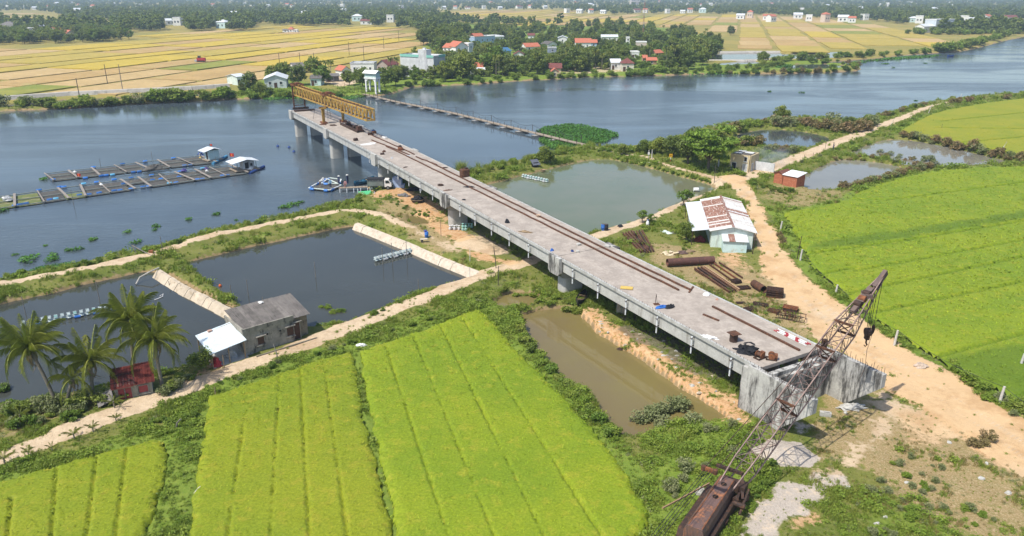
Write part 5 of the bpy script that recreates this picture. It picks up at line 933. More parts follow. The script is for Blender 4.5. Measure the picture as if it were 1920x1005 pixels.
a = G(1205, 76, 1); mt = thing('radio_mast', 'thin red and white lattice radio mast rising from the village', 'mast', a, .3); RW = [surf('mast_grey', (.34, .33, .33)), surf('mast_red', (.40, .18, .15))]
for i in range(9):
    mb = MB(); z0, z1 = i*4.8-.5*(i == 0), (i+1)*4.8; h_ = .55
    for k in range(3): a1 = k*2.094; a2 = (k+1)*2.094; p = lambda a_, z: (h_*math.cos(a_), h_*math.sin(a_), z); mb.beam(p(a1, z0), p(a1, z1), .12); [mb.beam(p(a1, z0+j*1.6), p(a2, z0+(j+1)*1.6), .06) for j in range(3)]
    mb.build('mast_section', RW[i % 2], mt)
# ================================================================= floating footbridge
PLANK = surf('weathered_planks', (.34, .28, .21), (.26, .21, .16), 2, .9, c3=(.17, .13, .10), s3=3); POSTM = surf('dark_post', (.10, .085, .07), (.07, .06, .05), 3, .9); STONE = surf('grey_stone', (.34, .33, .31), (.25, .24, .22), 1.5, .9)
fb_px = [(600, 157), (640, 165), (690, 178), (740, 190), (850, 212), (960, 239), (1060, 263), (1108, 274)]
fbp = [G(x, y, .75) for x, y in fb_px]; fb = thing('footbridge', 'long narrow floating footbridge crossing the river from bank to bank', 'footbridge', fbp[0])
O_ = Vector(fbp[0]); tot = []; L_ = 0
cum = [0]
for a, b in zip(fbp, fbp[1:]): cum.append(cum[-1]+(b-a).length)
def along(d):
    for i in range(len(cum)-1):
        if d <= cum[i+1] or i == len(cum)-2:
            k = (d-cum[i])/(cum[i+1]-cum[i]); return fbp[i].lerp(fbp[i+1], k)-O_, (fbp[i+1]-fbp[i]).normalized()
d = 0; i = 0
while d < cum[-1]-3.2:
    p, e = along(d); q, _ = along(min(d+3.35, cum[-1])); mb = MB(); mb.beam(p, q, 1.5, .16); mb.build('walkway_panel', PLANK if not (14 < d < 30) else RUST_O, fb)
    d += 3.4; i += 1
d = 18; i = 0
while d < cum[-1]-6:
    p, e = along(d); n_ = Vector((-e.y, e.x, 0)); c = p+Vector((0, 0, -.55)); mb = MB()
    mb.add([c+e*a*.8+n_*b*2.0+Vector((0, 0, z)) for a, b, z in ((-1, -.8, -.4), (1, -.8, -.4), (1, .8, -.4), (-1, .8, -.4), (-1, -1, .3), (1, -1, .3), (1, 1, .3), (-1, 1, .3))], [(3, 2, 1, 0), (4, 5, 6, 7), (0, 1, 5, 4), (1, 2, 6, 5), (2, 3, 7, 6), (3, 0, 4, 7)]); mb.build('pontoon', STONE, fb)
    d += 7.6
d = 4; tops = []
while d < cum[-1]-2:
    p, e = along(d); n_ = Vector((-e.y, e.x, 0)); tall = int(d/3.4) % 3 == 0
    for s_ in (-1, 1):
        h_ = 1.9 if tall and s_ > 0 else .85; mb = MB(); mb.beam(p+n_*s_*.75, p+n_*s_*.75+Vector((0, 0, h_)), .13); mb.build('rail_post', POSTM, fb)
        if tall and s_ > 0: tops.append(p+n_*.75+Vector((0, 0, 1.85)))
    d += 3.4
mb = MB()
for a, b in zip(tops, tops[1:]):
    pts = [a.lerp(b, k/6)-Vector((0, 0, .7*math.sin(math.pi*k/6))) for k in range(7)]; mb.tube(pts, .04, 5, False)
mb.build('guide_rope', CABLE, fb)
# ================================================================= canal embankment and pond walls
def ribbon(name, px, z0, width, prof, mat, label, cat, kind=None, pieces=1, zpx=None):
    """a wall or lining following a pixel polyline: prof = list of (offset across, height)"""
    P = [G(x, y, zpx if zpx is not None else z0) for x, y in px]; t = thing(name, label, cat, (P[0].x, P[0].y, 0)); o0 = Vector((P[0].x, P[0].y, 0)); seg = []
    for a, b in zip(P, P[1:]):
        L = (b-a).length; n = max(1, round(L/width)); seg += [(a.lerp(b, k/n), a.lerp(b, (k+1)/n)) for k in range(n)]
    for a, b in seg:
        e = (b-a); e.z = 0; e.normalize(); n_ = Vector((-e.y, e.x, 0)); jz = random.uniform(-.04, .04); jo = random.uniform(-.04, .04); mb = MB(); V = []
        for p in (a+e*.02, b-e*.02): V += [(p.x-o0.x+n_.x*(u+jo), p.y-o0.y+n_.y*(u+jo), z+jz) for u, z in prof]
        m = len(prof); mb.add(V, [tuple(range(m)), tuple(range(2*m-1, m-1, -1))]+[(i, m+i, m+(i+1) % m, (i+1) % m) for i in range(m)]); mb.build('panel', mat, t)
    return t
PANELM = surf('pale_concrete_lining', (.52, .44, .34), (.43, .36, .27), 1.2, .9, c3=(.28, .22, .15), s3=1.6, rnd=.1); EMB = surf('far_concrete', (.50, .47, .42), (.42, .39, .35), .5, .9, c3=(.28, .27, .24), s3=.4)
ribbon('pond_wall', [(296, 508), (345, 538), (400, 566), (452, 592), (475, 603)], 1.0, 1.5, [(-1.0, .15), (-.15, 1.12), (.28, 1.16), (.28, .5), (-.9, -.3)], PANELM, 'row of pale concrete lining panels between the two dark ponds', 'pond wall')
ribbon('pond_wall', [(668, 420), (700, 432), (760, 456), (830, 486), (898, 513)], 1.05, 3.0, [(-.95, .10), (-.25, 1.15), (.35, 1.20), (.35, .5), (-.8, -.3)], surf('sandbag_wall', (.60, .52, .42), (.50, .42, .33), 1.5, .95, c3=(.36, .29, .21), s3=2.), 'pale sandy pond wall on the bridge side of the dark pond', 'pond wall')
ribbon('canal_wall', [(-120, 196), (0, 188), (130, 179), (200, 176), (280, 172), (360, 168), (430, 163)], 1.0, 22., [(-1.4, .1), (-.6, 2.3), (.5, 2.4), (.5, .2)], EMB, 'long pale concrete canal wall on the far left bank', 'canal wall')
ribbon('pond_dike', [(1325, 98), (1400, 97), (1462, 97)], 1.0, 20, [(-1.5, .2), (-.8, 1.5), (.8, 1.5), (1.5, .2)], EMB, 'pale dike behind the far fish ponds at the village edge', 'dike'); ribbon('pond_dike', [(1325, 113), (1400, 113), (1462, 111)], 1.0, 20, [(-1.5, .2), (-.8, 1.4), (.8, 1.4), (1.5, .2)], EMB, 'pale dike between the far fish ponds at the village edge', 'dike')
# ================================================================= fish cage rafts
RAFT_W = surf('raft_timber', (.26, .28, .25), (.18, .20, .18), 2, .9, c3=(.33, .38, .34), s3=2); DRUM_B = surf('blue_float', (.035, .13, .40), (.04, .17, .48), 2, .45, bump=0, rnd=.35); DRUM_C = surf('cyan_float', (.12, .40, .62), (.10, .35, .55), 2, .45, bump=0); NET = surf('brown_net', (.085, .08, .075), (.065, .065, .065), 1.5, .9, bump=.5, c3=(.16, .15, .10), s3=2); NET_G = surf('weedy_net', (.10, .14, .04), (.16, .17, .06), 1.2, .95, bump=.6, c3=(.26, .22, .14), s3=.8)
_dm = MB(); _dm.lathe([(.27, -.44), (.29, -.40), (.29, .40), (.27, .44)], n=12, M=Euler((0, math.pi/2, 0)).to_matrix()); DRUM = _dm.mesh('drum', None, True); 
def raft(label, f0_, f1_, n0_, n1_, ncell, drums, greens=()):
    a, b, c, d = (G(*p, .35) for p in (f0_, f1_, n0_, n1_)); t = thing('fish_cage_raft', label, 'fish cage raft', a); O = Vector(a); L = lambda p: p-O
    rot = math.atan2((b-a).y, (b-a).x)
    for k in (0, .5, 1):
        p, q = a.lerp(c, k), b.lerp(d, k)
        for i in range(ncell): mb = MB(); jj = lambda i_: Vector((0, .14*math.sin(i_*2.3+k*5), .03*math.sin(i_*1.7+k))); mb.beam(L(p.lerp(q, i/ncell))+jj(i), L(p.lerp(q, (i+1)/ncell))+jj(i+1), .2, .14); mb.build('long_beam', RAFT_W, t)
    for i in range(ncell+1):
        p, q = a.lerp(b, i/ncell+.012*math.sin(i*3.1)), c.lerp(d, i/ncell+.012*math.sin(i*1.9+1)); e = (q-p).normalized(); mb = MB(); mb.beam(L(p-e*.4)+Vector((0, 0, .15)), L(q+e*.4)+Vector((0, 0, .15)), .42 if i % 3 else .22, .1); mb.build('cross_beam', CROSS, t)
    for i in range(ncell):
        for k in (0, .5):
            q = [a.lerp(c, k).lerp(b.lerp(d, k), i/ncell), a.lerp(c, k).lerp(b.lerp(d, k), (i+1)/ncell), a.lerp(c, k+.5).lerp(b.lerp(d, k+.5), (i+1)/ncell), a.lerp(c, k+.5).lerp(b.lerp(d, k+.5), i/ncell)]
            if (i*7+int(k*10)*3) % 9 == 1: continue
            mb = MB(); cen = sum(q, Vector())/4; mid = L(cen); mid.z = -.12; V = [L(p.lerp(cen, .04))+Vector((0, 0, -.22)) for p in q]+[mid]; mb.add(V, [(0, 1, 4), (1, 2, 4), (2, 3, 4), (3, 0, 4)]); mb.build('net', NET_G if i in greens else NET, t)
    for i, (px, py) in enumerate(drums):
        p = G(px, py, .18); me = DRUM.copy() if False else DRUM; o = obj('float_drum', DRUMS[1 if i % 9 == 4 else 0], t, L(p), (0, 0, rot+random.uniform(-.15, .15)))
    return t
CROSS = surf('cross_plank', (.28, .25, .22), (.20, .17, .15), 2, .9, c3=(.40, .37, .33), s3=2)
DRUMS = [DRUM.copy(), DRUM.copy()]; DRUMS[0].materials.append(DRUM_B); DRUMS[1].materials.append(DRUM_C)
raft('upper fish cage raft with dark nets ending at the teal hut', (84, 326), (372, 292), (97, 338.5), (402, 304), 7, [(100, 337), (160, 334), (190, 330), (199, 329), (211, 328), (250, 323), (261, 322), (346, 311), (357, 310), (175, 314), (230, 308), (272, 303), (325, 297)])
raft('long lower fish cage raft with weedy left cages ending at the white roofed hut', (-60, 377), (428, 310), (-60, 399), (462, 324), 13, [(28, 386), (38, 384), (49, 382), (93, 375), (105, 373), (149, 366), (167, 365), (186, 362), (214, 358), (225, 357), (246, 355), (268, 351), (279, 350), (318, 344), (330, 343), (370, 337), (380, 336), (417, 330), (427, 329), (73, 357), (112, 351), (120, 351), (157, 345), (181, 342), (214, 337), (232, 345), (286, 338), (302, 336), (284, 329), (338, 322), (344, 321), (380, 316), (336, 332), (246, 334)], (1, 2, 4))
def hut(name, label, p1, p2, dd, hh, wall, over, open_=False):
    a = G(*p1, .5); b = G(*p2, .5); rz = math.atan2(b.y-a.y, b.x-a.x); w = (b-a).length; t = thing(name, label, 'floating hut', a, rz)
    mb = MB(); mb.box((w/2, dd/2, 0), (w+1.2, dd+1.0, .2)); mb.build('platform', PLANK, t)
    if open_:
        mb = MB(); mb.box((w*.66, dd*.55, hh/2+.1), (w*.6, dd*.7, hh)); mb.build('wall', wall, t); window(t, w*.55, dd*.2, hh*.5, .8, 1.3, 'f', wall, False, 'door', DARKIN); window(t, w*.8, dd*.2, hh*.55, .5, .6, 'f', wall, False, 'window', DARKIN)
        for x, y in ((0, 0), (0, dd), (w, 0), (w, dd)): mb = MB(); mb.beam((x, y, 0), (x, y, hh), .1); mb.build('post', RAFT_W, t)
    else:
        mb = MB(); mb.box((w/2, dd/2, hh/2+.1), (w, dd, hh)); mb.build('wall', wall, t); window(t, 0, dd*.4, hh*.45, .8, hh*.8, 'l', TIN, False, 'door', DARKIN)
        mb = MB(); mb.beam((w*.5, -.02, .1), (w*.5, -.02, hh), .04); mb.build('seam', TIN, t)
    mb = MB(); m = w/2; prof = [(-over, hh-.05), (m, hh+.55), (w+over*.5, hh-.0), (w+over*.5, hh+.07), (m, hh+.62), (-over, hh+.02)]; mb.prism(prof, -.5, dd+.5, 'y'); mb.build('roof', TIN, t); return t, w
h1, w1_ = hut('floating_hut', 'teal walled floating hut with white roof on the upper cage raft', (393, 301), (412, 298), 2.2, 2.1, MINTB, 1.2); h2, w2_ = hut('floating_hut', 'open floating hut with broad white roof on the lower cage raft', (446, 321), (481, 316), 3.0, 1.7, PLASTER_G, 1.2, True)
mb = MB(); a, b = G(399, 307, .2)-h1.location, G(425, 293, .2)-h1.location; M_ = Matrix.Rotation(-h1.rotation_euler.z, 4, 'Z'); mb.tube([M_ @ a, M_ @ b], .33, 12); mb.build('float_pipe', surf('blue_pipe', (.07, .27, .46)), h1, smooth=True)
mb = MB(); a, b = G(468, 325, .2)-h2.location, G(495, 312, .2)-h2.location; M_ = Matrix.Rotation(-h2.rotation_euler.z, 4, 'Z'); mb.tube([M_ @ a, M_ @ b], .30, 12); mb.build('float_pipe', BLUE_D, h2, smooth=True)
FLAG = surf('red_flag', (.60, .03, .03), (.55, .03, .03), 2, .7, bump=0); STAR = surf('yellow_star', (.75, .55, .05), None, 2, .7, bump=0)
def flag(p, h_, label, s_=1.):
    t = thing('red_flag', label, 'flag', p); mb = MB(); mb.tube([(0, 0, 0), (0, 0, h_)], .03, 6); mb.build('pole', POSTM, t)
    mb = MB(); n = 6; V = [(k*.14*s_, .06*math.sin(k*1.3), h_-.05-j*.55*s_) for k in range(n) for j in (0, 1)]; V += [(x, y+.012, z) for x, y, z in V]; b = 2*n; mb.add(V, [(2*k, 2*k+2, 2*k+3, 2*k+1) for k in range(n-1)]+[(b+2*k+1, b+2*k+3, b+2*k+2, b+2*k) for k in range(n-1)]); c = mb.build('cloth', FLAG, t)
    mb = MB(); st = [((.11 if k % 2 else .24)*.55*s_*math.sin(k*math.pi/5)+.35*s_, h_-.32*s_+(.11 if k % 2 else .24)*.55*s_*math.cos(k*math.pi/5)) for k in range(10)]; mb.prism(st, -.09, -.08, 'y'); mb.build('star', STAR, c)
flag(G(433, 309, .4), 2.6, 'red flag with yellow star on a pole left of the open hut', 1.3); flag(G(394, 277, 2.6), .9, 'small red flag on the roof of the teal hut', .8); flag(G(145, 334, .5), 1.0, 'small red flag on the front of the upper cage raft', 1.1)
lump('net_heap', surf('grey_net_heap', (.13, .125, .115), (.09, .085, .08), 3, .9, bump=.8), G(290, 319, .35), (1.9, .7), 1.1, 'dark heap of nets lying on the upper cage raft', 'net heap', 51, 14, .3, .25)
for px, py, mt_, lab, s_ in ((376, 291, BLUE_D, 'dark blue barrels beside the teal hut', .7), (377, 296, YBOARD, 'yellow jerrycan below the blue barrels on the raft', .4), (470, 318, WHITE, 'white laundry and sacks on the open hut platform', .6), (190, 347, WHITE, 'white sack on a cross beam of the lower raft', .35), (140, 323, WHITE, 'white sack on the upper raft by the small flag', .35), (388, 321, WHITE, 'white sack at the purple bundle on the lower raft', .35), (387, 317, surf('purple_cloth', (.12, .10, .25)), 'purple grey bundle on a plank of the lower raft', .5), (15, 375, GREYSH, 'grey pile of bags on the left end of the lower raft', .8), (8, 372, WHITE, 'white bag on the left end of the lower raft', .4), (345, 321, surf('purple_tarp', (.10, .09, .28)), 'purple tarp bundle in the middle of the lower raft', .6)): lump('raft_load', mt_, G(px, py, .45), (s_, s_*.7), s_*.9, lab, 'raft load', int(px), 10, .3)
def stick(name, px, py, h_, r_, label, cat, mat, lean=(0, 0), z=None, group=None, p=None):
    p = p or (ground(px, py) if z is None else G(px, py, z)); mb = MB(); mb.tube([(0, 0, -.8), (lean[0]*.5, lean[1]*.5, h_*.5), (lean[0], lean[1], h_)], r_, 7, r2=r_*.75); return tag(mb.build(name, mat, None, p), label, cat, group)
# posts in the ponds and the river
GREYPOST = surf('grey_stake', (.22, .20, .18), (.16, .15, .13), 3, .9); CONPOST = surf('concrete_post', (.56, .54, .50), (.46, .44, .41), 3, .9)
for px, py, h_, lab in [(138, 382, 2.6, 'stake in the river before the lower raft'), (285, 295, 1.4, 'thin stake behind the upper raft'), (188, 308, 1.2, 'thin stake at the far side of the upper raft'), (592, 520, 2.2, 'dark stake in the middle of the large dark pond'), (466, 555, 2.2, 'stake near the left wall of the large dark pond'), (434, 552, 1.3, 'short dark stake beside the orange buoy'), (187, 565, 2.6, 'stake standing in the left dark pond behind the aerator'), (48, 588, 2.2, 'dark stake at the left end of the aerator'), (318, 538, .8, 'short stake by the lining panels'), (785, 545, 1.6, 'white capped stake near the path corner of the dark pond'), (495, 583, 1.8, 'thin white stake behind the grey house'), (718, 496, 2.6, 'left stake holding the pond aerator'), (736, 493, 3.0, 'middle stake holding the pond aerator'), (763, 487, 3.0, 'right stake holding the pond aerator')]: stick('stake', px, py, h_, .05, lab, 'stake', GREYPOST, z=.3)
t = thing('buoy', 'small orange buoy floating in the large dark pond', 'buoy', G(413, 537, .3)); mb = MB(); mb.lathe([(.05, -.1), (.17, -.05), (.21, .1), (.15, .25), (.05, .33)], n=12); mb.build('float', surf('orange_plastic', (.60, .13, .04)), t); mb = MB(); mb.tube([(0, 0, .3), (0, 0, .45)], .03, 6); mb.build('ring', POSTM, t)
# aerators
AER_M = surf('aerator_white', (.62, .68, .68), (.5, .6, .6), 2, .5, bump=0)
def aerator(label, p0, p1, z, n, bodycol, kap):
    a, b = G(*p0, z+.12), G(*p1, z+.12); L = (b-a).length; t = thing('paddle_aerator', label, 'aerator', a, math.atan2((b-a).y, (b-a).x))
    for y in (-.22, .22): mb = MB(); mb.tube([(0, y, .12), (L, y, .12)], .045, 6); mb.build('shaft', AER_M, t)
    for i in range(n):
        x = L*(i+.5)/n; mb = MB(); mb.box((x, 0, .33), (.32, .36, .34)); pw = mb.build('paddle_hub', bodycol[i % len(bodycol)], t); mb = MB()
        for k in range(3): mb.box((x, 0, .22), (.36, .06, .8), M=Euler((k*math.pi/3, 0, 0)).to_matrix().to_4x4())
        mb.build('paddle', AER_M, pw)
        if i % 3 == 2: mb = MB(); mb.tube([(x-.15, -.42, .02), (x+.5, -.42, .02)], .16, 8); mb.build('float', kap, t)
_teal = surf('aerator_teal', (.30, .55, .50), None, 2, .5, bump=0); _wt = surf('aerator_cream', (.66, .72, .70), None, 2, .5, bump=0)
aerator('long paddle aerator with many white hubs in the left dark pond', (38, 612), (228, 576), .3, 16, [_wt, _wt, _teal], BLUE); aerator('paddle aerator on stakes in the large dark pond', (702, 489), (772, 472), .3, 11, [_wt, GREYSH], GREYSH); aerator('paddle aerator at the far corner of the green pond', (979, 331), (1028, 341), .3, 10, [_wt, _teal], GREYSH)
# hose and pump in the left pond
mb = MB(); mb.tube([G(*p)-G(298, 505, 1.3) for p in ((298, 502, 1.4), (280, 510, 1.4), (262, 520, .9), (255, 533, .4))], .10, 8); tag(mb.build('drain_hose', surf('grey_hose', (.5, .47, .42)), None, G(298, 505, 1.3)), 'thick pale hose bending over the bank into the left pond', 'hose')
mb = MB(); mb.tube([G(*p, .36)-G(300, 555, .36) for p in ((300, 555), (306, 551), (305, 556), (296, 560), (290, 562))], .05, 6); tag(mb.build('floating_hose', WHITE, None, G(300, 555, .36)), 'white curl of hose floating in the left dark pond', 'hose')
t = thing('pump_rig', 'old pump frame of dark poles on the sand dike above the left pond', 'pump', ground(262, 476)); mb = MB(); mb.tube([(-.4, 0, -.2), (-1.0, .2, 1.3)], .06, 6); mb.tube([(.4, .2, -.2), (-.9, .2, 1.25)], .06, 6); mb.tube([(-1.0, .2, 1.2), (1.2, -.8, .5), (2.6, -1.5, .15)], .07, 6); mb.build('frame', GREYPOST, t); mb = MB(); mb.box((2.0, -.6, .5), (.6, .4, .45)); mb.build('motor', RUST_O, t)
stick('pole', 305, 472, 2.3, .05, 'dark pole with a white box on the dike by the pump', 'pole', GREYPOST)
# ================================================================= dock, cage, boats, truck
def raftlet(label, pxs, z=.3):
    P = [G(x, y, z) for x, y in pxs]; t = thing('float_cage', label, 'float cage', P[0]); O = Vector(P[0])
    for i, (a, b) in enumerate(zip(P, P[1:]+P[:1])):
        a, b = a-O, b-O; mb = MB(); mb.beam(a+Vector((0, 0, .2)), b+Vector((0, 0, .2)), .22, .1); mb.build('frame_plank', PIPE_W if i % 2 else MINT, t); L = (b-a).length; n = max(1, int(L/1.5))
        for k in range(n):
            if (i in (0, 3) and k % 2 == 0) or (i == 1 and k == 0): p = a.lerp(b, (k+.5)/n); obj('float_drum', DRUMS[0], t, p, (0, 0, math.atan2((b-a).y, (b-a).x)), .95)
    mb = MB(); c = sum(P, Vector())/len(P)-O; mb.add([p-O+(c-p+O)*.06+Vector((0, 0, -.1)) for p in P]+[c+Vector((0, 0, -.05))], [(i, (i+1) % len(P), len(P)) for i in range(len(P))]); mb.build('net', NET, t); return t
raftlet('square float cage with blue drums off the end of the dock', [(579, 354), (618, 358), (640, 349), (612, 336)]); raftlet('second float cage with a green net frame behind the first', [(603, 345), (636, 346), (640, 338), (618, 335)])
dk = thing('dock', 'short plank dock on posts leading to the float cages', 'dock', G(636, 352, .7)); O = Vector(dk.location)
for i in range(9): a = G(636+6.2*i, 352-.25*i, .75)-O; b = G(642+6.2*i, 352-.25*i, .75)-O; mb = MB(); mb.beam(a, b-Vector((.05, 0, 0)), 1.1, .08); mb.build('plank', PLANK, dk)
for i in range(5): a = G(638+13*i, 353-.4*i, .75)-O; mb = MB(); mb.beam(a+Vector((0, -.5, 0)), a+Vector((0, -.5, -1.8)), .13); mb.build('post', PIPE_W, dk)
gp_ = thing('green_platform', 'little platform with bright green mesh floor on white posts', 'platform', G(670, 365, .9)); O = Vector(gp_.location)
q = [G(x, y, .9)-O for x, y in ((671, 359), (694, 357), (702, 364), (680, 367))]; mb = MB(); mb.add(q+[p-Vector((0, 0, .08)) for p in q], [(0, 1, 2, 3), (7, 6, 5, 4), (0, 4, 5, 1), (1, 5, 6, 2), (2, 6, 7, 3), (3, 7, 4, 0)]); mb.build('mesh_floor', surf('green_mesh', (.08, .42, .18), (.10, .48, .22), 3, .7), gp_)
for p in q+[q[0].lerp(q[3], .5)]: mb = MB(); mb.beam(p+Vector((0, 0, .5)), p-Vector((0, 0, 1.8)), .12); mb.build('post', PIPE_W, gp_)
def boat(name, label, p0, p1, z, beam_, hh, mat, inner, seats=2):
    a, b = G(*p0, z), G(*p1, z); L = (b-a).length; t = thing(name, label, 'boat', (a+b)/2, math.atan2((b-a).y, (b-a).x)); N = 11; V = []
    for i in range(N):
        u = i/(N-1)*2-1; wd = beam_/2*max(.03, (1-abs(u)**2.4)); sh = hh*(.75+.5*u*u)
        V += [(u*L/2, s_*wd*k, z_) for s_, k, z_ in ((-1, 1, sh), (-1, .8, hh*.25), (-1, .35, -.1), (1, .35, -.1), (1, .8, hh*.25), (1, 1, sh))]
    F = [(i*6+k, i*6+k+1, i*6+6+k+1, i*6+6+k) for i in range(N-1) for k in range(5)]; V2 = [(x*.97, y*.88, z_+.05) for x, y, z_ in V]; b_ = len(V)
    F += [tuple(reversed([q+b_ for q in f])) for f in F]; F += [(i*6, i*6+6, b_+i*6+6, b_+i*6) for i in range(N-1)]+[(i*6+5, b_+i*6+5, b_+i*6+11, i*6+11) for i in range(N-1)]
    mb = MB(); mb.add(V+V2, F); hl = mb.build('hull', mat, t, smooth=True)
    for k in range(seats): mb = MB(); x = L*(.5*(k+.5)/seats*1.3-.32); mb.box((x, 0, hh*.62), (.28, beam_*.72, .05)); mb.build('thwart', inner, t)
    mb = MB(); mb.box((0, 0, .02), (L*.6, beam_*.42, .05)); mb.build('floor', inner, t); return t
boat('wooden_boat', 'long dark wooden boat with blue rim moored beside the truck', (664, 348), (702, 338), .15, 1.5, .75, surf('boat_blue', (.03, .10, .17), (.04, .16, .28), 2, .7, c3=(.10, .36, .55), s3=2), TIMBER); boat('wooden_boat', 'old black wooden boat lying on grass under the bridge', (1083, 574), (1097, 551), 1.15, 1.2, .55, surf('boat_black', (.035, .032, .03)), surf('boat_rot', (.14, .10, .06)))
def coracle(px, py, z, r_, label, mat, tilt=0):
    t = thing('basket_boat', label, 'basket boat', G(px, py, z)); mb = MB(); mb.lathe([(r_*.45, 0), (r_*.85, .12), (r_, .45), (r_*1.03, .47), (r_*.96, .45), (r_*.8, .18), (r_*.3, .08)], n=20); mb.build('bowl', mat, t, smooth=True); mb = MB(); mb.tube([(r_*math.cos(a*.314), r_*math.sin(a*.314), .48) for a in range(21)], .04, 6, False); mb.build('rim', TIMBER, t)
coracle(783, 378, 1.0, 1.25, 'round dark basket boat full of nets on the bank below the deck', surf('tar_basket', (.06, .055, .05))); coracle(1018, 322, .35, .55, 'small pale basket boat at the edge of the green pond', surf('cane', (.45, .33, .2)))
lump('net_heap', BLACKN, G(783, 374, 1.3), (.9, .7), .6, 'grey black nets heaped in the round basket boat', 'net heap', 61); lump('tarp_heap', surf('grey_tarp', (.20, .20, .21)), ground(757, 368), (1.0, .5), .55, 'grey tarp heap with white bags on the bank left of the basket boat', 'tarp', 62)
# small truck
tk = thing('truck', 'small white cab truck with grey slatted bed and black tarp under the bridge', 'truck', ground(715, 354), R(3)); TG = surf('truck_grey', (.22, .24, .23), (.17, .19, .18), 2, .6); BLK = surf('rubber', (.015, .015, .016), (.025, .025, .025), 4, .85); GLASS = surf('truck_glass', (.02, .03, .04), (.03, .04, .05), 1, .08, bump=0, spec=.6)
mb = MB(); mb.box((-.9, 0, .62), (3.3, .8, .16)); mb.box((1.3, 0, .62), (1.3, .8, .16)); mb.build('chassis', BLK, tk); mb = MB(); mb.box((-.95, 0, .80), (3.1, 1.7, .12)); mb.build('bed_floor', TG, tk)
for y in (-.83, .83):
    for k in range(4): mb = MB(); mb.box((-.95, y, 1.0+k*.24), (3.1, .05, .19)); mb.build('slat', TG, tk)
    for x in (-2.4, -1.4, -.4, .5): mb = MB(); mb.box((x, y*1.04, 1.35), (.07, .05, 1.2)); mb.build('stake', TG, tk)
mb = MB(); mb.prism([(-.88, 1.7), (-.75, 2.15), (0, 2.28), (.75, 2.15), (.88, 1.7), (.8, 1.7), (.7, 2.08), (0, 2.2), (-.7, 2.08), (-.8, 1.7)], -2.5, .62, 'x'); mb.build('tarp_cover', BLACKN, tk)
mb = MB(); mb.prism([(.72, .62), (.72, 1.95), (1.55, 1.95), (1.98, 1.32), (2.05, 1.25), (2.05, .55), (.72, .5)], -.8, .8, 'y'); cb = mb.build('cab', WHITE, tk); bv = cb.modifiers.new('b', 'BEVEL'); bv.width = .06
mb = MB(); mb.add([(1.60, -.68, 1.90), (1.60, .68, 1.90), (2.0, .70, 1.32), (2.0, -.70, 1.32), (1.58, -.68, 1.88), (1.58, .68, 1.88), (1.97, .70, 1.30), (1.97, -.70, 1.30)], [(0, 1, 2, 3), (7, 6, 5, 4), (0, 4, 5, 1), (1, 5, 6, 2), (2, 6, 7, 3), (3, 7, 4, 0)]); mb.build('windscreen', GLASS, tk)
for y in (-.815, .815): mb = MB(); mb.prism([(.92, 1.25), (.92, 1.80), (1.5, 1.80), (1.78, 1.25)], y-.01, y+.01, 'y'); dr_ = mb.build('side_window', GLASS, tk)
for y in (-.6, .6): mb = MB(); mb.box((2.06, y, .85), (.05, .3, .2)); mb.build('headlight', PIPE_W, tk)
mb = MB(); mb.box((2.1, 0, .52), (.12, 1.6, .2)); mb.build('bumper', BLK, tk)
for x in (1.35, -1.7):
    for y in (-.72, .72): mb = MB(); mb.tube([(x, y-.12, .36), (x, y+.12, .36)], .37, 16); wh = mb.build('wheel', BLK, tk, smooth=True); mb = MB(); mb.tube([(x, y-.135, .36), (x, y+.135, .36)], .19, 12); mb.build('rim', TG, wh)
CRATE = surf('pale_blue_crate', (.36, .47, .70), (.42, .53, .75), 3, .6, rnd=.12); _c = MB(); _c.box((0, 0, .14), (.62, .42, .04)); [_c.box(c, s_) for c, s_ in (((0, -.2, .16), (.62, .03, .28)), ((0, .2, .16), (.62, .03, .28)), ((-.3, 0, .16), (.03, .42, .28)), ((.3, 0, .16), (.03, .42, .28)))]; CRATEM = _c.mesh('crate', CRATE)
sr = [ground(740+q*5.0, 351+q*.3) for q in range(4)]
for q, p in enumerate(sr):
    for r2 in range(3):
        for lv in range([7, 8, 6, 2][q]): tag(obj('crate', CRATEM, None, (p.x, p.y+r2*.5, p.z+lv*.27), (0, 0, random.uniform(-.06, .06))), 'pale blue plastic crate in the stacks beside the truck', 'crate', 'stacked blue crates beside the truck')
lump('black_junk', BLACKN, ground(777, 357), (1.6, .6), .6, 'black scrap metal pile right of the blue crates', 'scrap', 63); lump('white_bag', WHITE, ground(789, 358), (.25, .2), .5, 'white bag standing at the black scrap pile', 'bag', 64); lump('blue_barrel_heap', BLUE, ground(703, 354), (.45, .35), .85, 'blue barrel with bags at the shore end of the dock', 'barrel', 65)
t = thing('barrel', 'blue barrel with a purple rag on the bank above the pond wall', 'barrel', ground(800, 445), .2); mb = MB(); mb.lathe([(.27, 0), (.30, .05), (.30, .42), (.32, .45), (.30, .48), (.30, .85), (.26, .9)], n=14); mb.build('body', BLUE, t, smooth=True); mb = MB(); mb.box((-.15, .1, 1.0), (.4, .3, .25), .4); mb.build('rag', surf('purple_rag', (.12, .12, .35)), t)
t = thing('board_table', 'pale board lying on a low stand by the blue barrel', 'board', ground(795, 454), .3); mb = MB(); mb.box((0, 0, .5), (1.1, .55, .05)); mb.build('top', surf('pale_board', (.6, .52, .42)), t); mb = MB(); mb.box((-.3, 0, .25), (.3, .4, .48)); mb.build('stand', POSTM, t)
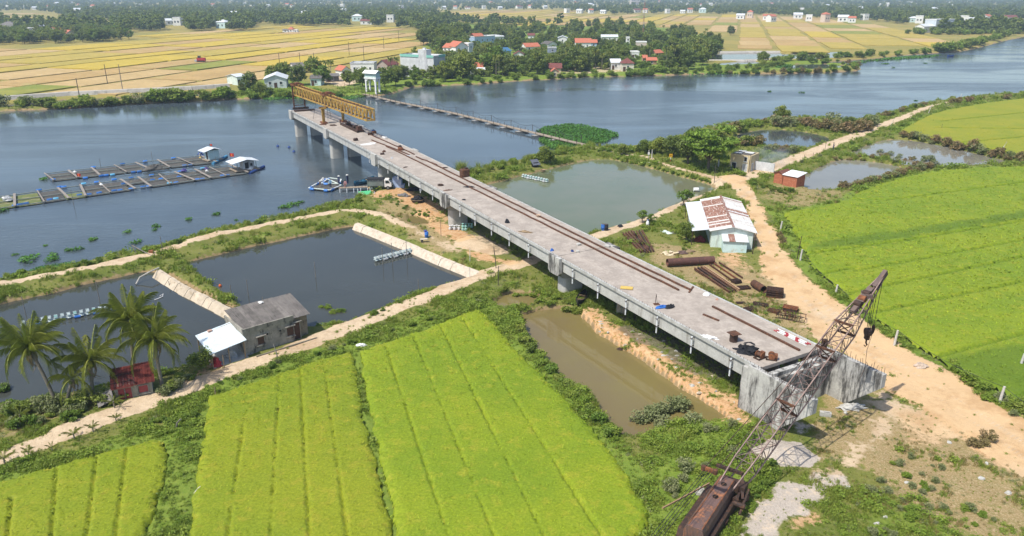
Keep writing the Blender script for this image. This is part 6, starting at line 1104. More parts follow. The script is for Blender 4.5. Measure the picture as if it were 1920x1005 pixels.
# people: one skinned body each
SKIN = surf('skin', (.35, .20, .13), None, 4, .7, bump=0)
def person(px, py, z, cloth, trous, label, pose='stand', rz=0, hat=None):
    t = thing('person', label, 'person', G(px, py, z), rz)
    J = [(0, 0, .92), (0, 0, 1.18), (0, 0, 1.42), (0, .01, 1.52), (0, .02, 1.66), (.19, 0, 1.38), (.27, -.06, 1.10), (.26, -.22, .90), (-.19, 0, 1.38), (-.27, -.06, 1.10), (-.26, -.22, .90), (.10, 0, .88), (.11, -.03, .48), (.11, .02, .06), (-.10, 0, .88), (-.11, -.03, .48), (-.11, .02, .06), (.11, -.14, .03), (-.11, -.14, .03)]
    if pose == 'bend': J = [(x, y-(max(0, z_-.92))*1.0, z_-max(0, z_-.92)*.38) for x, y, z_ in J]
    if pose == 'sit': J = [(x, y if z_ > .6 else y-.38 if z_ > .3 else y-.42, z_-.44 if z_ > .6 else (z_-.08 if z_ > .3 else z_)) for x, y, z_ in J]
    E = [(0, 1), (1, 2), (2, 3), (3, 4), (2, 5), (5, 6), (6, 7), (2, 8), (8, 9), (9, 10), (0, 11), (11, 12), (12, 13), (0, 14), (14, 15), (15, 16), (13, 17), (16, 18)]
    Rr = [.15, .14, .15, .065, .105, .075, .055, .042, .075, .055, .042, .10, .07, .05, .10, .07, .05, .045, .045]
    me = bpy.data.meshes.new('body'); me.from_pydata(J, E, []); o = obj('body', me, t); sk = o.modifiers.new('s', 'SKIN')
    for i, v_ in enumerate(me.skin_vertices[0].data): v_.radius = (Rr[i], Rr[i]*(.75 if i in (0, 1, 2) else 1)); v_.use_root = (i == 0)
    o.modifiers.new('ss', 'SUBSURF').levels = 1; me.materials.append(cloth)
    h_ = J[4]; mb = MB(); mb.lathe([(.02, -.13), (.08, -.10), (.10, 0), (.09, .08), (.02, .13)], h_, 10); mb.build('head', SKIN, t, smooth=True)
    mb = MB(); mb.lathe([(.27, .04), (.03, .20)] if hat else [(.105, .0), (.10, .09), (.02, .14)], h_, 12); mb.build('hat' if hat else 'hair', hat or BLACKN, t)
    lz = [J[11], J[12], J[13]]; rzz = [J[14], J[15], J[16]]; mb = MB()
    for L_ in (lz, rzz): mb.tube([L_[0], L_[1], L_[2]], [.115, .085, .065], 8)
    mb.build('trousers', trous, t, smooth=True)
CL = {k: surf('cloth_'+k, c, None, 4, .9, bump=0) for k, c in dict(navy=(.03, .04, .10), sky=(.25, .45, .65), brown=(.16, .09, .06), white=(.62, .62, .60), red=(.4, .05, .05), green=(.1, .2, .1), pinkish=(.5, .25, .25)).items()}
person(620, 352, .5, CL['sky'], CL['navy'], 'person in a light blue shirt standing on the float cage rim', 'stand', .4); person(636, 346, .5, CL['navy'], CL['navy'], 'person in dark clothes with a white hat on the float cage', 'stand', -.5, CL['white']); person(652, 344, .85, CL['navy'], CL['navy'], 'person in navy with a white hat standing highest on the dock', 'stand', 1, CL['white']); person(600, 348, .45, CL['white'], CL['brown'], 'person bending over the left side of the float cage in white', 'bend', 2., CL['white'])
person(648, 350, .8, CL['pinkish'], CL['brown'], 'person in pinkish shirt crouching at the dock end', 'sit', 0); person(698, 352, .95, CL['red'], CL['navy'], 'person in red standing at the shore by the truck', 'stand', .2); person(1562, 281, 1.1, CL['navy'], CL['navy'], 'person in dark blue walking on the road between the ponds', 'stand', 1.); person(376, 296, .6, CL['white'], CL['navy'], 'person sitting by the door of the teal floating hut', 'sit', 1.)
for i, (px, py) in enumerate([(521, 275), (542, 277), (551, 285)]):
    t = thing('mooring_float', ['dark float in the river left of the first pier', 'dark float in the river below the first pier', 'smallest dark float just left of the first pier reflection'][i], 'float', G(px, py, 0)); mb = MB(); mb.lathe([(.3, -.1), (.38, .1), (.25, .35), (.08, .45)], n=10); mb.build('body', BLUE_D, t); mb = MB(); mb.tube([(0, 0, .4), (.1, 0, .9)], .04, 5); mb.build('pin', POSTM, t)
boat('small_boat', 'little dark boat moored near the far right bank', (1776, 106), (1788, 106), .1, 1.6, .9, BLUE_D, TIMBER)
# ================================================================= the yard
def laid_tube(name, label, p0, p1, r_, z, mat, open_=True):
    a, b = G(*p0, z+r_), G(*p1, z+r_); t = thing(name, label, 'pipe', Vector((a.x, a.y, z))); O = Vector(t.location); e = (b-a).normalized(); n = 20; V = []
    up = Vector((0, 0, 1)); s_ = e.cross(up).normalized(); ring = lambda p, r: [p-O+r*(math.cos(k*2*math.pi/n)*s_+math.sin(k*2*math.pi/n)*up) for k in range(n)]
    mb = MB(); mb.add(ring(a, r_)+ring(b, r_)+ring(b, r_*.93)+ring(a, r_*.93), [(i*n+k, i*n+(k+1) % n, ((i+1) % 4)*n+(k+1) % n, ((i+1) % 4)*n+k) for i in range(4) for k in range(n)]); mb.build('shell', mat, t, smooth=True)
    for k in (.33, .66): mb = MB(); c = a.lerp(b, k); mb.tube([c-O-e*.03, c-O+e*.03], r_*1.02, n, False); mb.build('weld_band', RUST_D, t)
laid_tube('steel_casing', 'long thick rusty steel pipe lying in the yard before the shed', (1251, 492), (1338, 487), .52, 1.0, surf('casing_rust', (.12, .055, .045), (.085, .045, .04), 1, .8, .1, .3, c3=(.20, .09, .06), s3=2)); laid_tube('steel_casing', 'short wide rusty pipe with open end among the beam stacks', (1413, 531), (1432, 543), .48, 1.0, RUST)
def laid_beam(p0, p1, label, grp, z=1.05, w_=.22, h_=.26, mat=None):
    a, b = G(*p0, z), G(*p1, z); a.z = b.z = z; t = thing('steel_beam', label, 'steel beam', a, 0, grp); m = mat or random.choice([RUST, RUST_D, RUST_O]); e = b-a; mb = MB(); mb.beam((0, 0, h_/2), tuple(e+Vector((0, 0, h_/2))), w_*.3, h_); mb.build('web', m, t)
    for zz in (.03, h_): mb = MB(); mb.beam((0, 0, zz), tuple(e+Vector((0, 0, zz))), w_, .05); mb.build('flange', m, t)
for i in range(4): laid_beam((1168+i*5, 439-i*1.5), (1202+i*5, 474-i*1.5), 'rusty steel beam in the left bundle of beams near the deck', 'left bundle of rusty beams')
for i in range(4): laid_beam((1188+i*5, 436-i), (1210+i*5, 475-i), 'rusty steel beam in the second bundle pointing at the deck', 'second bundle of rusty beams')
for i in range(4): laid_beam((1302+i*6, 505-i*1.2), (1368+i*6, 550-i*1.5), 'long rusty beam in the row laid toward the grille stacks', 'long rusty beams in the yard', mat=[RUST, RUST_D, RUST, surf('tan_beam', (.42, .27, .16))][i])
for i in range(3): laid_beam((1330+i*9, 497-i*2), (1374+i*9, 528-i*3), 'thin weed grown beam behind the long beams', 'weed grown beams in the yard', w_=.16, h_=.18)
def panel_stack(px, py, label, n, w_, d_, rz, mat, grp, cols=4, rows=3):
    p = ground(px, py)
    for i in range(n):
        t = thing('formwork_panel', label, 'formwork panel', p+Vector((random.uniform(-.06, .06), random.uniform(-.06, .06), i*.15)), rz+random.uniform(-.04, .04), grp); mb = MB(); mb.box((0, 0, .03), (w_, d_, .03)); mb.build('skin_plate', mat, t); mb = MB()
        for k in range(cols+1): mb.box((-w_/2+w_*k/cols, 0, .09), (.06, d_, .09))
        for k in range(rows+1): mb.box((0, -d_/2+d_*k/rows, .091), (w_, .06, .088))
        mb.build('rib_grid', random.choice([RUST_D, mat]), t)
panel_stack(1452, 556, 'orange rusty formwork panel in the tallest stack by the road', 7, 1.9, 1.3, -.35, RUST_O, 'tall stack of formwork panels', 6, 4); panel_stack(1482, 584, 'rusty formwork panel in the stack nearest the sandy road', 4, 1.6, 1.0, -.5, RUST_O, 'roadside stack of formwork panels', 5, 3); panel_stack(1380, 530, 'dark rusty formwork panel in the far stack at the beam ends', 3, 1.1, .8, .5, RUST_D, 'far stack of formwork panels'); panel_stack(1395, 541, 'dark rusty ribbed panel in the stack beside the open pipe', 2, 1.5, .9, .2, RUST_D, 'stack of ribbed panels by the pipe'); panel_stack(1405, 582, 'flat rusty grille in the low stack close to the deck', 2, 1.3, .9, .4, RUST, 'low stack of grilles'); panel_stack(1388, 569, 'rusty plate panel lying on grass by the low grilles', 1, 1.0, .5, .1, RUST_O, 'single rusty plate'); panel_stack(1425, 573, 'dark rusty panel lying flat between the stacks', 2, 1.7, .7, -.45, RUST_D, 'flat dark panels'); panel_stack(1450, 585, 'rusty panel leaning in the front heap by the road', 2, 1.2, .8, -.6, RUST, 'front heap of panels')
def cage_frame(px, py, label, s_, rz):
    t = thing('hoop_cage', label, 'hoop cage', ground(px, py), rz); 
    for k in range(5): mb = MB(); x = -s_+k*s_/2; mb.beam((x, -.5, 0), (x+.15, -.5, .75), .06); mb.beam((x, .5, 0), (x-.1, .5, .75), .06); mb.beam((x+.15, -.5, .75), (x-.1, .5, .75), .06); mb.build('hoop', RUST, t)
    mb = MB(); 
    for y, z_ in ((-.5, .75), (.5, .75), (-.5, .1), (.5, .1)): mb.beam((-s_, y, z_), (s_, y, z_), .06)
    mb.build('long_bar', RUST_D, t)
cage_frame(1490, 600, 'tangled rusty steel frame at the end of the panel heap', 1.1, -.6); cage_frame(1470, 596, 'rusty hoop frame behind the tangled one', .9, -.4)
lump('cream_tarp', surf('cream_tarp', (.66, .56, .40), (.55, .45, .30), 2, .8), ground(1255, 476), (1.2, .55), .4, 'cream coloured tarpaulin crumpled beyond the thick pipe', 'tarp', 71, 16, .45); lump('dark_sacks', surf('brown_sacks', (.14, .09, .08)), ground(1278, 475), (.9, .45), .35, 'dark brown sacks lying right of the cream tarp', 'sacks', 72); lump('timber_heap', TIMBER, ground(1292, 472), (.9, .3), .3, 'short timber heap behind the dark sacks', 'timber', 73)
t = thing('mint_door', 'mint green sheet door lying flat in the yard grass', 'door sheet', ground(1250, 436), .5); mb = MB(); mb.box((0, 0, .06), (1.0, 2.0, .05)); mb.build('sheet', MINT, t); mb = MB(); mb.box((0, 0, .10), (.9, .08, .04)); mb.build('rail', TIN, t)
lump('grey_sheet', surf('grey_sheet', (.22, .22, .23)), ground(1266, 436), (.9, .7), .12, 'grey plastic sheet beside the mint door', 'sheet', 74); lump('blue_crates_heap', BLUE, ground(1095, 437), (1.5, .6), .6, 'blue plastic crates and bags heaped at the pond corner', 'heap', 75, 16, .45); lump('pale_bags', surf('pale_blue_bag', (.45, .62, .75)), ground(1100, 434), (.9, .4), .7, 'pale blue bags on the heap at the pond corner', 'bags', 76)
for px, lab, mt_ in ((1131, 'blue barrel standing at the pond corner path', BLUE), (1136, 'black barrel behind the blue one at the pond corner', BLACKN)): t = thing('barrel', lab, 'barrel', ground(px, 432)); mb = MB(); mb.lathe([(.33, 0), (.36, .05), (.36, .5), (.38, .53), (.36, .56), (.36, .95), (.3, 1.0)], n=14); mb.build('body', mt_, t, smooth=True); mb = MB(); mb.lathe([(.3, 1.0), (.3, 1.03), (.1, 1.05)], n=12); mb.build('lid', POSTM, t)
lump('blue_sheet', surf('blue_sheet', (.20, .36, .58)), ground(1183, 411), (.8, .3), .2, 'blue plastic sheet at the edge of the green pond', 'sheet', 77); lump('black_tyre_heap', BLACKN, ground(1163, 425), (.4, .4), .3, 'black tyres beside the path by the green pond', 'tyres', 78)
t = thing('white_jar', 'tall white plastic jar standing at the garden fence', 'jar', ground(1214, 424)); mb = MB(); mb.lathe([(.25, 0), (.28, .5), (.2, .8), (.1, .9), (.12, 1.0)], n=12); mb.build('body', WHITE, t); mb = MB(); mb.lathe([(.13, 1.0), (.13, 1.08), (.02, 1.1)], n=10); mb.build('cap', BLUE, t)
wt = thing('water_tank', 'white water tank on a pole stand behind the shed', 'water tank', ground(1304, 366)); mb = MB(); mb.tube([(-.45, 0, 1.75), (.45, 0, 1.75)], .38, 12); mb.build('tank', WHITE, wt, smooth=True); mb = MB(); mb.beam((0, 0, -.5), (0, 0, 1.4), .2); mb.build('stand', CONPOST, wt)
# sea-green container legs and gas-cylinder like test blocks
for i in range(5): 
    t = thing('valve_block', 'pale grey valve block in the row at the foot of the pier', 'valve block', ground(844+i*4.2, 431-(i % 2)*1.), .1*i, 'pale valve blocks at the pier'); mb = MB(); mb.lathe([(.18, 0), (.22, .1), (.22, .35), (.12, .4), (.12, .6), (.2, .65), (.2, .72)], n=10); mb.build('body', PLASTER_G, t); mb = MB(); mb.tube([(-.25, 0, .3), (.25, 0, .3)], .09, 8); mb.build('pipe_stub', CONC_P, t)
for i in range(6):
    t = thing('valve_block', 'green grey valve block in the shaded group at the pier', 'valve block', ground(868+(i % 4)*5.5, 427+(i//4)*5), .2*i, 'green valve blocks at the pier'); mb = MB(); mb.lathe([(.18, 0), (.24, .1), (.24, .35), (.12, .4), (.12, .6), (.2, .65), (.2, .72)], n=10); mb.build('body', _teal, t); mb = MB(); mb.tube([(-.25, 0, .3), (.25, 0, .3)], .09, 8); mb.build('pipe_stub', CONC_P, t)
kb = thing('cabinet', 'old white and green metal cabinet standing under the bridge deck', 'cabinet', ground(1165, 588), -.35); mb = MB(); mb.box((0, .4, .8), (1.2, .8, 1.7)); mb.build('carcass', surf('cab_green', (.13, .26, .22)), kb)
for x in (-.3, .3): mb = MB(); mb.box((x, -.02, .8), (.55, .04, 1.6)); d_ = mb.build('door', surf('cab_white', (.42, .38, .30), (.3, .24, .18)), kb); mb = MB(); mb.box((x+.2*(-1 if x > 0 else 1), -.06, .8), (.04, .05, .2)); mb.build('handle', RUST_D, d_)
lump('old_tyre_half', RUST_D, G(1164, 655, .25), (.38, .3), .15, 'half sunk pale ring at the edge of the muddy pool', 'ring', 79); t = thing('concrete_lump', 'grey concrete slab lying on grass behind the abutment', 'slab', ground(1547, 780), -.3); mb = MB(); mb.box((0, 0, .2), (.95, .35, .4)); mb.build('slab', CONC_P, t); mb = MB(); mb.box((.1, 0, .43), (.5, .2, .06)); mb.build('chip', CONC_A, t)
lump('rubble', CONC_P, ground(1598, 765), (1.2, .5), .35, 'flat grey rubble slab right of the abutment', 'rubble', 80); lump('roadside_stone', surf('pink_stone', (.52, .42, .34)), ground(1726, 688), (.7, .4), .35, 'pale pinkish stone heap on the road verge', 'stone', 81); lump('white_stone', CONC_P, ground(1313, 925), (.45, .3), .5, 'white stone in the grass left of the crane house', 'stone', 82, rough=.2)
for i, (px, py) in enumerate([(1890, 925), (1645, 982), (1660, 970), (1840, 897), (1590, 915), (1700, 905), (1575, 765), (1585, 775), (1850, 870), (1780, 830)]): lump('stone', CONC_P, ground(px, py), (random.uniform(.1, .28), random.uniform(.1, .2)), random.uniform(.1, .2), 'small pale stone lying on the dry foreground slope', 'stone', 90+i, 9, .25, group='stones on the dry slope')
for i in range(46):
    x, y = random.choice([(1110, 610), (1160, 640), (1230, 690), (1300, 735), (1370, 770), (1270, 650), (1350, 720)]); p = ground(x+random.uniform(-40, 40), y+random.uniform(-18, 18))
    if p.z > .5: lump('stone', random.choice([CONC_P, PANELM, STONE]), p-Vector((0, 0, .03)), (random.uniform(.08, .3), random.uniform(.08, .22)), random.uniform(.08, .2), 'pale stone or rubble piece on the bank below the bridge', 'stone', 200+i, 8, .25, group='rubble on the bank below the bridge')
lump('white_litter', WHITE, ground(677, 648), (.55, .3), .2, 'white and pink litter heap at the head of the dark footpath strip', 'litter', 83); lump('white_litter', WHITE, ground(990, 585), (.3, .15), .15, 'white litter at the corner of the muddy pool', 'litter', 84); lump('pale_shell', WHITE, ground(1220, 305), (.6, .25), .15, 'white plastic sheet near the yellow sign', 'sheet', 85)
# yellow road sign, notice board
t = thing('road_sign', 'small yellow square sign on a red and white post', 'sign', ground(1257, 303), .1); mb = MB(); mb.tube([(0, 0, 0), (0, 0, .5)], .06, 8); mb.build('post', RED, t); mb = MB(); mb.tube([(0, 0, .5), (0, 0, 1.0)], .06, 8); mb.build('post', WHITE, t); mb = MB(); mb.box((0, 0, 1.35), (.75, .05, .75)); sg = mb.build('board', surf('sign_yellow', (.75, .42, .02), (.68, .38, .02), 2, .5, bump=0), t); mb = MB(); mb.box((-.02, -.03, 1.42), (.3, .02, .05)); mb.box((.1, -.03, 1.32), (.05, .02, .22)); mb.box((-.12, -.03, 1.3), (.05, .02, .16)); mb.build('symbol', BLACKN, sg)
t = thing('meter_box', 'white meter box on a grey post by the footbridge path', 'meter box', ground(1216, 297)); mb = MB(); mb.beam((0, .1, 0), (0, .1, 1.9), .14); mb.build('post', CONPOST, t); mb = MB(); mb.box((0, 0, 1.1), (.4, .15, .5)); mb.build('box', WHITE, t)
stick('concrete_post', 1222, 297, 2.0, .12, 'grey concrete post right beside the meter box', 'post', CONPOST)
t = thing('shrine_hut', 'tiny slanted roof hut on the bank between green pond and bridge', 'hut', ground(1003, 313), .5); mb = MB(); mb.box((0, 0, .5), (1.2, .9, 1.1)); mb.build('wall', DARKIN, t); mb = MB(); mb.add([(-.9, -.9, .55), (.9, -.9, .55), (.9, .6, 1.5), (-.9, .6, 1.5), (-.9, -.9, .61), (.9, -.9, .61), (.9, .6, 1.56), (-.9, .6, 1.56)], [(3, 2, 1, 0), (4, 5, 6, 7), (0, 1, 5, 4), (1, 2, 6, 5), (2, 3, 7, 6), (3, 0, 4, 7)]); mb.build('roof', surf('slate_sheet', (.12, .13, .16)), t)
# ================================================================= poles and wires
FENCEP = [(1676, 648), (1873, 757), (1500, 488), (1463, 432), (1566, 552), (1912, 690)]
for (px, py), h_, lab in zip(FENCEP, (1.75, 1.75, 1.6, 1.5, 1.3, 1.6), ('thick white concrete post on the road verge right of the crane hook', 'white concrete post at the right edge of the road verge', 'white concrete post at the corner of the green paddy', 'short white post beside the brown shrubs at the field corner', 'leaning post on the verge below the boom tip', 'post at the right picture edge in the paddy verge')): stick('concrete_post', px, py, h_, .14, lab, 'post', CONPOST, (.12, 0))
mb = MB(); pp = [ground(*q)+Vector((.1, 0, h_)) for q, h_ in zip([(1500, 488), (1566, 552), (1676, 648), (1873, 757), (2050, 860)], (1.5, 1.2, 1.7, 1.7, 1.6))]
for a, b in zip(pp, pp[1:]): mb.tube([a.lerp(b, k/8)-pp[0]-Vector((0, 0, .5*math.sin(math.pi*k/8))) for k in range(9)], .022, 5, False)
tag(mb.build('cable', CABLE, None, pp[0]), 'thin dark cable sagging between the white posts of the road verge', 'cable')
for px, py, h_, r_, lab, mt_, ln in [(1410, 476, 3.1, .07, 'thin dark pole beside the blue annex', RUST_D, (.3, 0)), (1494, 486, 3.4, .06, 'tall thin dark pole at the paddy corner', RUST_D, (.25, 0)), (1339, 342, 3.4, .07, 'dark pole with a blue box at the green pond corner', POSTM, (0, 0)), (1344, 325, 3.0, .06, 'dark pole at the crossroads by the ruin', POSTM, (0, 0)), (1403, 324, 2.8, .06, 'dark pole in front of the ruin', POSTM, (0, 0)), (931, 503, 3.0, .06, 'dark leaning pole by the sand pad near the bridge', POSTM, (-.35, 0)), (934, 535, 2.6, .06, 'dark pole at the path edge near the bridge', POSTM, (.05, 0)), (881, 490, 1.9, .05, 'pale stick on the slope above the pond wall', CONPOST, (.05, 0)), (827, 443, 2.6, .04, 'thin stick on the orange bank by the pier', POSTM, (0, 0)), (881, 521, 1.4, .05, 'stake with a blue cap at the pond wall end', CONPOST, (0, 0)), (1020, 405, .1, .05, 'x', POSTM, (0, 0)), (523, 675, 1.6, .06, 'bent grey bare stem by the path before the grey house', GREYPOST, (-.55, .5)), (421, 690, 1.4, .05, 'pale fence stick before the tin canopy', TIMBER, (0, 0)), (405, 745, 1.1, .05, 'pale fence stick at the bottom of the garden', TIMBER, (0, 0)), (326, 800, 1.0, .09, 'old grey stump leaning in the vines by the small paddy', GREYPOST, (.9, -.4)), (1547, 280, 1.6, .05, 'roadside stake near the walking person', POSTM, (0, 0)), (1507, 303, 1.6, .05, 'dark roadside stake left of the grey pond', POSTM, (0, 0)), (1524, 296, 1.2, .05, 'short roadside stake between the others', POSTM, (0, 0)), (1516, 345, 1.8, .05, 'dark stick standing in the grey pond corner', POSTM, (0, 0)), (1551, 322, 1.6, .05, 'dark stick in the middle of the small grey pond', POSTM, (0, 0)), (1740, 212, 2.8, .1, 'white slanting concrete post at the head of the road', CONPOST, (.9, 0)), (1668, 239, 2.2, .1, 'white slanting post where the road turns to the river', CONPOST, (.8, 0)), (1877, 283, 2.2, .09, 'white slanting post at the corner of the upper paddy', CONPOST, (.9, 0)), (1800, 185, 1.8, .08, 'white post at the river end of the upper paddy', CONPOST, (.3, 0)), (1765, 243, 1.6, .05, 'thin stick in the upper paddy', POSTM, (0, 0))]:
    if lab != 'x': stick('pole', px, py, h_, r_, lab, 'pole', mt_, ln)
for i, (px, py, h_) in enumerate([(230, 168, 9.5), (149, 181, 6.5), (202, 158, 8.), (683, 118, 9.), (590, 128, 7.5), (525, 127, 7.), (655, 105, 8.), (720, 92, 8.), (563, 120, 6.), (748, 78, 8.)]): stick('utility_pole', px, py, h_, .16, ['tall dark pole in the golden field near the canal wall', 'dark pole beside the canal wall shrubs', 'pole in the golden field left of the others', 'tall thin pole above the flat roofed house', 'pole behind the green trees by the stall', 'pole behind the white shed', 'thin pole in the tan stubble', 'thin pole in the yellow plots left of the grove', 'small pole behind the round tree', 'far thin pole near the grove'][i], 'utility pole', surf('pole_grey', (.22, .20, .18)) if i == 0 else POSTM)
# red harvester in the fields
hv = thing('harvester', 'red and grey combine harvester working in the golden field', 'harvester', G(378, 116, 1.3), .1); mb = MB(); mb.box((0, 0, 1.3), (4.2, 2.4, 1.6)); mb.build('body', RED, hv); mb = MB(); mb.box((-2.6, 0, .7), (1.2, 3.2, .8)); mb.build('header', GREYSH, hv); mb = MB(); mb.box((-.9, 0, 2.6), (1.3, 1.6, 1.2)); mb.build('cabin', PANE, hv); mb = MB(); mb.box((0, 1.1, .4), (3.4, .5, .8)); mb.box((0, -1.1, .4), (3.4, .5, .8)); mb.build('track', BLK, hv)
stick('bare_branch', 330, 945, .25, .06, 'bare pale branch lying in the ditch between two paddies', 'branch', CONPOST, (2.0, 3.4))
# ================================================================= vegetation
LEAF_T = foliage('tree_leaves', (.16, .21, .036), (.24, .27, .048), (.105, .155, .03), .32, nscale=.25); LEAF_D = foliage('dark_tree_leaves', (.12, .165, .038), (.17, .20, .045), (.08, .12, .03), .28, nscale=.3); LEAF_Y = foliage('bright_tree_leaves', (.13, .21, .030), (.18, .25, .04), (.09, .16, .026), .35, nscale=.5)
LEAF_P = foliage('palm_leaves', (.19, .215, .038), (.26, .27, .055), (.13, .165, .03), .35, .45, nscale=.6); LEAF_W = foliage('weed_leaves', (.20, .29, .038), (.27, .33, .055), (.15, .24, .032), .4, nscale=.5); LEAF_B = foliage('brown_shrub_leaves', (.22, .155, .075), (.18, .165, .06), (.26, .16, .09), .28, nscale=.6); LEAF_G = foliage('grey_shrub_leaves', (.20, .225, .10), (.24, .25, .12), (.15, .18, .07), .3, nscale=.6)
GRASS_G = foliage('grass_blades', (.20, .27, .042), (.28, .295, .065), (.15, .22, .034), .38, nscale=.4); GRASS_D = foliage('dry_grass_blades', (.24, .18, .075), (.19, .165, .055), (.30, .21, .10), .3, nscale=.5); HYAC = foliage('hyacinth_leaves', (.055, .16, .022), (.085, .20, .03), (.04, .12, .02), .25, nscale=.3)
BARK = surf('bark', (.16, .13, .10), (.11, .09, .07), 3, .95, bump=.5); BARK_P = surf('palm_trunk', (.24, .21, .17), (.17, .15, .12), 3, .95, bump=.4)
def leafcloud(C, size, rng, up=.5, asp=.55):
    """diamond leaves with random lean at points C"""
    n = len(C); N = rng.normal(size=(n, 3)); N[:, 2] = np.abs(N[:, 2])+up; N /= np.linalg.norm(N, axis=1)[:, None]
    A = np.cross(N, rng.normal(size=(n, 3))); A /= np.linalg.norm(A, axis=1)[:, None]; B = np.cross(N, A); s = (size*rng.uniform(.6, 1.35, n))[:, None]
    V = np.stack([C-A*s, C-B*s*asp, C+A*s, C+B*s*asp], 1).reshape(-1, 3); return V, np.arange(4*n).reshape(n, 4)
def crown_pts(rng, H, Rx, nclump, nleaf, z0=.35, flat=.75, clump=.30, layer=False):
    c = rng.normal(size=(nclump*3, 3)); c /= np.linalg.norm(c, axis=1)[:, None]; c *= rng.uniform(.55, 1., (len(c), 1)); c = c[c[:, 2] > -.75][:nclump]
    mid = H*(z0+1)/2; C = np.stack([c[:, 0]*Rx*.8, c[:, 1]*Rx*.8, mid+c[:, 2]*H*(1-z0)/2*.85], -1)
    if layer: C[:, 2] = np.round(C[:, 2]/(H*.11))*H*.11
    r = Rx*clump*rng.uniform(.7, 1.3, nclump); k = rng.integers(0, nclump, nleaf); p = rng.normal(size=(nleaf, 3)); p /= np.linalg.norm(p, axis=1)[:, None]; p *= (rng.uniform(.25, 1, (nleaf, 1))**.6)*r[k][:, None]; p[:, 2] *= flat*(.35 if layer else 1)
    return C, C[k]+p
def make_tree(seed, H, Rx, nclump, nleaf, leaf, mat, z0=.35, layer=False, clump=.30, trunk=.16, crown_name='crown'):
    rng = np.random.default_rng(seed); C, P = crown_pts(rng, H, Rx, nclump, nleaf, z0, clump=clump, layer=layer); V, F = leafcloud(P, leaf, rng); me = fast_mesh('crown', V, F, mat)
    mb = MB(); b = (rng.uniform(-.3, .3), rng.uniform(-.3, .3)); mb.tube([(0, 0, -.6), (b[0]*.5, b[1]*.5, H*.22), (b[0], b[1], H*.45), (b[0]*1.2, b[1]*1.2, H*.75)], [trunk*1.3, trunk, trunk*.75, trunk*.2], 7)
    for c in C[::max(1, nclump//9)]: mb.tube([(b[0]*.7, b[1]*.7, H*(z0*.55+.1)), tuple(np.array([b[0], b[1], H*.3])*.4+c*.6), tuple(c)], [trunk*.5, trunk*.3, trunk*.1], 5)
    return me, mb.mesh('trunk', BARK, True)
TREES = [make_tree(1, 9, 4.6, 40, 2300, .42, LEAF_T, .12), make_tree(2, 10, 4.4, 38, 2300, .42, LEAF_D, .05), make_tree(3, 8, 5.0, 42, 2300, .40, LEAF_T, .12), make_tree(4, 11, 3.8, 36, 2200, .40, LEAF_D, .05), make_tree(5, 7.5, 4.0, 36, 2000, .38, LEAF_Y, .08), make_tree(6, 12, 3.2, 32, 2000, .36, LEAF_T, .05)]
THT = [9, 10, 8, 11, 7.5, 12]
def plant(kind, me2, p, rz, s, label, cat, group=None, names=('crown', 'trunk')):
    t = thing(kind, label, cat, p, rz, group); t.scale = (s[0], s[0], s[1]) if isinstance(s, tuple) else (s,)*3
    for nm, me in zip(names, me2): obj(nm, me, t)
    return t
def frond_mesh(L, n, droop, leaflen, wl, seed, name='frond', dn=2):
    """coconut frond: arched rachis with leaflets hanging on both sides; grows along +x"""
    q = random.Random(seed); V = []; F = []; P = []
    for i in range(n+1): u = i/n; P.append(Vector((L*u*(1-.22*u*(1+droop)), 0, L*(.42*u-droop*u*u))))
    for i in range(n):
        a, b = P[i], P[i+1]; w = .05*(1-i/n)+.012; k = len(V); V += [a+Vector((0, -w, 0)), a+Vector((0, w, 0)), b+Vector((0, w, 0)), b+Vector((0, -w, 0))]; F.append((k, k+1, k+2, k+3))
    for i in range(2, n*dn):
        u = i/(n*dn); j = min(int(u*n), n-1); c = P[j].lerp(P[j+1], u*n-j); d = (P[j+1]-P[j]).normalized(); ll = leaflen*(math.sin(math.pi*min(1, .12+u*.86))**.6)*q.uniform(.85, 1.1)
        for s in (-1, 1):
            e = Vector((.50, s*.70, -.55-.5*u-q.uniform(0, .8))).normalized(); e = (e+d*.25).normalized(); k = len(V); V += [c-d*wl*.5, c+d*wl*.5, c+e*ll*.6+d*wl*.4+Vector((0, 0, .02)), c+e*ll+Vector((0, 0, -.12*ll))]; F.append((k, k+1, k+2, k+3))
    return fast_mesh(name, V, F, LEAF_P)
FR = [frond_mesh(4.2, 16, .45, .74, .026, 1, dn=4), frond_mesh(4.4, 16, .66, .78, .026, 2, dn=3), frond_mesh(4.2, 16, .85, .74, .026, 3, dn=3), frond_mesh(3.6, 16, .20, .64, .026, 4, dn=3)]
DRYF = frond_mesh(3.0, 14, 1.0, .5, .08, 5); DRYF.materials.clear(); DRYF.materials.append(foliage('dead_frond', (.30, .22, .12), (.25, .18, .09), None, .1))
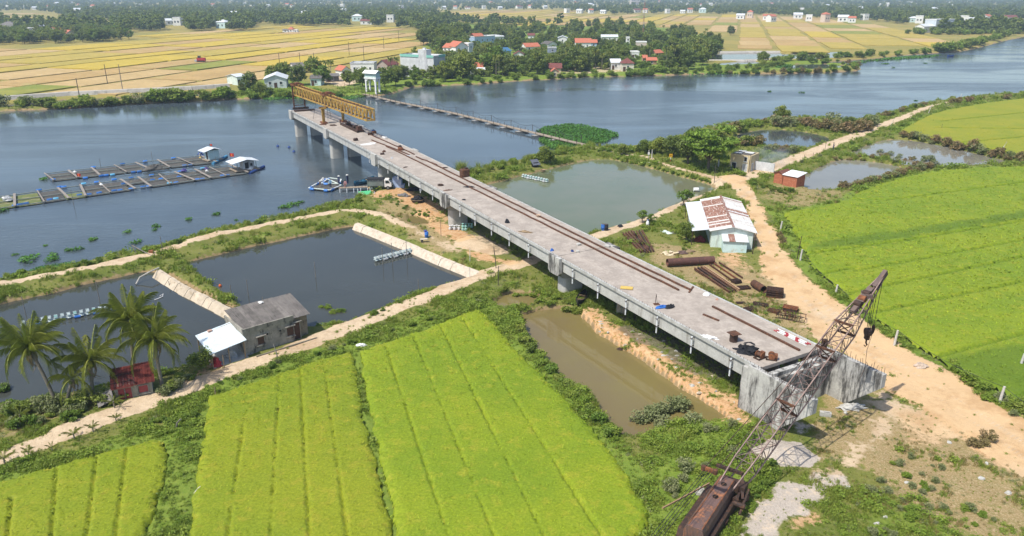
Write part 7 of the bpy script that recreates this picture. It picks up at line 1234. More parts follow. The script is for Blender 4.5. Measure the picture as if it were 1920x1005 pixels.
def big_palm(px, py, hh, lean, label, s=1., nf=24, seed=0):
    q = random.Random(seed); p = ground(px, py); t = thing('coconut_palm', label, 'palm tree', p, 0); mb = MB(); pts = [(lean[0]*(u**1.5), lean[1]*(u**1.5), -.5+(hh+.5)*u) for u in [k/8 for k in range(9)]]; mb.tube(pts, [.26, .20, .17, .16, .155, .15, .145, .14, .16], 10); mb.build('trunk', BARK_P, t, smooth=True); top = Vector(pts[-1])
    for i in range(nf):
        u = i/nf; el = -.55+1.65*u**.85; az = i*2.399+q.uniform(-.2, .2); me = FR[2] if el < -.1 else FR[1] if el < .35 else FR[0] if el < .75 else FR[3]
        obj('frond', me, t, top+Vector((0, 0, .1+.25*u)), (q.uniform(-.2, .2), -el*.85, az), s*q.uniform(.85, 1.1))
    for i in range(3): obj('dead_frond', DRYF, t, top, (q.uniform(-.2, .2), .9+q.uniform(0, .4), q.uniform(0, 6)), s*.8)
    for i in range(7): a = q.uniform(0, 6.28); mb = MB(); mb.lathe([(.03, -.15), (.11, -.08), (.13, .03), (.09, .13), (.03, .17)], tuple(top+Vector((.25*math.cos(a), .25*math.sin(a), -.2-.12*(i % 2)))), 8); mb.build('coconut', surf('coconut_green', (.16, .19, .04)) if i == 0 else bpy.data.materials['coconut_green'], t, smooth=True)
big_palm(108, 762, 5.6, (-1.4, .2), 'large coconut palm at the far left with drooping outer fronds', 1.15, 36, 1); big_palm(175, 748, 3.6, (.3, .3), 'short coconut palm between the two large ones on the left', 1.08, 24, 2); big_palm(255, 722, 6.4, (.3, .6), 'tall coconut palm rising over the aerator pond', 1.12, 34, 3); big_palm(305, 728, 4.9, (-.1, .1), 'coconut palm leaning over the red roofed hut', 1.14, 34, 4); big_palm(125, 758, 2.6, (1.2, -.2), 'low bent palm behind the large left palm', .8, 12, 5)
def small_palm_mesh(seed):
    q = random.Random(seed); me = []; V = []; F = []
    for i in range(16):
        el = -.4+1.4*i/16; R_ = Euler((0, -el*.85, i*2.399)).to_matrix(); k = len(V); fm = SF[0 if el > .3 else 1]; co = [R_ @ v.co+Vector((0, 0, 8.)) for v in fm.vertices]; V += co; F += [tuple(k+j for j in p.vertices) for p in fm.polygons]
    mb = MB(); mb.tube([(0, 0, -.5), (.15, 0, 4), (.0, 0, 8)], [.2, .15, .13], 6); return fast_mesh('crown', V, F, LEAF_P), mb.mesh('trunk', BARK_P, True)
SF = [frond_mesh(2.9, 8, .35, .8, .28, 6), frond_mesh(2.9, 8, .75, .8, .28, 7)]; SPALM = [small_palm_mesh(1), small_palm_mesh(2)]
def bush_mesh(seed, mat, n=700, leaf=.16, H=1.6, Rx=1.1, stems=5, up=.4):
    rng = np.random.default_rng(seed); C, P = crown_pts(rng, H, Rx, 16, n, .05, clump=.42); P[:, 2] = np.abs(P[:, 2]); V, F = leafcloud(P, leaf, rng, up); mb = MB()
    for i in range(stems): c = C[i]; mb.tube([(c[0]*.1, c[1]*.1, -.3), (c[0]*.5, c[1]*.5, abs(c[2])*.6), (c[0]*.9, c[1]*.9, abs(c[2]))], [.04, .03, .01], 5)
    return fast_mesh('foliage', V, F, mat), mb.mesh('stem', BARK)
BUSH = {k: [bush_mesh(s+10*i, m, n, lf) for i in range(2)] for k, s, m, n, lf in (('green', 1, LEAF_W, 700, .16), ('dark', 2, LEAF_T, 700, .16), ('brown', 3, LEAF_B, 600, .14), ('grey', 4, LEAF_G, 650, .13), ('bright', 5, LEAF_Y, 600, .17))}
def reed_mesh(seed, mat, n=120, H=1.8, spread=.7, w=.03):
    q = np.random.default_rng(seed); V = []; F = []
    for i in range(n):
        a = q.uniform(0, 6.28); r = spread*math.sqrt(q.uniform()); b = Vector((r*math.cos(a), r*math.sin(a), 0)); l = Vector((q.normal()*.35, q.normal()*.35, 0)); h = H*q.uniform(.6, 1.1); s = Vector((-math.sin(a), math.cos(a), 0))*w; k = len(V); m = b+l*.3*h+Vector((0, 0, h*.6)); V += [b-s, b+s, m+s*.8, m-s*.8, b+l*h*.75+Vector((0, 0, h*.92))]; F += [(k, k+1, k+2, k+3)]; F += [(k+3, k+2, k+4, k+4)]
    F3 = [f if f[2] != f[3] else f[:3] for f in F]; me = bpy.data.meshes.new('reeds'); me.from_pydata([tuple(v) for v in V], [], F3); me.materials.append(mat); return me
REED = [reed_mesh(1, GRASS_G), reed_mesh(2, GRASS_G, 100, 2.2)]
# ---- village and grove trees (every one a thing)
VT = []
def tree_ok(p, H, Rx):
    """does a crown here hide one of the houses that shows in the photograph?"""
    x, y = PX(p); k = CAM_F/p.length; top = y-H*k; x0, x1 = x-Rx*k, x+Rx*k
    for a, b, c, d, hy in HOUSE_RECT:
        if p.y < hy+2 and x1 > a and x0 < c and top < d and y > b: return False
        if abs(p.y-hy-3) < 6 and x1-1.5*k > a and x0+1.5*k < c and y > b: return False
    return True
def put_tree(px, py, kind=None, H=None, label='', group=None, force=True):
    k = random.randrange(6) if kind is None else kind; p = G(px, py, 1.0); s = (H/THT[k]) if H else random.uniform(.75, 1.2); s2 = s*random.uniform(.9, 1.12)
    if not force:
        for f in (1., .75, .55, .4):
            if tree_ok(p, THT[k]*s*f, 3.4*s*f): s *= f; s2 *= f**.7; break
        else: return None
    if float(sdist(np.array([p.x]), np.array([p.y]), RIVER, 20)[0]) > -1: return None
    if not force:
        x_, y_ = px, py; label = ['rounded green', 'full dark', 'broad green', 'tall dark', 'bright green', 'slim green'][k]+' tree '+(('at the left grove ' if x_ < 120 else 'at the right end of the left grove ')+('front' if y_ > 72 else 'rear') if 'left field' in label else ('in the left part of the far village' if x_ < 900 else 'in the centre left of the far village' if x_ < 1020 else 'in the centre right of the far village' if x_ < 1170 else 'in the right part of the far village')+(', waterside' if y_ > 120 else ', middle rows' if y_ > 85 else ', back rows'))
        VT.append((s*THT[k]*CAM_F/p.length, k, p-Vector((0, 0, .1)), random.uniform(0, 6.28), s2, s, label, group)); return None
    return plant('broadleaf_tree', TREES[k], p-Vector((0, 0, .1)), random.uniform(0, 6.28), (s2, s), label, 'tree', group)
for px, py, k, H, lab in [(512, 152, 0, 7, 'round green tree left of the white shed'), (532, 148, 2, 7.5, 'spreading green tree behind the white shed'), (560, 160, 1, 9, 'big dark round tree behind the yellow gantry'), (588, 143, 0, 9, 'green tree beyond the big dark round one'), (606, 158, 4, 8.5, 'bright green round tree by the teal shack'), (470, 172, 1, 8, 'dark bushy tree beside the teal tin hut'), (455, 176, 3, 5, 'dark low tree on the bank left of the white shed'), (488, 178, 2, 5, 'low green tree at the water left of the white shed'),
 (655, 160, 0, 6.5, 'green tree at the bank end of the footbridge'), (680, 163, 2, 8, 'green tree left of the white portal'), (722, 163, 2, 8, 'green tree right of the white portal'), (742, 160, 0, 7.5, 'tree between portal and tall streaked block'), (785, 158, 2, 8.5, 'wide dark almond tree before the tall streaked block'), (815, 158, 1, 8, 'dark tree right of the wide almond tree'), (835, 153, 0, 9, 'dense riverside tree below the orange villas'), (868, 150, 0, 12, 'tall green tree beside the red roofed bank house'), (925, 138, 4, 13.5, 'tallest bright green tree in the village left'), (918, 155, 4, 4, 'low rounded shrubby tree at the waterline'), (955, 152, 2, 7.5, 'green riverside tree right of the tallest one'), (990, 147, 0, 10, 'tall riverside tree near the grey blue house'), (1015, 150, 1, 8, 'dark riverside tree below the grey blue house'), (1098, 142, 1, 14, 'huge dark spreading tree on the river bank'), (1125, 140, 0, 11, 'big dark tree merging with the huge one'), (1070, 147, 4, 6, 'light green layered tree at the waterline'), (1150, 118, 0, 9, 'tree behind the landing house'), (1205, 132, 4, 5, 'small bright tree right of the landing house'), (1255, 133, 3, 9, 'dark tree at the foot of the coconut palms'), (1290, 130, 1, 10, 'dark tree right of the coconut palms'), (1318, 122, 0, 9, 'tree at the right end of the village grove'), (1335, 110, 1, 11, 'dark tall tree at the right village corner'), (1345, 92, 3, 11, 'dark tree jutting into the tan fields'), (1430, 118, 2, 6.5, 'lone round tree between the far fish ponds'), (1370, 66, 1, 9, 'lone dark bushy tree in the fields right of the village')]:
    put_tree(px, py, k, H, lab)
rt = random.Random(5); VILL = np.array([(806, 88), (850, 66), (900, 56), (1000, 56), (1050, 52), (1150, 52), (1250, 56), (1330, 72), (1352, 92), (1330, 116), (1265, 128), (1140, 130), (1050, 139), (960, 144), (830, 150), (700, 152), (742, 146), (824, 118), (824, 106)], float)
def in_px(x, y, poly): return float(sdist(np.array([x], float), np.array([y], float), poly, 9999)[0]) > 0
n = 0
while n < 760:
    x, y = rt.uniform(640, 1355), rt.uniform(50, 156)
    if not in_px(x, y, VILL): continue
    n += 1
    if rt.random() < .66: put_tree(x, y, None, None, 'green tree among the houses of the far bank village', 'trees of the far bank village', False)
    else:
        p = G(x, y, 1)
        if tree_ok(p, 9, 3): plant('coconut_palm', SPALM[rt.randrange(2)], p, rt.uniform(0, 6), rt.uniform(.7, 1.05), 'slim coconut palm among the houses of the far bank village', 'palm tree', 'palms of the far bank village')
for x in range(788, 872, 6): put_tree(x+rt.uniform(-2, 2), 84+rt.uniform(-3, 2), rt.choice([1, 3, 5]), rt.uniform(11, 15), 'tall dark tree in the dense grove at the left of the village', 'dense grove left of the village')
for x in range(800, 880, 7): put_tree(x+rt.uniform(-2, 2), 74+rt.uniform(-3, 2), rt.choice([1, 3, 5]), rt.uniform(12, 16), 'tall dark tree in the dense grove at the left of the village', 'dense grove left of the village')
for px, py, s, lab in [(1248, 129, 1.15, 'left tall coconut palm at the right end of the village bank'), (1262, 127, 1.2, 'middle tall coconut palm at the village bank'), (1276, 122, 1.1, 'coconut palm behind the middle one at the village bank'), (1302, 124, 1.15, 'right tall coconut palm at the village bank'), (1330, 110, .8, 'small coconut palm by the far fish ponds'), (622, 150, .9, 'thin coconut palm right of the bright round tree'), (613, 148, .85, 'thin coconut palm just left of the other thin one'), (733, 138, .8, 'thin palm left of the tall streaked block'), (745, 140, .85, 'thin palm touching the tall streaked block'), (806, 118, .8, 'thin palm right of the tall streaked block'), (820, 115, .75, 'thin palm before the orange villas'), (190, 71, .9, 'palm sticking out of the left far grove')]: plant('coconut_palm', SPALM[rt.randrange(2)], G(px, py, 1), rt.uniform(0, 6), s, lab, 'palm tree')
LG = np.array([(-200, 92), (0, 84), (60, 83), (160, 80), (248, 76), (225, 66), (170, 58), (100, 57), (40, 61), (0, 64), (-200, 74)], float); n = 0
while n < 330:
    x, y = rt.uniform(-70, 250), rt.uniform(55, 92)
    if in_px(x, y, LG):
        n += 1; put_tree(x, y, None, rt.uniform(7, 11), 'tree in the long grove at the left field edge', 'grove at the left field edge', False) if rt.random() < .9 else plant('coconut_palm', SPALM[0], G(x, y, 1), rt.uniform(0, 6), rt.uniform(.8, 1.1), 'palm in the long grove at the left field edge', 'palm tree', 'palms of the left grove')
VT.sort(key=lambda r: -r[0])
VT = [r for r in VT if 'left grove' in r[6]][:45]+[r for r in VT if 'left grove' not in r[6]][:180]+[r for r in VT if 'left grove' in r[6]][45:]+[r for r in VT if 'left grove' not in r[6]][180:]
for _, k, p, rz, s2, s, lab, grp in VT[:225]: plant('broadleaf_tree', TREES[k], p, rz, (s2, s), lab, 'tree', grp)
VT = VT[225:]
# ---- nearer trees
LEAF_A = foliage('almond_leaves', (.18, .28, .04), (.22, .31, .05), (.12, .21, .03), .35, nscale=.5); T_NEAR = make_tree(21, 7.2, 4.6, 46, 5200, .26, LEAF_A, .22, layer=True, clump=.26, trunk=.2); T_N2 = make_tree(22, 5., 2.8, 30, 3000, .22, LEAF_D, .1, clump=.34); T_N3 = make_tree(23, 4.2, 2.4, 26, 2600, .2, LEAF_T, .1, clump=.36); T_ORANGE = make_tree(24, 2.2, 1.3, 26, 2200, .10, LEAF_T, .15, clump=.38, trunk=.06); T_THIN = make_tree(25, 3.0, 1.5, 18, 900, .14, LEAF_Y, .2, clump=.3, trunk=.06)
plant('almond_tree', T_NEAR, ground(1328, 320), .5, 1.38, 'layered bright green tree beside the ruin at the crossroads', 'tree')
for px, py, m, s, lab in [(1290, 308, T_N2, 1.2, 'dense dark tree left of the layered tree'), (1262, 294, T_N2, 1.0, 'dark bushy tree above the yellow sign'), (1235, 289, T_N3, 1.0, 'rounded green tree near the meter box'), (1208, 287, T_N3, .8, 'green bushy tree at the bank above the footbridge path'), (1305, 280, T_N2, 1.1, 'dark brownish tree behind the layered tree'), (1023, 306, T_N3, .95, 'round green tree on the bank beside the tiny hut'), (1168, 290, T_N3, .6, 'small green tree at the pond end of the footbridge'), (1375, 668 - 3, T_ORANGE, 1.0, '')]:
    if lab: plant('bushy_tree', m, ground(px, py), px*.1, s, lab, 'tree')
plant('bushy_tree', T_ORANGE, ground(378, 692), 1., 1.05, 'dense round dark green tree left of the tin canopy', 'tree'); plant('thin_tree', T_THIN, ground(1282, 388), .3, 1.1, 'airy green tree behind the white awning', 'tree'); plant('thin_tree', T_THIN, ground(1205, 418), 1.3, .75, 'small airy tree by the pond side path', 'tree'); plant('bushy_tree', T_N3, ground(1288, 452), 2.3, (.55, .75), 'tall narrow dark bush at the left edge of the shed', 'tree'); plant('thin_tree', T_THIN, ground(1222, 420), 2.3, .6, 'low leafy tree at the garden fence', 'tree')
for px, py, s, lab in [(1465, 226, 1.1, 'round dark tree on the peninsula by the river'), (1558, 238, .95, 'round grey green tree on the peninsula'), (1590, 245, .8, 'low green tree at the end of the peninsula'), (1623, 238, .7, 'small green tree at the river road bend'), (1440, 230, .5, 'little tree at the left of the peninsula')]: plant('bushy_tree', [T_N3, BUSH['grey'][0], T_N2][[1465, 1558, 1590, 1623, 1440].index(px) % 3], ground(px, py), px, s if px != 1558 else 2.4, lab, 'tree')
# ---- shrubs along pixel lines
SHRUBS = []
def shrub_line(px, n, kinds, smin, smax, label, group, jit=(6, 3), seed=1):
    q = random.Random(seed+int(px[0][0])); L = smooth_line(px, 6)
    for i in range(n):
        u = (i+q.random())/n*(len(L)-1); j = min(int(u), len(L)-2); x, y = px_lerp(L[j], L[j+1], u-j); x += q.uniform(-jit[0], jit[0]); y += q.uniform(-jit[1], jit[1]); p = ground(x, y)
        if p.z < .25: p.z = .15
        k = q.choice(kinds); s = q.uniform(smin, smax); lab = ('bigger ' if s > (smin+smax)/2 else 'smaller ')+label+(', left end' if x < L[0][0]+(L[-1][0]-L[0][0])*.34 and L[-1][0] > L[0][0]+20 else ', right end' if x > L[0][0]+(L[-1][0]-L[0][0])*.67 and L[-1][0] > L[0][0]+20 else ', mid row')
        s *= .78 if p.length < 190 else 1.; SHRUBS.append((s*CAM_F/p.length, k, p, q.randrange(2), q.uniform(0, 6), s, q.uniform(.85, 1.2), q.uniform(.8, 1.1), lab, group))
shrub_line([(-40, 212), (60, 207), (130, 201), (200, 196), (285, 191)], 26, ['green', 'dark', 'grey'], 1.2, 2.6, 'shrub in the hedge between river and canal at the far left', 'far left river hedge', (6, 1.5)); shrub_line([(285, 190), (340, 188), (430, 184)], 18, ['dark', 'green', 'bright'], 1.8, 3.2, 'tall shrub on the spit before the white shed', 'shrubs on the spit', (6, 1.5)); shrub_line([(430, 186), (500, 183), (560, 181), (640, 178)], 26, ['green', 'bright', 'dark'], .8, 1.9, 'low shrub on the green shore behind the gantry', 'shore shrubs behind the gantry', (6, 2))
shrub_line([(760, 163), (900, 156), (1000, 150), (1100, 143), (1230, 139)], 44, ['green', 'bright', 'dark'], .8, 2.0, 'low shrub at the waterline of the far bank village', 'waterline shrubs of the village', (6, 1.5)); shrub_line([(1180, 138), (1260, 135), (1340, 132), (1420, 128), (1460, 122)], 46, ['green', 'bright', 'dark'], 1.0, 2.2, 'shrub on the green point right of the village', 'shrubs on the green point', (8, 3)); shrub_line([(1330, 137), (1420, 136), (1520, 134), (1600, 129), (1590, 122), (1520, 116)], 40, ['bright', 'brown', 'green'], 1.0, 2.0, 'shrub along the lagoon spit on the far bank', 'lagoon spit shrubs', (6, 1)); shrub_line([(1460, 116), (1560, 110), (1650, 105), (1760, 99)], 34, ['green', 'dark', 'bright'], 1.5, 2.8, 'bank shrub between the tan fields and the river', 'right far bank shrubs', (7, 2)); shrub_line([(1760, 98), (1800, 92), (1850, 80), (1920, 62), (2060, 42)], 34, ['dark', 'green'], 2.5, 4.5, 'tall dark bank shrub at the far right bend', 'tall bank shrubs at the bend', (7, 1.5)); shrub_line([(1700, 64), (1750, 64), (1800, 65), (1860, 62), (1920, 56)], 30, ['dark', 'green'], 2.5, 4.5, 'dark shrub around the lone grey white block', 'shrubs around the lone block', (8, 1))
shrub_line([(1572, 353), (1640, 340), (1700, 325), (1752, 311)], 26, ['brown', 'brown', 'grey'], .8, 1.3, 'brown hedge shrub between grey pond and green paddy', 'brown hedge by the paddy', (3, 2)); shrub_line([(1650, 296), (1700, 308), (1750, 314)], 12, ['brown', 'grey'], .7, 1.1, 'brown shrub on the dike between the grey ponds', 'dike between grey ponds', (3, 1.5)); shrub_line([(1695, 264), (1760, 270), (1840, 288), (1900, 299), (1960, 312)], 24, ['brown', 'grey', 'brown'], .9, 1.6, 'brown shrub on the far side of the upper grey pond', 'upper pond hedge', (4, 2)); shrub_line([(1560, 302), (1600, 298), (1640, 297)], 9, ['brown', 'green'], .6, 1.0, 'small shrub on the near dike of the grey ponds', 'near dike shrubs', (3, 1.5))
shrub_line([(1448, 236), (1500, 236), (1560, 244), (1600, 248), (1640, 236)], 30, ['brown', 'brown', 'grey'], 1.2, 2.0, 'brown shrub on the peninsula behind the inlet', 'peninsula shrubs', (6, 3)); shrub_line([(1368, 278), (1400, 272), (1425, 272)], 10, ['brown', 'dark'], 1.0, 1.7, 'brown shrub at the left of the inlet pond', 'inlet shrubs left', (4, 2)); shrub_line([(1435, 282), (1470, 284), (1490, 288)], 8, ['brown', 'grey'], 1.0, 1.5, 'brown shrub at the near side of the inlet pond', 'inlet shrubs near', (4, 2)); shrub_line([(1600, 242), (1680, 212), (1740, 196)], 16, ['brown', 'green', 'dark'], .7, 1.1, 'shrub between the road and the river', 'river road shrubs', (4, 2)); shrub_line([(1500, 308), (1560, 286), (1640, 257), (1720, 224), (1770, 206)], 26, ['green', 'bright', 'grey'], .35, .7, 'low verge shrub along the road between the ponds', 'road verge shrubs', (4, 2)); shrub_line([(1780, 194), (1840, 188), (1920, 182)], 12, ['brown', 'green'], .8, 1.4, 'shrub between the upper paddy and the river', 'upper paddy river shrubs', (5, 1.5))
shrub_line([(1200, 286), (1260, 276), (1320, 262), (1380, 246), (1440, 233)], 34, ['dark', 'green', 'brown'], .9, 1.7, 'shrub on the river side behind the crossroads trees', 'crossroads river shrubs', (6, 3)); shrub_line([(875, 328), (930, 316), (990, 303), (1050, 288)], 22, ['reed', 'green', 'reed'], .9, 1.4, 'reeds and shrubs on the river side of the green pond', 'green pond reeds', (6, 3)); shrub_line([(1050, 288), (1110, 282), (1180, 288)], 16, ['reed', 'green', 'bright'], .8, 1.2, 'reeds at the landing of the footbridge', 'landing reeds', (6, 3)); shrub_line([(1150, 296), (1220, 312), (1290, 332), (1335, 348)], 26, ['bright', 'green'], .35, .7, 'low green bush on the dike of the green pond', 'green pond dike bushes', (4, 2))
shrub_line([(866, 326), (862, 324)], 3, ['reed'], 1.6, 2.0, 'tall feathery reeds beside the deck at the river', 'feathery reeds', (4, 2)); shrub_line([(470, 423), (560, 404), (620, 393), (680, 376)], 18, ['bright', 'green', 'reed'], .35, .9, 'green clump at the waterline of the sand dike', 'dike waterline clumps', (8, 2)); shrub_line([(630, 390), (700, 377), (740, 378), (770, 395)], 16, ['reed', 'bright', 'reed'], .28, .55, 'grass clump on the bank below the truck', 'bank grass clumps', (10, 4)); shrub_line([(0, 524), (100, 508), (180, 494), (300, 468), (350, 452)], 22, ['green', 'bright'], .3, .8, 'green clump between river and sand dike at the left', 'left dike clumps', (8, 2.5)); shrub_line([(780, 395), (810, 402), (770, 408)], 9, ['reed', 'green'], .3, .6, 'marsh grass by the little muddy stream', 'stream marsh grass', (8, 5))
shrub_line([(940, 545), (1000, 560), (1040, 575), (1090, 590)], 16, ['green', 'dark'], .35, .8, 'weedy bush at the head of the muddy pool', 'pool head bushes', (8, 4)); shrub_line([(962, 606), (1012, 676), (1072, 738), (1120, 785), (1150, 822)], 30, ['green', 'dark', 'bright'], .4, .85, 'weedy bush between the paddy and the muddy pool', 'pool side bushes', (8, 5)); shrub_line([(900, 560), (940, 600), (990, 640)], 12, ['green', 'dark'], .3, .7, 'weedy bush at the paddy head', 'paddy head bushes', (10, 6)); shrub_line([(430, 720), (560, 675), (700, 632), (830, 590), (920, 555)], 34, ['green', 'bright', 'dark', 'grey'], .25, .6, 'weedy bush on the verge between path and paddies', 'path verge bushes', (10, 6)); shrub_line([(1200, 810), (1250, 790), (1300, 785)], 9, ['grey'], .8, 1.2, 'twiggy greyish bush at the near end of the muddy pool', 'twiggy pool bushes', (10, 6)); shrub_line([(1270, 830), (1340, 810), (1400, 830), (1350, 870), (1280, 900), (1250, 930)], 26, ['green', 'bright', 'grey'], .35, .85, 'weedy bush in the green patch left of the crane boom', 'bushes left of the boom', (20, 14)); shrub_line([(1420, 890), (1450, 870), (1440, 920), (1390, 960)], 10, ['green', 'bright'], .3, .6, 'low bush at the foot of the crane boom', 'bushes at the boom foot', (12, 8)); shrub_line([(1620, 935), (1680, 900), (1740, 920), (1700, 970), (1660, 985), (1780, 960), (1830, 985), (1700, 870), (1760, 870)], 44, ['green', 'grey', 'grey'], .2, .55, 'scrubby bush on the foreground slope at the right', 'foreground slope scrub', (34, 24)); shrub_line([(1820, 835), (1850, 828)], 3, ['grey', 'brown'], .6, .9, 'dry twiggy bush beside the sandy road', 'dry roadside bushes', (8, 4))
shrub_line([(1780, 690), (1830, 720), (1880, 760), (1940, 790)], 18, ['green', 'grey', 'dark'], .5, 1.0, 'bush on the verge below the right paddy', 'right verge bushes', (10, 8)); shrub_line([(1470, 425), (1490, 450), (1530, 510), (1570, 560), (1620, 600), (1700, 660)], 26, ['green', 'bright'], .2, .45, 'low verge weed bush along the sandy road', 'sandy road verge bushes', (6, 4)); shrub_line([(1405, 345), (1440, 352), (1480, 362)], 14, ['green', 'bright', 'dark'], .5, .9, 'green bush beside the brick huts', 'brick hut bushes', (8, 4)); shrub_line([(1462, 442), (1468, 458)], 3, ['brown'], .6, .8, 'round brown bush at the paddy corner', 'brown paddy corner bushes', (2, 2)); shrub_line([(1205, 430), (1240, 415), (1275, 445), (1290, 470)], 16, ['green', 'dark'], .3, .7, 'garden bush left of the shed', 'garden bushes', (8, 5)); shrub_line([(20, 800), (100, 780), (150, 775), (60, 790), (10, 770), (0, 745)], 22, ['green', 'bright', 'grey'], .4, .9, 'garden bush below the palms at the left edge', 'left garden bushes', (16, 8)); shrub_line([(590, 612), (640, 600), (600, 590)], 6, ['green', 'bright'], .4, .7, 'green bush at the right end of the grey house', 'house end bushes', (6, 4)); shrub_line([(700, 598), (706, 584), (770, 566)], 4, ['bright'], .3, .5, 'small bush on the pond edge of the path', 'pond edge bushes', (6, 3)); shrub_line([(250, 800), (330, 790), (370, 770)], 16, ['bright', 'green'], .35, .6, 'vine covered bush at the head of the small paddy', 'vine bushes', (14, 8)); shrub_line([(1100, 545), (1130, 560), (1160, 575)], 7, ['green', 'dark'], .3, .6, 'bush under the deck near the old boat', 'bushes under the deck', (6, 4)); shrub_line([(1390, 330), (1382, 324)], 3, ['dark', 'green'], .8, 1.1, 'bush at the corner of the ruin', 'ruin corner bushes', (3, 1.5))
shrub_line([(20, 772), (70, 768), (130, 762), (190, 752), (235, 742)], 20, ['green', 'dark', 'grey'], .6, 1.15, 'garden bush at the foot of the coconut palms', 'bushes under the palms', (12, 5)); shrub_line([(300, 740), (330, 725), (360, 708)], 8, ['dark', 'grey'], .5, .9, 'dark bush between the red roofed hut and the canopy', 'bushes by the hut', (8, 4)); SHRUBS.sort(key=lambda r: -r[0]); REST = SHRUBS[330:]
for _, k, p, v_, rz, s, a, b, label, group in SHRUBS[:330]:
    if k == 'reed': tag(obj('reed_clump', REED[v_], None, p, (0, 0, rz), s), label, 'reeds', group)
    else: plant('shrub', BUSH[k][v_], p-Vector((0, 0, .1)), rz, (s*a, s*b), label, 'shrub', group, ('foliage', 'stem'))
SPRO = [REED[0], REED[1]]+[BUSH[k][i][0] for k in ('green', 'dark', 'brown', 'grey', 'bright') for i in (0, 1)]; SKEY = ['reed', 'green', 'dark', 'brown', 'grey', 'bright']
def banana(px, py, s, label):
    t = thing('young_palm', label, 'young palm', ground(px, py)); q = random.Random(px)
    for i in range(7): obj('frond', FR[i % 2], t, (0, 0, .5*s), (0, -q.uniform(.2, .9), i*2.4), s*.33)
    mb = MB(); mb.tube([(0, 0, -.3), (0, 0, .6*s)], .06*s, 6); mb.build('stem', BARK_P, t)
for i, (px, py, s) in enumerate([(140, 824, 1.), (175, 810, .8), (10, 872, 1.1), (54, 855, .7), (218, 790, .7), (215, 765, 1.1), (40, 790, 1.2), (98, 845, .6)]): banana(px, py, s, ['young coconut palm on the paddy side of the path', 'second young palm just right of it on the path edge', 'young palm at the left picture edge by the path', 'tiny palm sprout on the path edge at the left', 'leaning palm sprout between path and vines', 'yellowish young palm in front of the red roofed hut', 'young palm among the garden bushes at the left', 'smallest palm sprout on the path edge'][i])
# ---- water hyacinth
def hyacinth_mesh(seed, n, rx, ry):
    rng = np.random.default_rng(seed); a = rng.uniform(0, 6.28, n); r = np.sqrt(rng.uniform(0, 1, n))*(1+.25*np.sin(3*a+seed)); C = np.stack([rx*r*np.cos(a), ry*r*np.sin(a), rng.uniform(.05, .35, n)], -1); V, F = leafcloud(C, .14, rng, .9, .7); return fast_mesh('leaves', V, F, HYAC)
HM = [hyacinth_mesh(i, 110, .9, .6) for i in range(3)]; rh2 = random.Random(4)
for px, py, s in [(98, 487, 1.5), (128, 470, .8), (142, 469, 1.0), (101, 478, .8), (174, 450, 1.0), (239, 436, .9), (293, 425, 1.0), (354, 412, .9), (406, 402, 1.0), (54, 487, 2.0), (85, 461, .5), (255, 456, 1.1), (535, 389, 1.4), (550, 384, 1.3), (563, 380, .9), (443, 413, .5), (466, 416, .4), (290, 432, .6), (28, 478, .6), (5, 396, 1.2), (82, 337, 1.2), (155, 467, .4), (1655, 92, 2), (1620, 118, 2.2), (1693, 94, 1.5), (1735, 119, 1.2), (1675, 127, 1.2), (1660, 120, 3.), (1760, 191, 1.4), (1717, 189, .8), (1504, 174, 1.2), (1443, 172, 1.2)]:
    tag(obj('water_hyacinth', HM[rh2.randrange(3)], None, G(px, py, .0), (0, 0, rh2.uniform(0, 6)), (s, s, min(s, 1.2))), 'small floating clump of water hyacinth on the river', 'water hyacinth', 'floating hyacinth clumps')
def mat_field(px, n, label):
    W = gp(smooth_line(px+px[:1], 4)[:-1], 0); lo, hi = W.min(0), W.max(0); P = RNG.uniform(lo, hi, (n*3, 2)); d = sdist(P[:, 0], P[:, 1], W, 99)+.6*wob(P[:, 0], P[:, 1], 5, 1); P = P[d > 0][:n]; D0 = np.hypot(*P.mean(0)); C = np.stack([P[:, 0], P[:, 1], RNG.uniform(.05, .55, len(P))], -1); V, F = leafcloud(C, .20*D0/170, RNG, .9, .7)
    stuff(obj('hyacinth_mat', fast_mesh('hyacinth_mat', V, F, HYAC)), label, 'water hyacinth')
mat_field([(1005, 246), (1030, 238), (1075, 234), (1120, 242), (1158, 252), (1135, 266), (1110, 271), (1060, 268), (1010, 262), (1030, 258)], 9000, 'broad bright green mat of water hyacinth beside the footbridge'); mat_field([(1010, 262), (1060, 270), (1100, 278), (1060, 284), (1025, 276)], 2600, 'smaller hyacinth mat between footbridge and bank'); mat_field([(490, 178), (560, 168), (640, 164), (690, 178), (660, 186), (580, 184), (500, 188)], 6500, 'green floating mat along the far shore behind the gantry'); mat_field([(1200, 141), (1330, 133), (1460, 122), (1480, 126), (1400, 138), (1300, 140)], 6000, 'green floating mat below the green point'); mat_field([(1590, 118), (1680, 108), (1760, 104), (1740, 108), (1650, 114)], 2500, 'green floating mat at the right far bank'); mat_field([(20, 520), (60, 509), (130, 497), (120, 505), (60, 517)], 1500, 'green floating weed strip along the left sand dike')
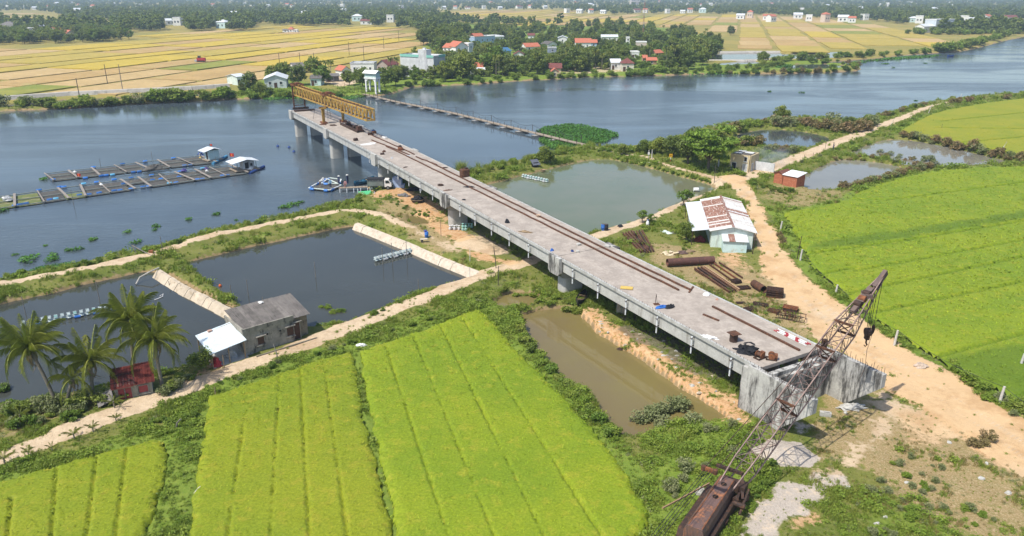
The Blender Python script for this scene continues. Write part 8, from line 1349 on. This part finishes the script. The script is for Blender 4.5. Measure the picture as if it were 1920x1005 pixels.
# ---- scattered ground weeds and grass: uncountable
def gn_scatter(name, protos, P, sc, rz, pick, label, cat):
    pc = bpy.data.collections.new(name+'_shapes')
    for i, me in enumerate(protos): o = bpy.data.objects.new(f'{chr(97+i)}_{name}_shape', me); pc.objects.link(o)
    me = bpy.data.meshes.new(name); me.vertices.add(len(P)); me.vertices.foreach_set('co', np.asarray(P, np.float32).ravel())
    for nm, ty, arr in (('sc', 'FLOAT', sc), ('pick', 'INT', pick)): at_ = me.attributes.new(nm, ty, 'POINT'); at_.data.foreach_set('value', np.asarray(arr, np.float32 if ty == 'FLOAT' else np.int32))
    at_ = me.attributes.new('rot', 'FLOAT_VECTOR', 'POINT'); at_.data.foreach_set('vector', np.stack([0*rz, 0*rz, rz], -1).astype(np.float32).ravel())
    o = obj(name, me); g = bpy.data.node_groups.new(name, 'GeometryNodeTree'); g.interface.new_socket('Geometry', in_out='INPUT', socket_type='NodeSocketGeometry'); g.interface.new_socket('Geometry', in_out='OUTPUT', socket_type='NodeSocketGeometry')
    N = g.nodes; gi, go = N.new('NodeGroupInput'), N.new('NodeGroupOutput'); ip = N.new('GeometryNodeInstanceOnPoints'); ci = N.new('GeometryNodeCollectionInfo'); ci.inputs['Collection'].default_value = pc; ci.inputs['Separate Children'].default_value = True; ci.inputs['Reset Children'].default_value = True
    def na(nm, ty): a = N.new('GeometryNodeInputNamedAttribute'); a.data_type = ty; a.inputs['Name'].default_value = nm; return a.outputs['Attribute']
    g.links.new(gi.outputs[0], ip.inputs['Points']); g.links.new(ci.outputs[0], ip.inputs['Instance']); ip.inputs['Pick Instance'].default_value = True
    g.links.new(na('pick', 'INT'), ip.inputs['Instance Index']); g.links.new(na('rot', 'FLOAT_VECTOR'), ip.inputs['Rotation']); g.links.new(na('sc', 'FLOAT'), ip.inputs['Scale']); g.links.new(ip.outputs[0], go.inputs[0])
    o.modifiers.new('scatter', 'NODES').node_group = g; return stuff(o, label, cat)
def tuft(seed, mat, n=26, H=.35, sp=.22, w=.02): return reed_mesh(seed, mat, n, H, sp, w)
def weed(seed, mat, n=60, r=.3, leaf=.07):
    rng = np.random.default_rng(seed); P = rng.normal(size=(n, 3))*[r*.6, r*.6, r*.4]; P[:, 2] = np.abs(P[:, 2])+.03; V, F = leafcloud(P, leaf, rng, .6, .6); return fast_mesh('weed', V, F, mat)
PRO = [tuft(1, GRASS_G), tuft(2, GRASS_G, 30, .5, .3), weed(3, LEAF_W), weed(4, LEAF_W, 80, .42, .09), weed(5, LEAF_Y, 70, .35, .08), tuft(6, GRASS_D, 22, .35, .25), weed(7, LEAF_G, 50, .3, .06)]
NC = 460000; cx = RNG.uniform(-190, 260, NC); cyy = 32*np.exp(RNG.uniform(0, math.log(300/32), NC)); keep = (np.abs(cx) < .88*cyy+14); cx, cyy = cx[keep], cyy[keep]; keep = RNG.uniform(size=len(cx)) < np.clip(55/cyy, 0, 1)**.3*.9; cx, cyy = cx[keep], cyy[keep]
nx = RNG.uniform(-70, 75, 150000); ny = RNG.uniform(36, 88, 150000); nk = np.abs(nx) < .88*ny+6; cx, cyy = np.concatenate([cx, nx[nk]]), np.concatenate([cyy, ny[nk]]); hh, mm, wet, rice = terr(cx, cyy); bare = np.clip(np.maximum(np.maximum(mm['sand'], mm['gravel']), mm['orange']*1.0), 0, 1); ok = (hh > .42) & (rice < -.15) & (RNG.uniform(size=len(cx)) > bare**.7*.985) & (RNG.uniform(size=len(cx)) > mm['dark']*.6) & (RNG.uniform(size=len(cx)) > mm['dry']*1.05) & (mm['far'] < .3)
FOOT = [(gh_.location, gh_.rotation_euler.z, -4.2, -1.3, 9.5, 5.5), (rh.location, rh.rotation_euler.z, -.6, -.6, 4.5, 3.6), (sh.location, sh.rotation_euler.z, -3.1, -.6, 6.5, 18), (an.location, an.rotation_euler.z, -.3, -.3, 3.6, 2.6), (ru.location, ru.rotation_euler.z, -.5, -.5, 5, 5), (b1.location, b1.rotation_euler.z, -2.4, -.5, 3.4, 4.8), (br.location, br.rotation_euler.z, -3.2, -9, 2., .6)]
for l, a, x0, y0, x1, y1 in FOOT:
    dx, dy = cx-l[0], cyy-l[1]; lx = dx*math.cos(a)+dy*math.sin(a); ly = -dx*math.sin(a)+dy*math.cos(a); ok &= ~((lx > x0) & (lx < x1) & (ly > y0) & (ly < y1))
cx, cyy, hh = cx[ok], cyy[ok], hh[ok]; lush = mm['lush'][ok]; dry = mm['dry'][ok]; bd = bare[ok]; n = len(cx); u = RNG.uniform(size=n)
clump = sstep(wob(cx, cyy, 6, 1)+.6*wob(cx, cyy, 2.2, 2), -.3, .7)
pick = np.where(u < .55, 0, np.where(u < .78, 1, np.where(u < .9, 2, np.where(u < .96, 3, 6)))); pick = np.where((lush > .3) & (RNG.uniform(size=n) < .42), RNG.integers(2, 4, n), pick); pick = np.where(RNG.uniform(size=n) < dry*.85, np.where(RNG.uniform(size=n) < .7, 5, 6), pick)
scl = RNG.uniform(.55, 1.2, n)*(.55+.75*clump)*(1-.35*dry)*(1-.4*bd)*np.clip(np.hypot(cx, cyy)/80, .85, 1.9)
sel = RNG.uniform(size=n) < (.35+.65*clump); cx, cyy, hh, pick, scl = (q[sel] for q in (cx, cyy, hh, pick, scl))
NWEED = len(cx)
gn_scatter('ground_weeds', PRO, np.stack([cx, cyy, hh-.02], -1), scl, RNG.uniform(0, 6.28, len(cx)), pick, 'uncounted grass tufts and weeds covering the banks and verges', 'weeds')
rv = random.Random(8); k_ = 0
while k_ < 900:
    x, y = rv.uniform(640, 1355), rv.uniform(50, 156)
    if in_px(x, y, VILL):
        k_ += 1; p = G(x, y, 1.0); s_ = rv.uniform(1.2, 2.6)
        if tree_ok(p, 1.5*s_, 1.1*s_): REST.append((0, rv.choice(['green', 'dark', 'dark', 'bright']), p, rv.randrange(2), rv.uniform(0, 6), s_, 1, 1, '', ''))
gn_scatter('bank_shrubs', SPRO, np.array([tuple(r[2]) for r in REST])-[0, 0, .1], np.array([r[5] for r in REST]), np.array([r[4] for r in REST]), np.array([SKEY.index(r[1])*2+r[3] for r in REST]), 'small far shrubs and reeds along the banks, too many to count', 'shrubs')
gn_scatter('village_woods', [m[0] for m in TREES], np.array([tuple(r[2]) for r in VT]), np.array([r[5] for r in VT]), np.array([r[3] for r in VT]), np.array([r[1] for r in VT]), 'smaller hidden trees filling the village groves, too many to count', 'woods')
# ---- far woods: one uncountable mass between the distant fields
FT = [make_tree(31, 9, 4.5, 16, 190, 1.15, LEAF_T, .1)[0], make_tree(32, 11, 4.0, 14, 190, 1.1, LEAF_D, .1)[0], make_tree(33, 8, 5.0, 16, 200, 1.2, LEAF_D, .1)[0], make_tree(34, 13, 3.4, 12, 170, 1.05, LEAF_T, .1)[0]]
NF = 30000; fx = RNG.uniform(-420, 2340, NF); fy = -9+73*RNG.uniform(size=NF)**1.35; X = []; FXP = gp(list(zip(fx, fy)), 1.0)
okf = np.ones(NF, bool)
for r in REGW: okf &= sdist(FXP[:, 0], FXP[:, 1], r, 60) < -3
okf &= sdist(FXP[:, 0], FXP[:, 1], RIVER, 60) < -8
VIL2 = gp([(770, 95), (800, 60), (860, 44), (900, 48), (1290, 48), (1350, 62), (1360, 130), (700, 165)]); okf &= sdist(FXP[:, 0], FXP[:, 1], VIL2, 60) < -1
okf &= ~((fy > 62) & (fx < 1700)) & ~((fy > 58) & (fx > 480) & (fx < 800)); FXP = FXP[okf]; fxx, fyy = fx[okf], fy[okf]; D = np.hypot(FXP[:, 0], FXP[:, 1]); hid = np.zeros(len(FXP), bool)
for a, b, c, d, hy in HOUSE_RECT:
    k = 1400/D; hid |= (FXP[:, 1] < hy+3) & (FXP[:, 1] > hy-250) & (fxx+4*k > a) & (fxx-4*k < c) & (fyy-8*k < d) & (fyy > b)
FXP = FXP[~hid]; n = len(FXP); D = np.hypot(FXP[:, 0], FXP[:, 1])
gn_scatter('far_woods', FT, np.stack([FXP[:, 0], FXP[:, 1], np.full(n, .9)], -1), RNG.uniform(.8, 1.25, n)*np.clip(D/2500, 1, 1.35), RNG.uniform(0, 6.28, n), RNG.integers(0, 4, n), 'hazy tree belts between the distant fields, beyond counting', 'woods')
# ================================================================= haze
t = bpy.data.materials.new('haze_air'); t.use_nodes = True; nn = t.node_tree.nodes; nn.remove(nn['Principled BSDF']); pv = nn.new('ShaderNodeVolumePrincipled'); pv.inputs['Color'].default_value = (.62, .80, 1.0, 1); pv.inputs['Density'].default_value = HAZE_D = .0002; pv.inputs['Anisotropy'].default_value = .1
t.node_tree.links.new(pv.outputs[0], nn['Material Output'].inputs['Volume'])
mb = MB(); mb.box((0, 4400, 30), (12500, 10400, 64)); hz = mb.build('haze', t); stuff(hz, 'thin bluish haze over the whole plain', 'haze')
# thin smoke drifting from the ruin
sm = NT('smoke_air'); sm.n.remove(sm.b); sv = sm.n.new('ShaderNodeVolumePrincipled'); sv.inputs['Color'].default_value = (.72, .82, 1, 1); sn = sm.noise(.35, 4, .6)
sg = sm.n.new('ShaderNodeTexGradient'); sg.gradient_type = 'SPHERICAL'; smp = sm.n.new('ShaderNodeMapping'); smp.inputs['Scale'].default_value = (.125, .25, .4); smp.inputs['Location'].default_value = (0, 0, 0); sm.link(sm.tc.outputs['Object'], smp.inputs[0]); sm.link(smp.outputs[0], sg.inputs[0])
sm.link(sm.math('MULTIPLY', sm.math('MULTIPLY', sm.ramp(sn, .40, .75), sg.outputs['Fac']), .35), sv.inputs['Density']); sm.link(sv.outputs[0], sm.o.inputs['Volume'])
mb = MB(); mb.box((0, 0, 0), (16, 8, 5)); so = mb.build('smoke', sm.m, None, ground(1432, 314)+Vector((0, 0, 2.2)), (0, 0, R(20))); stuff(so, 'thin bluish smoke drifting beside the ruin', 'smoke')
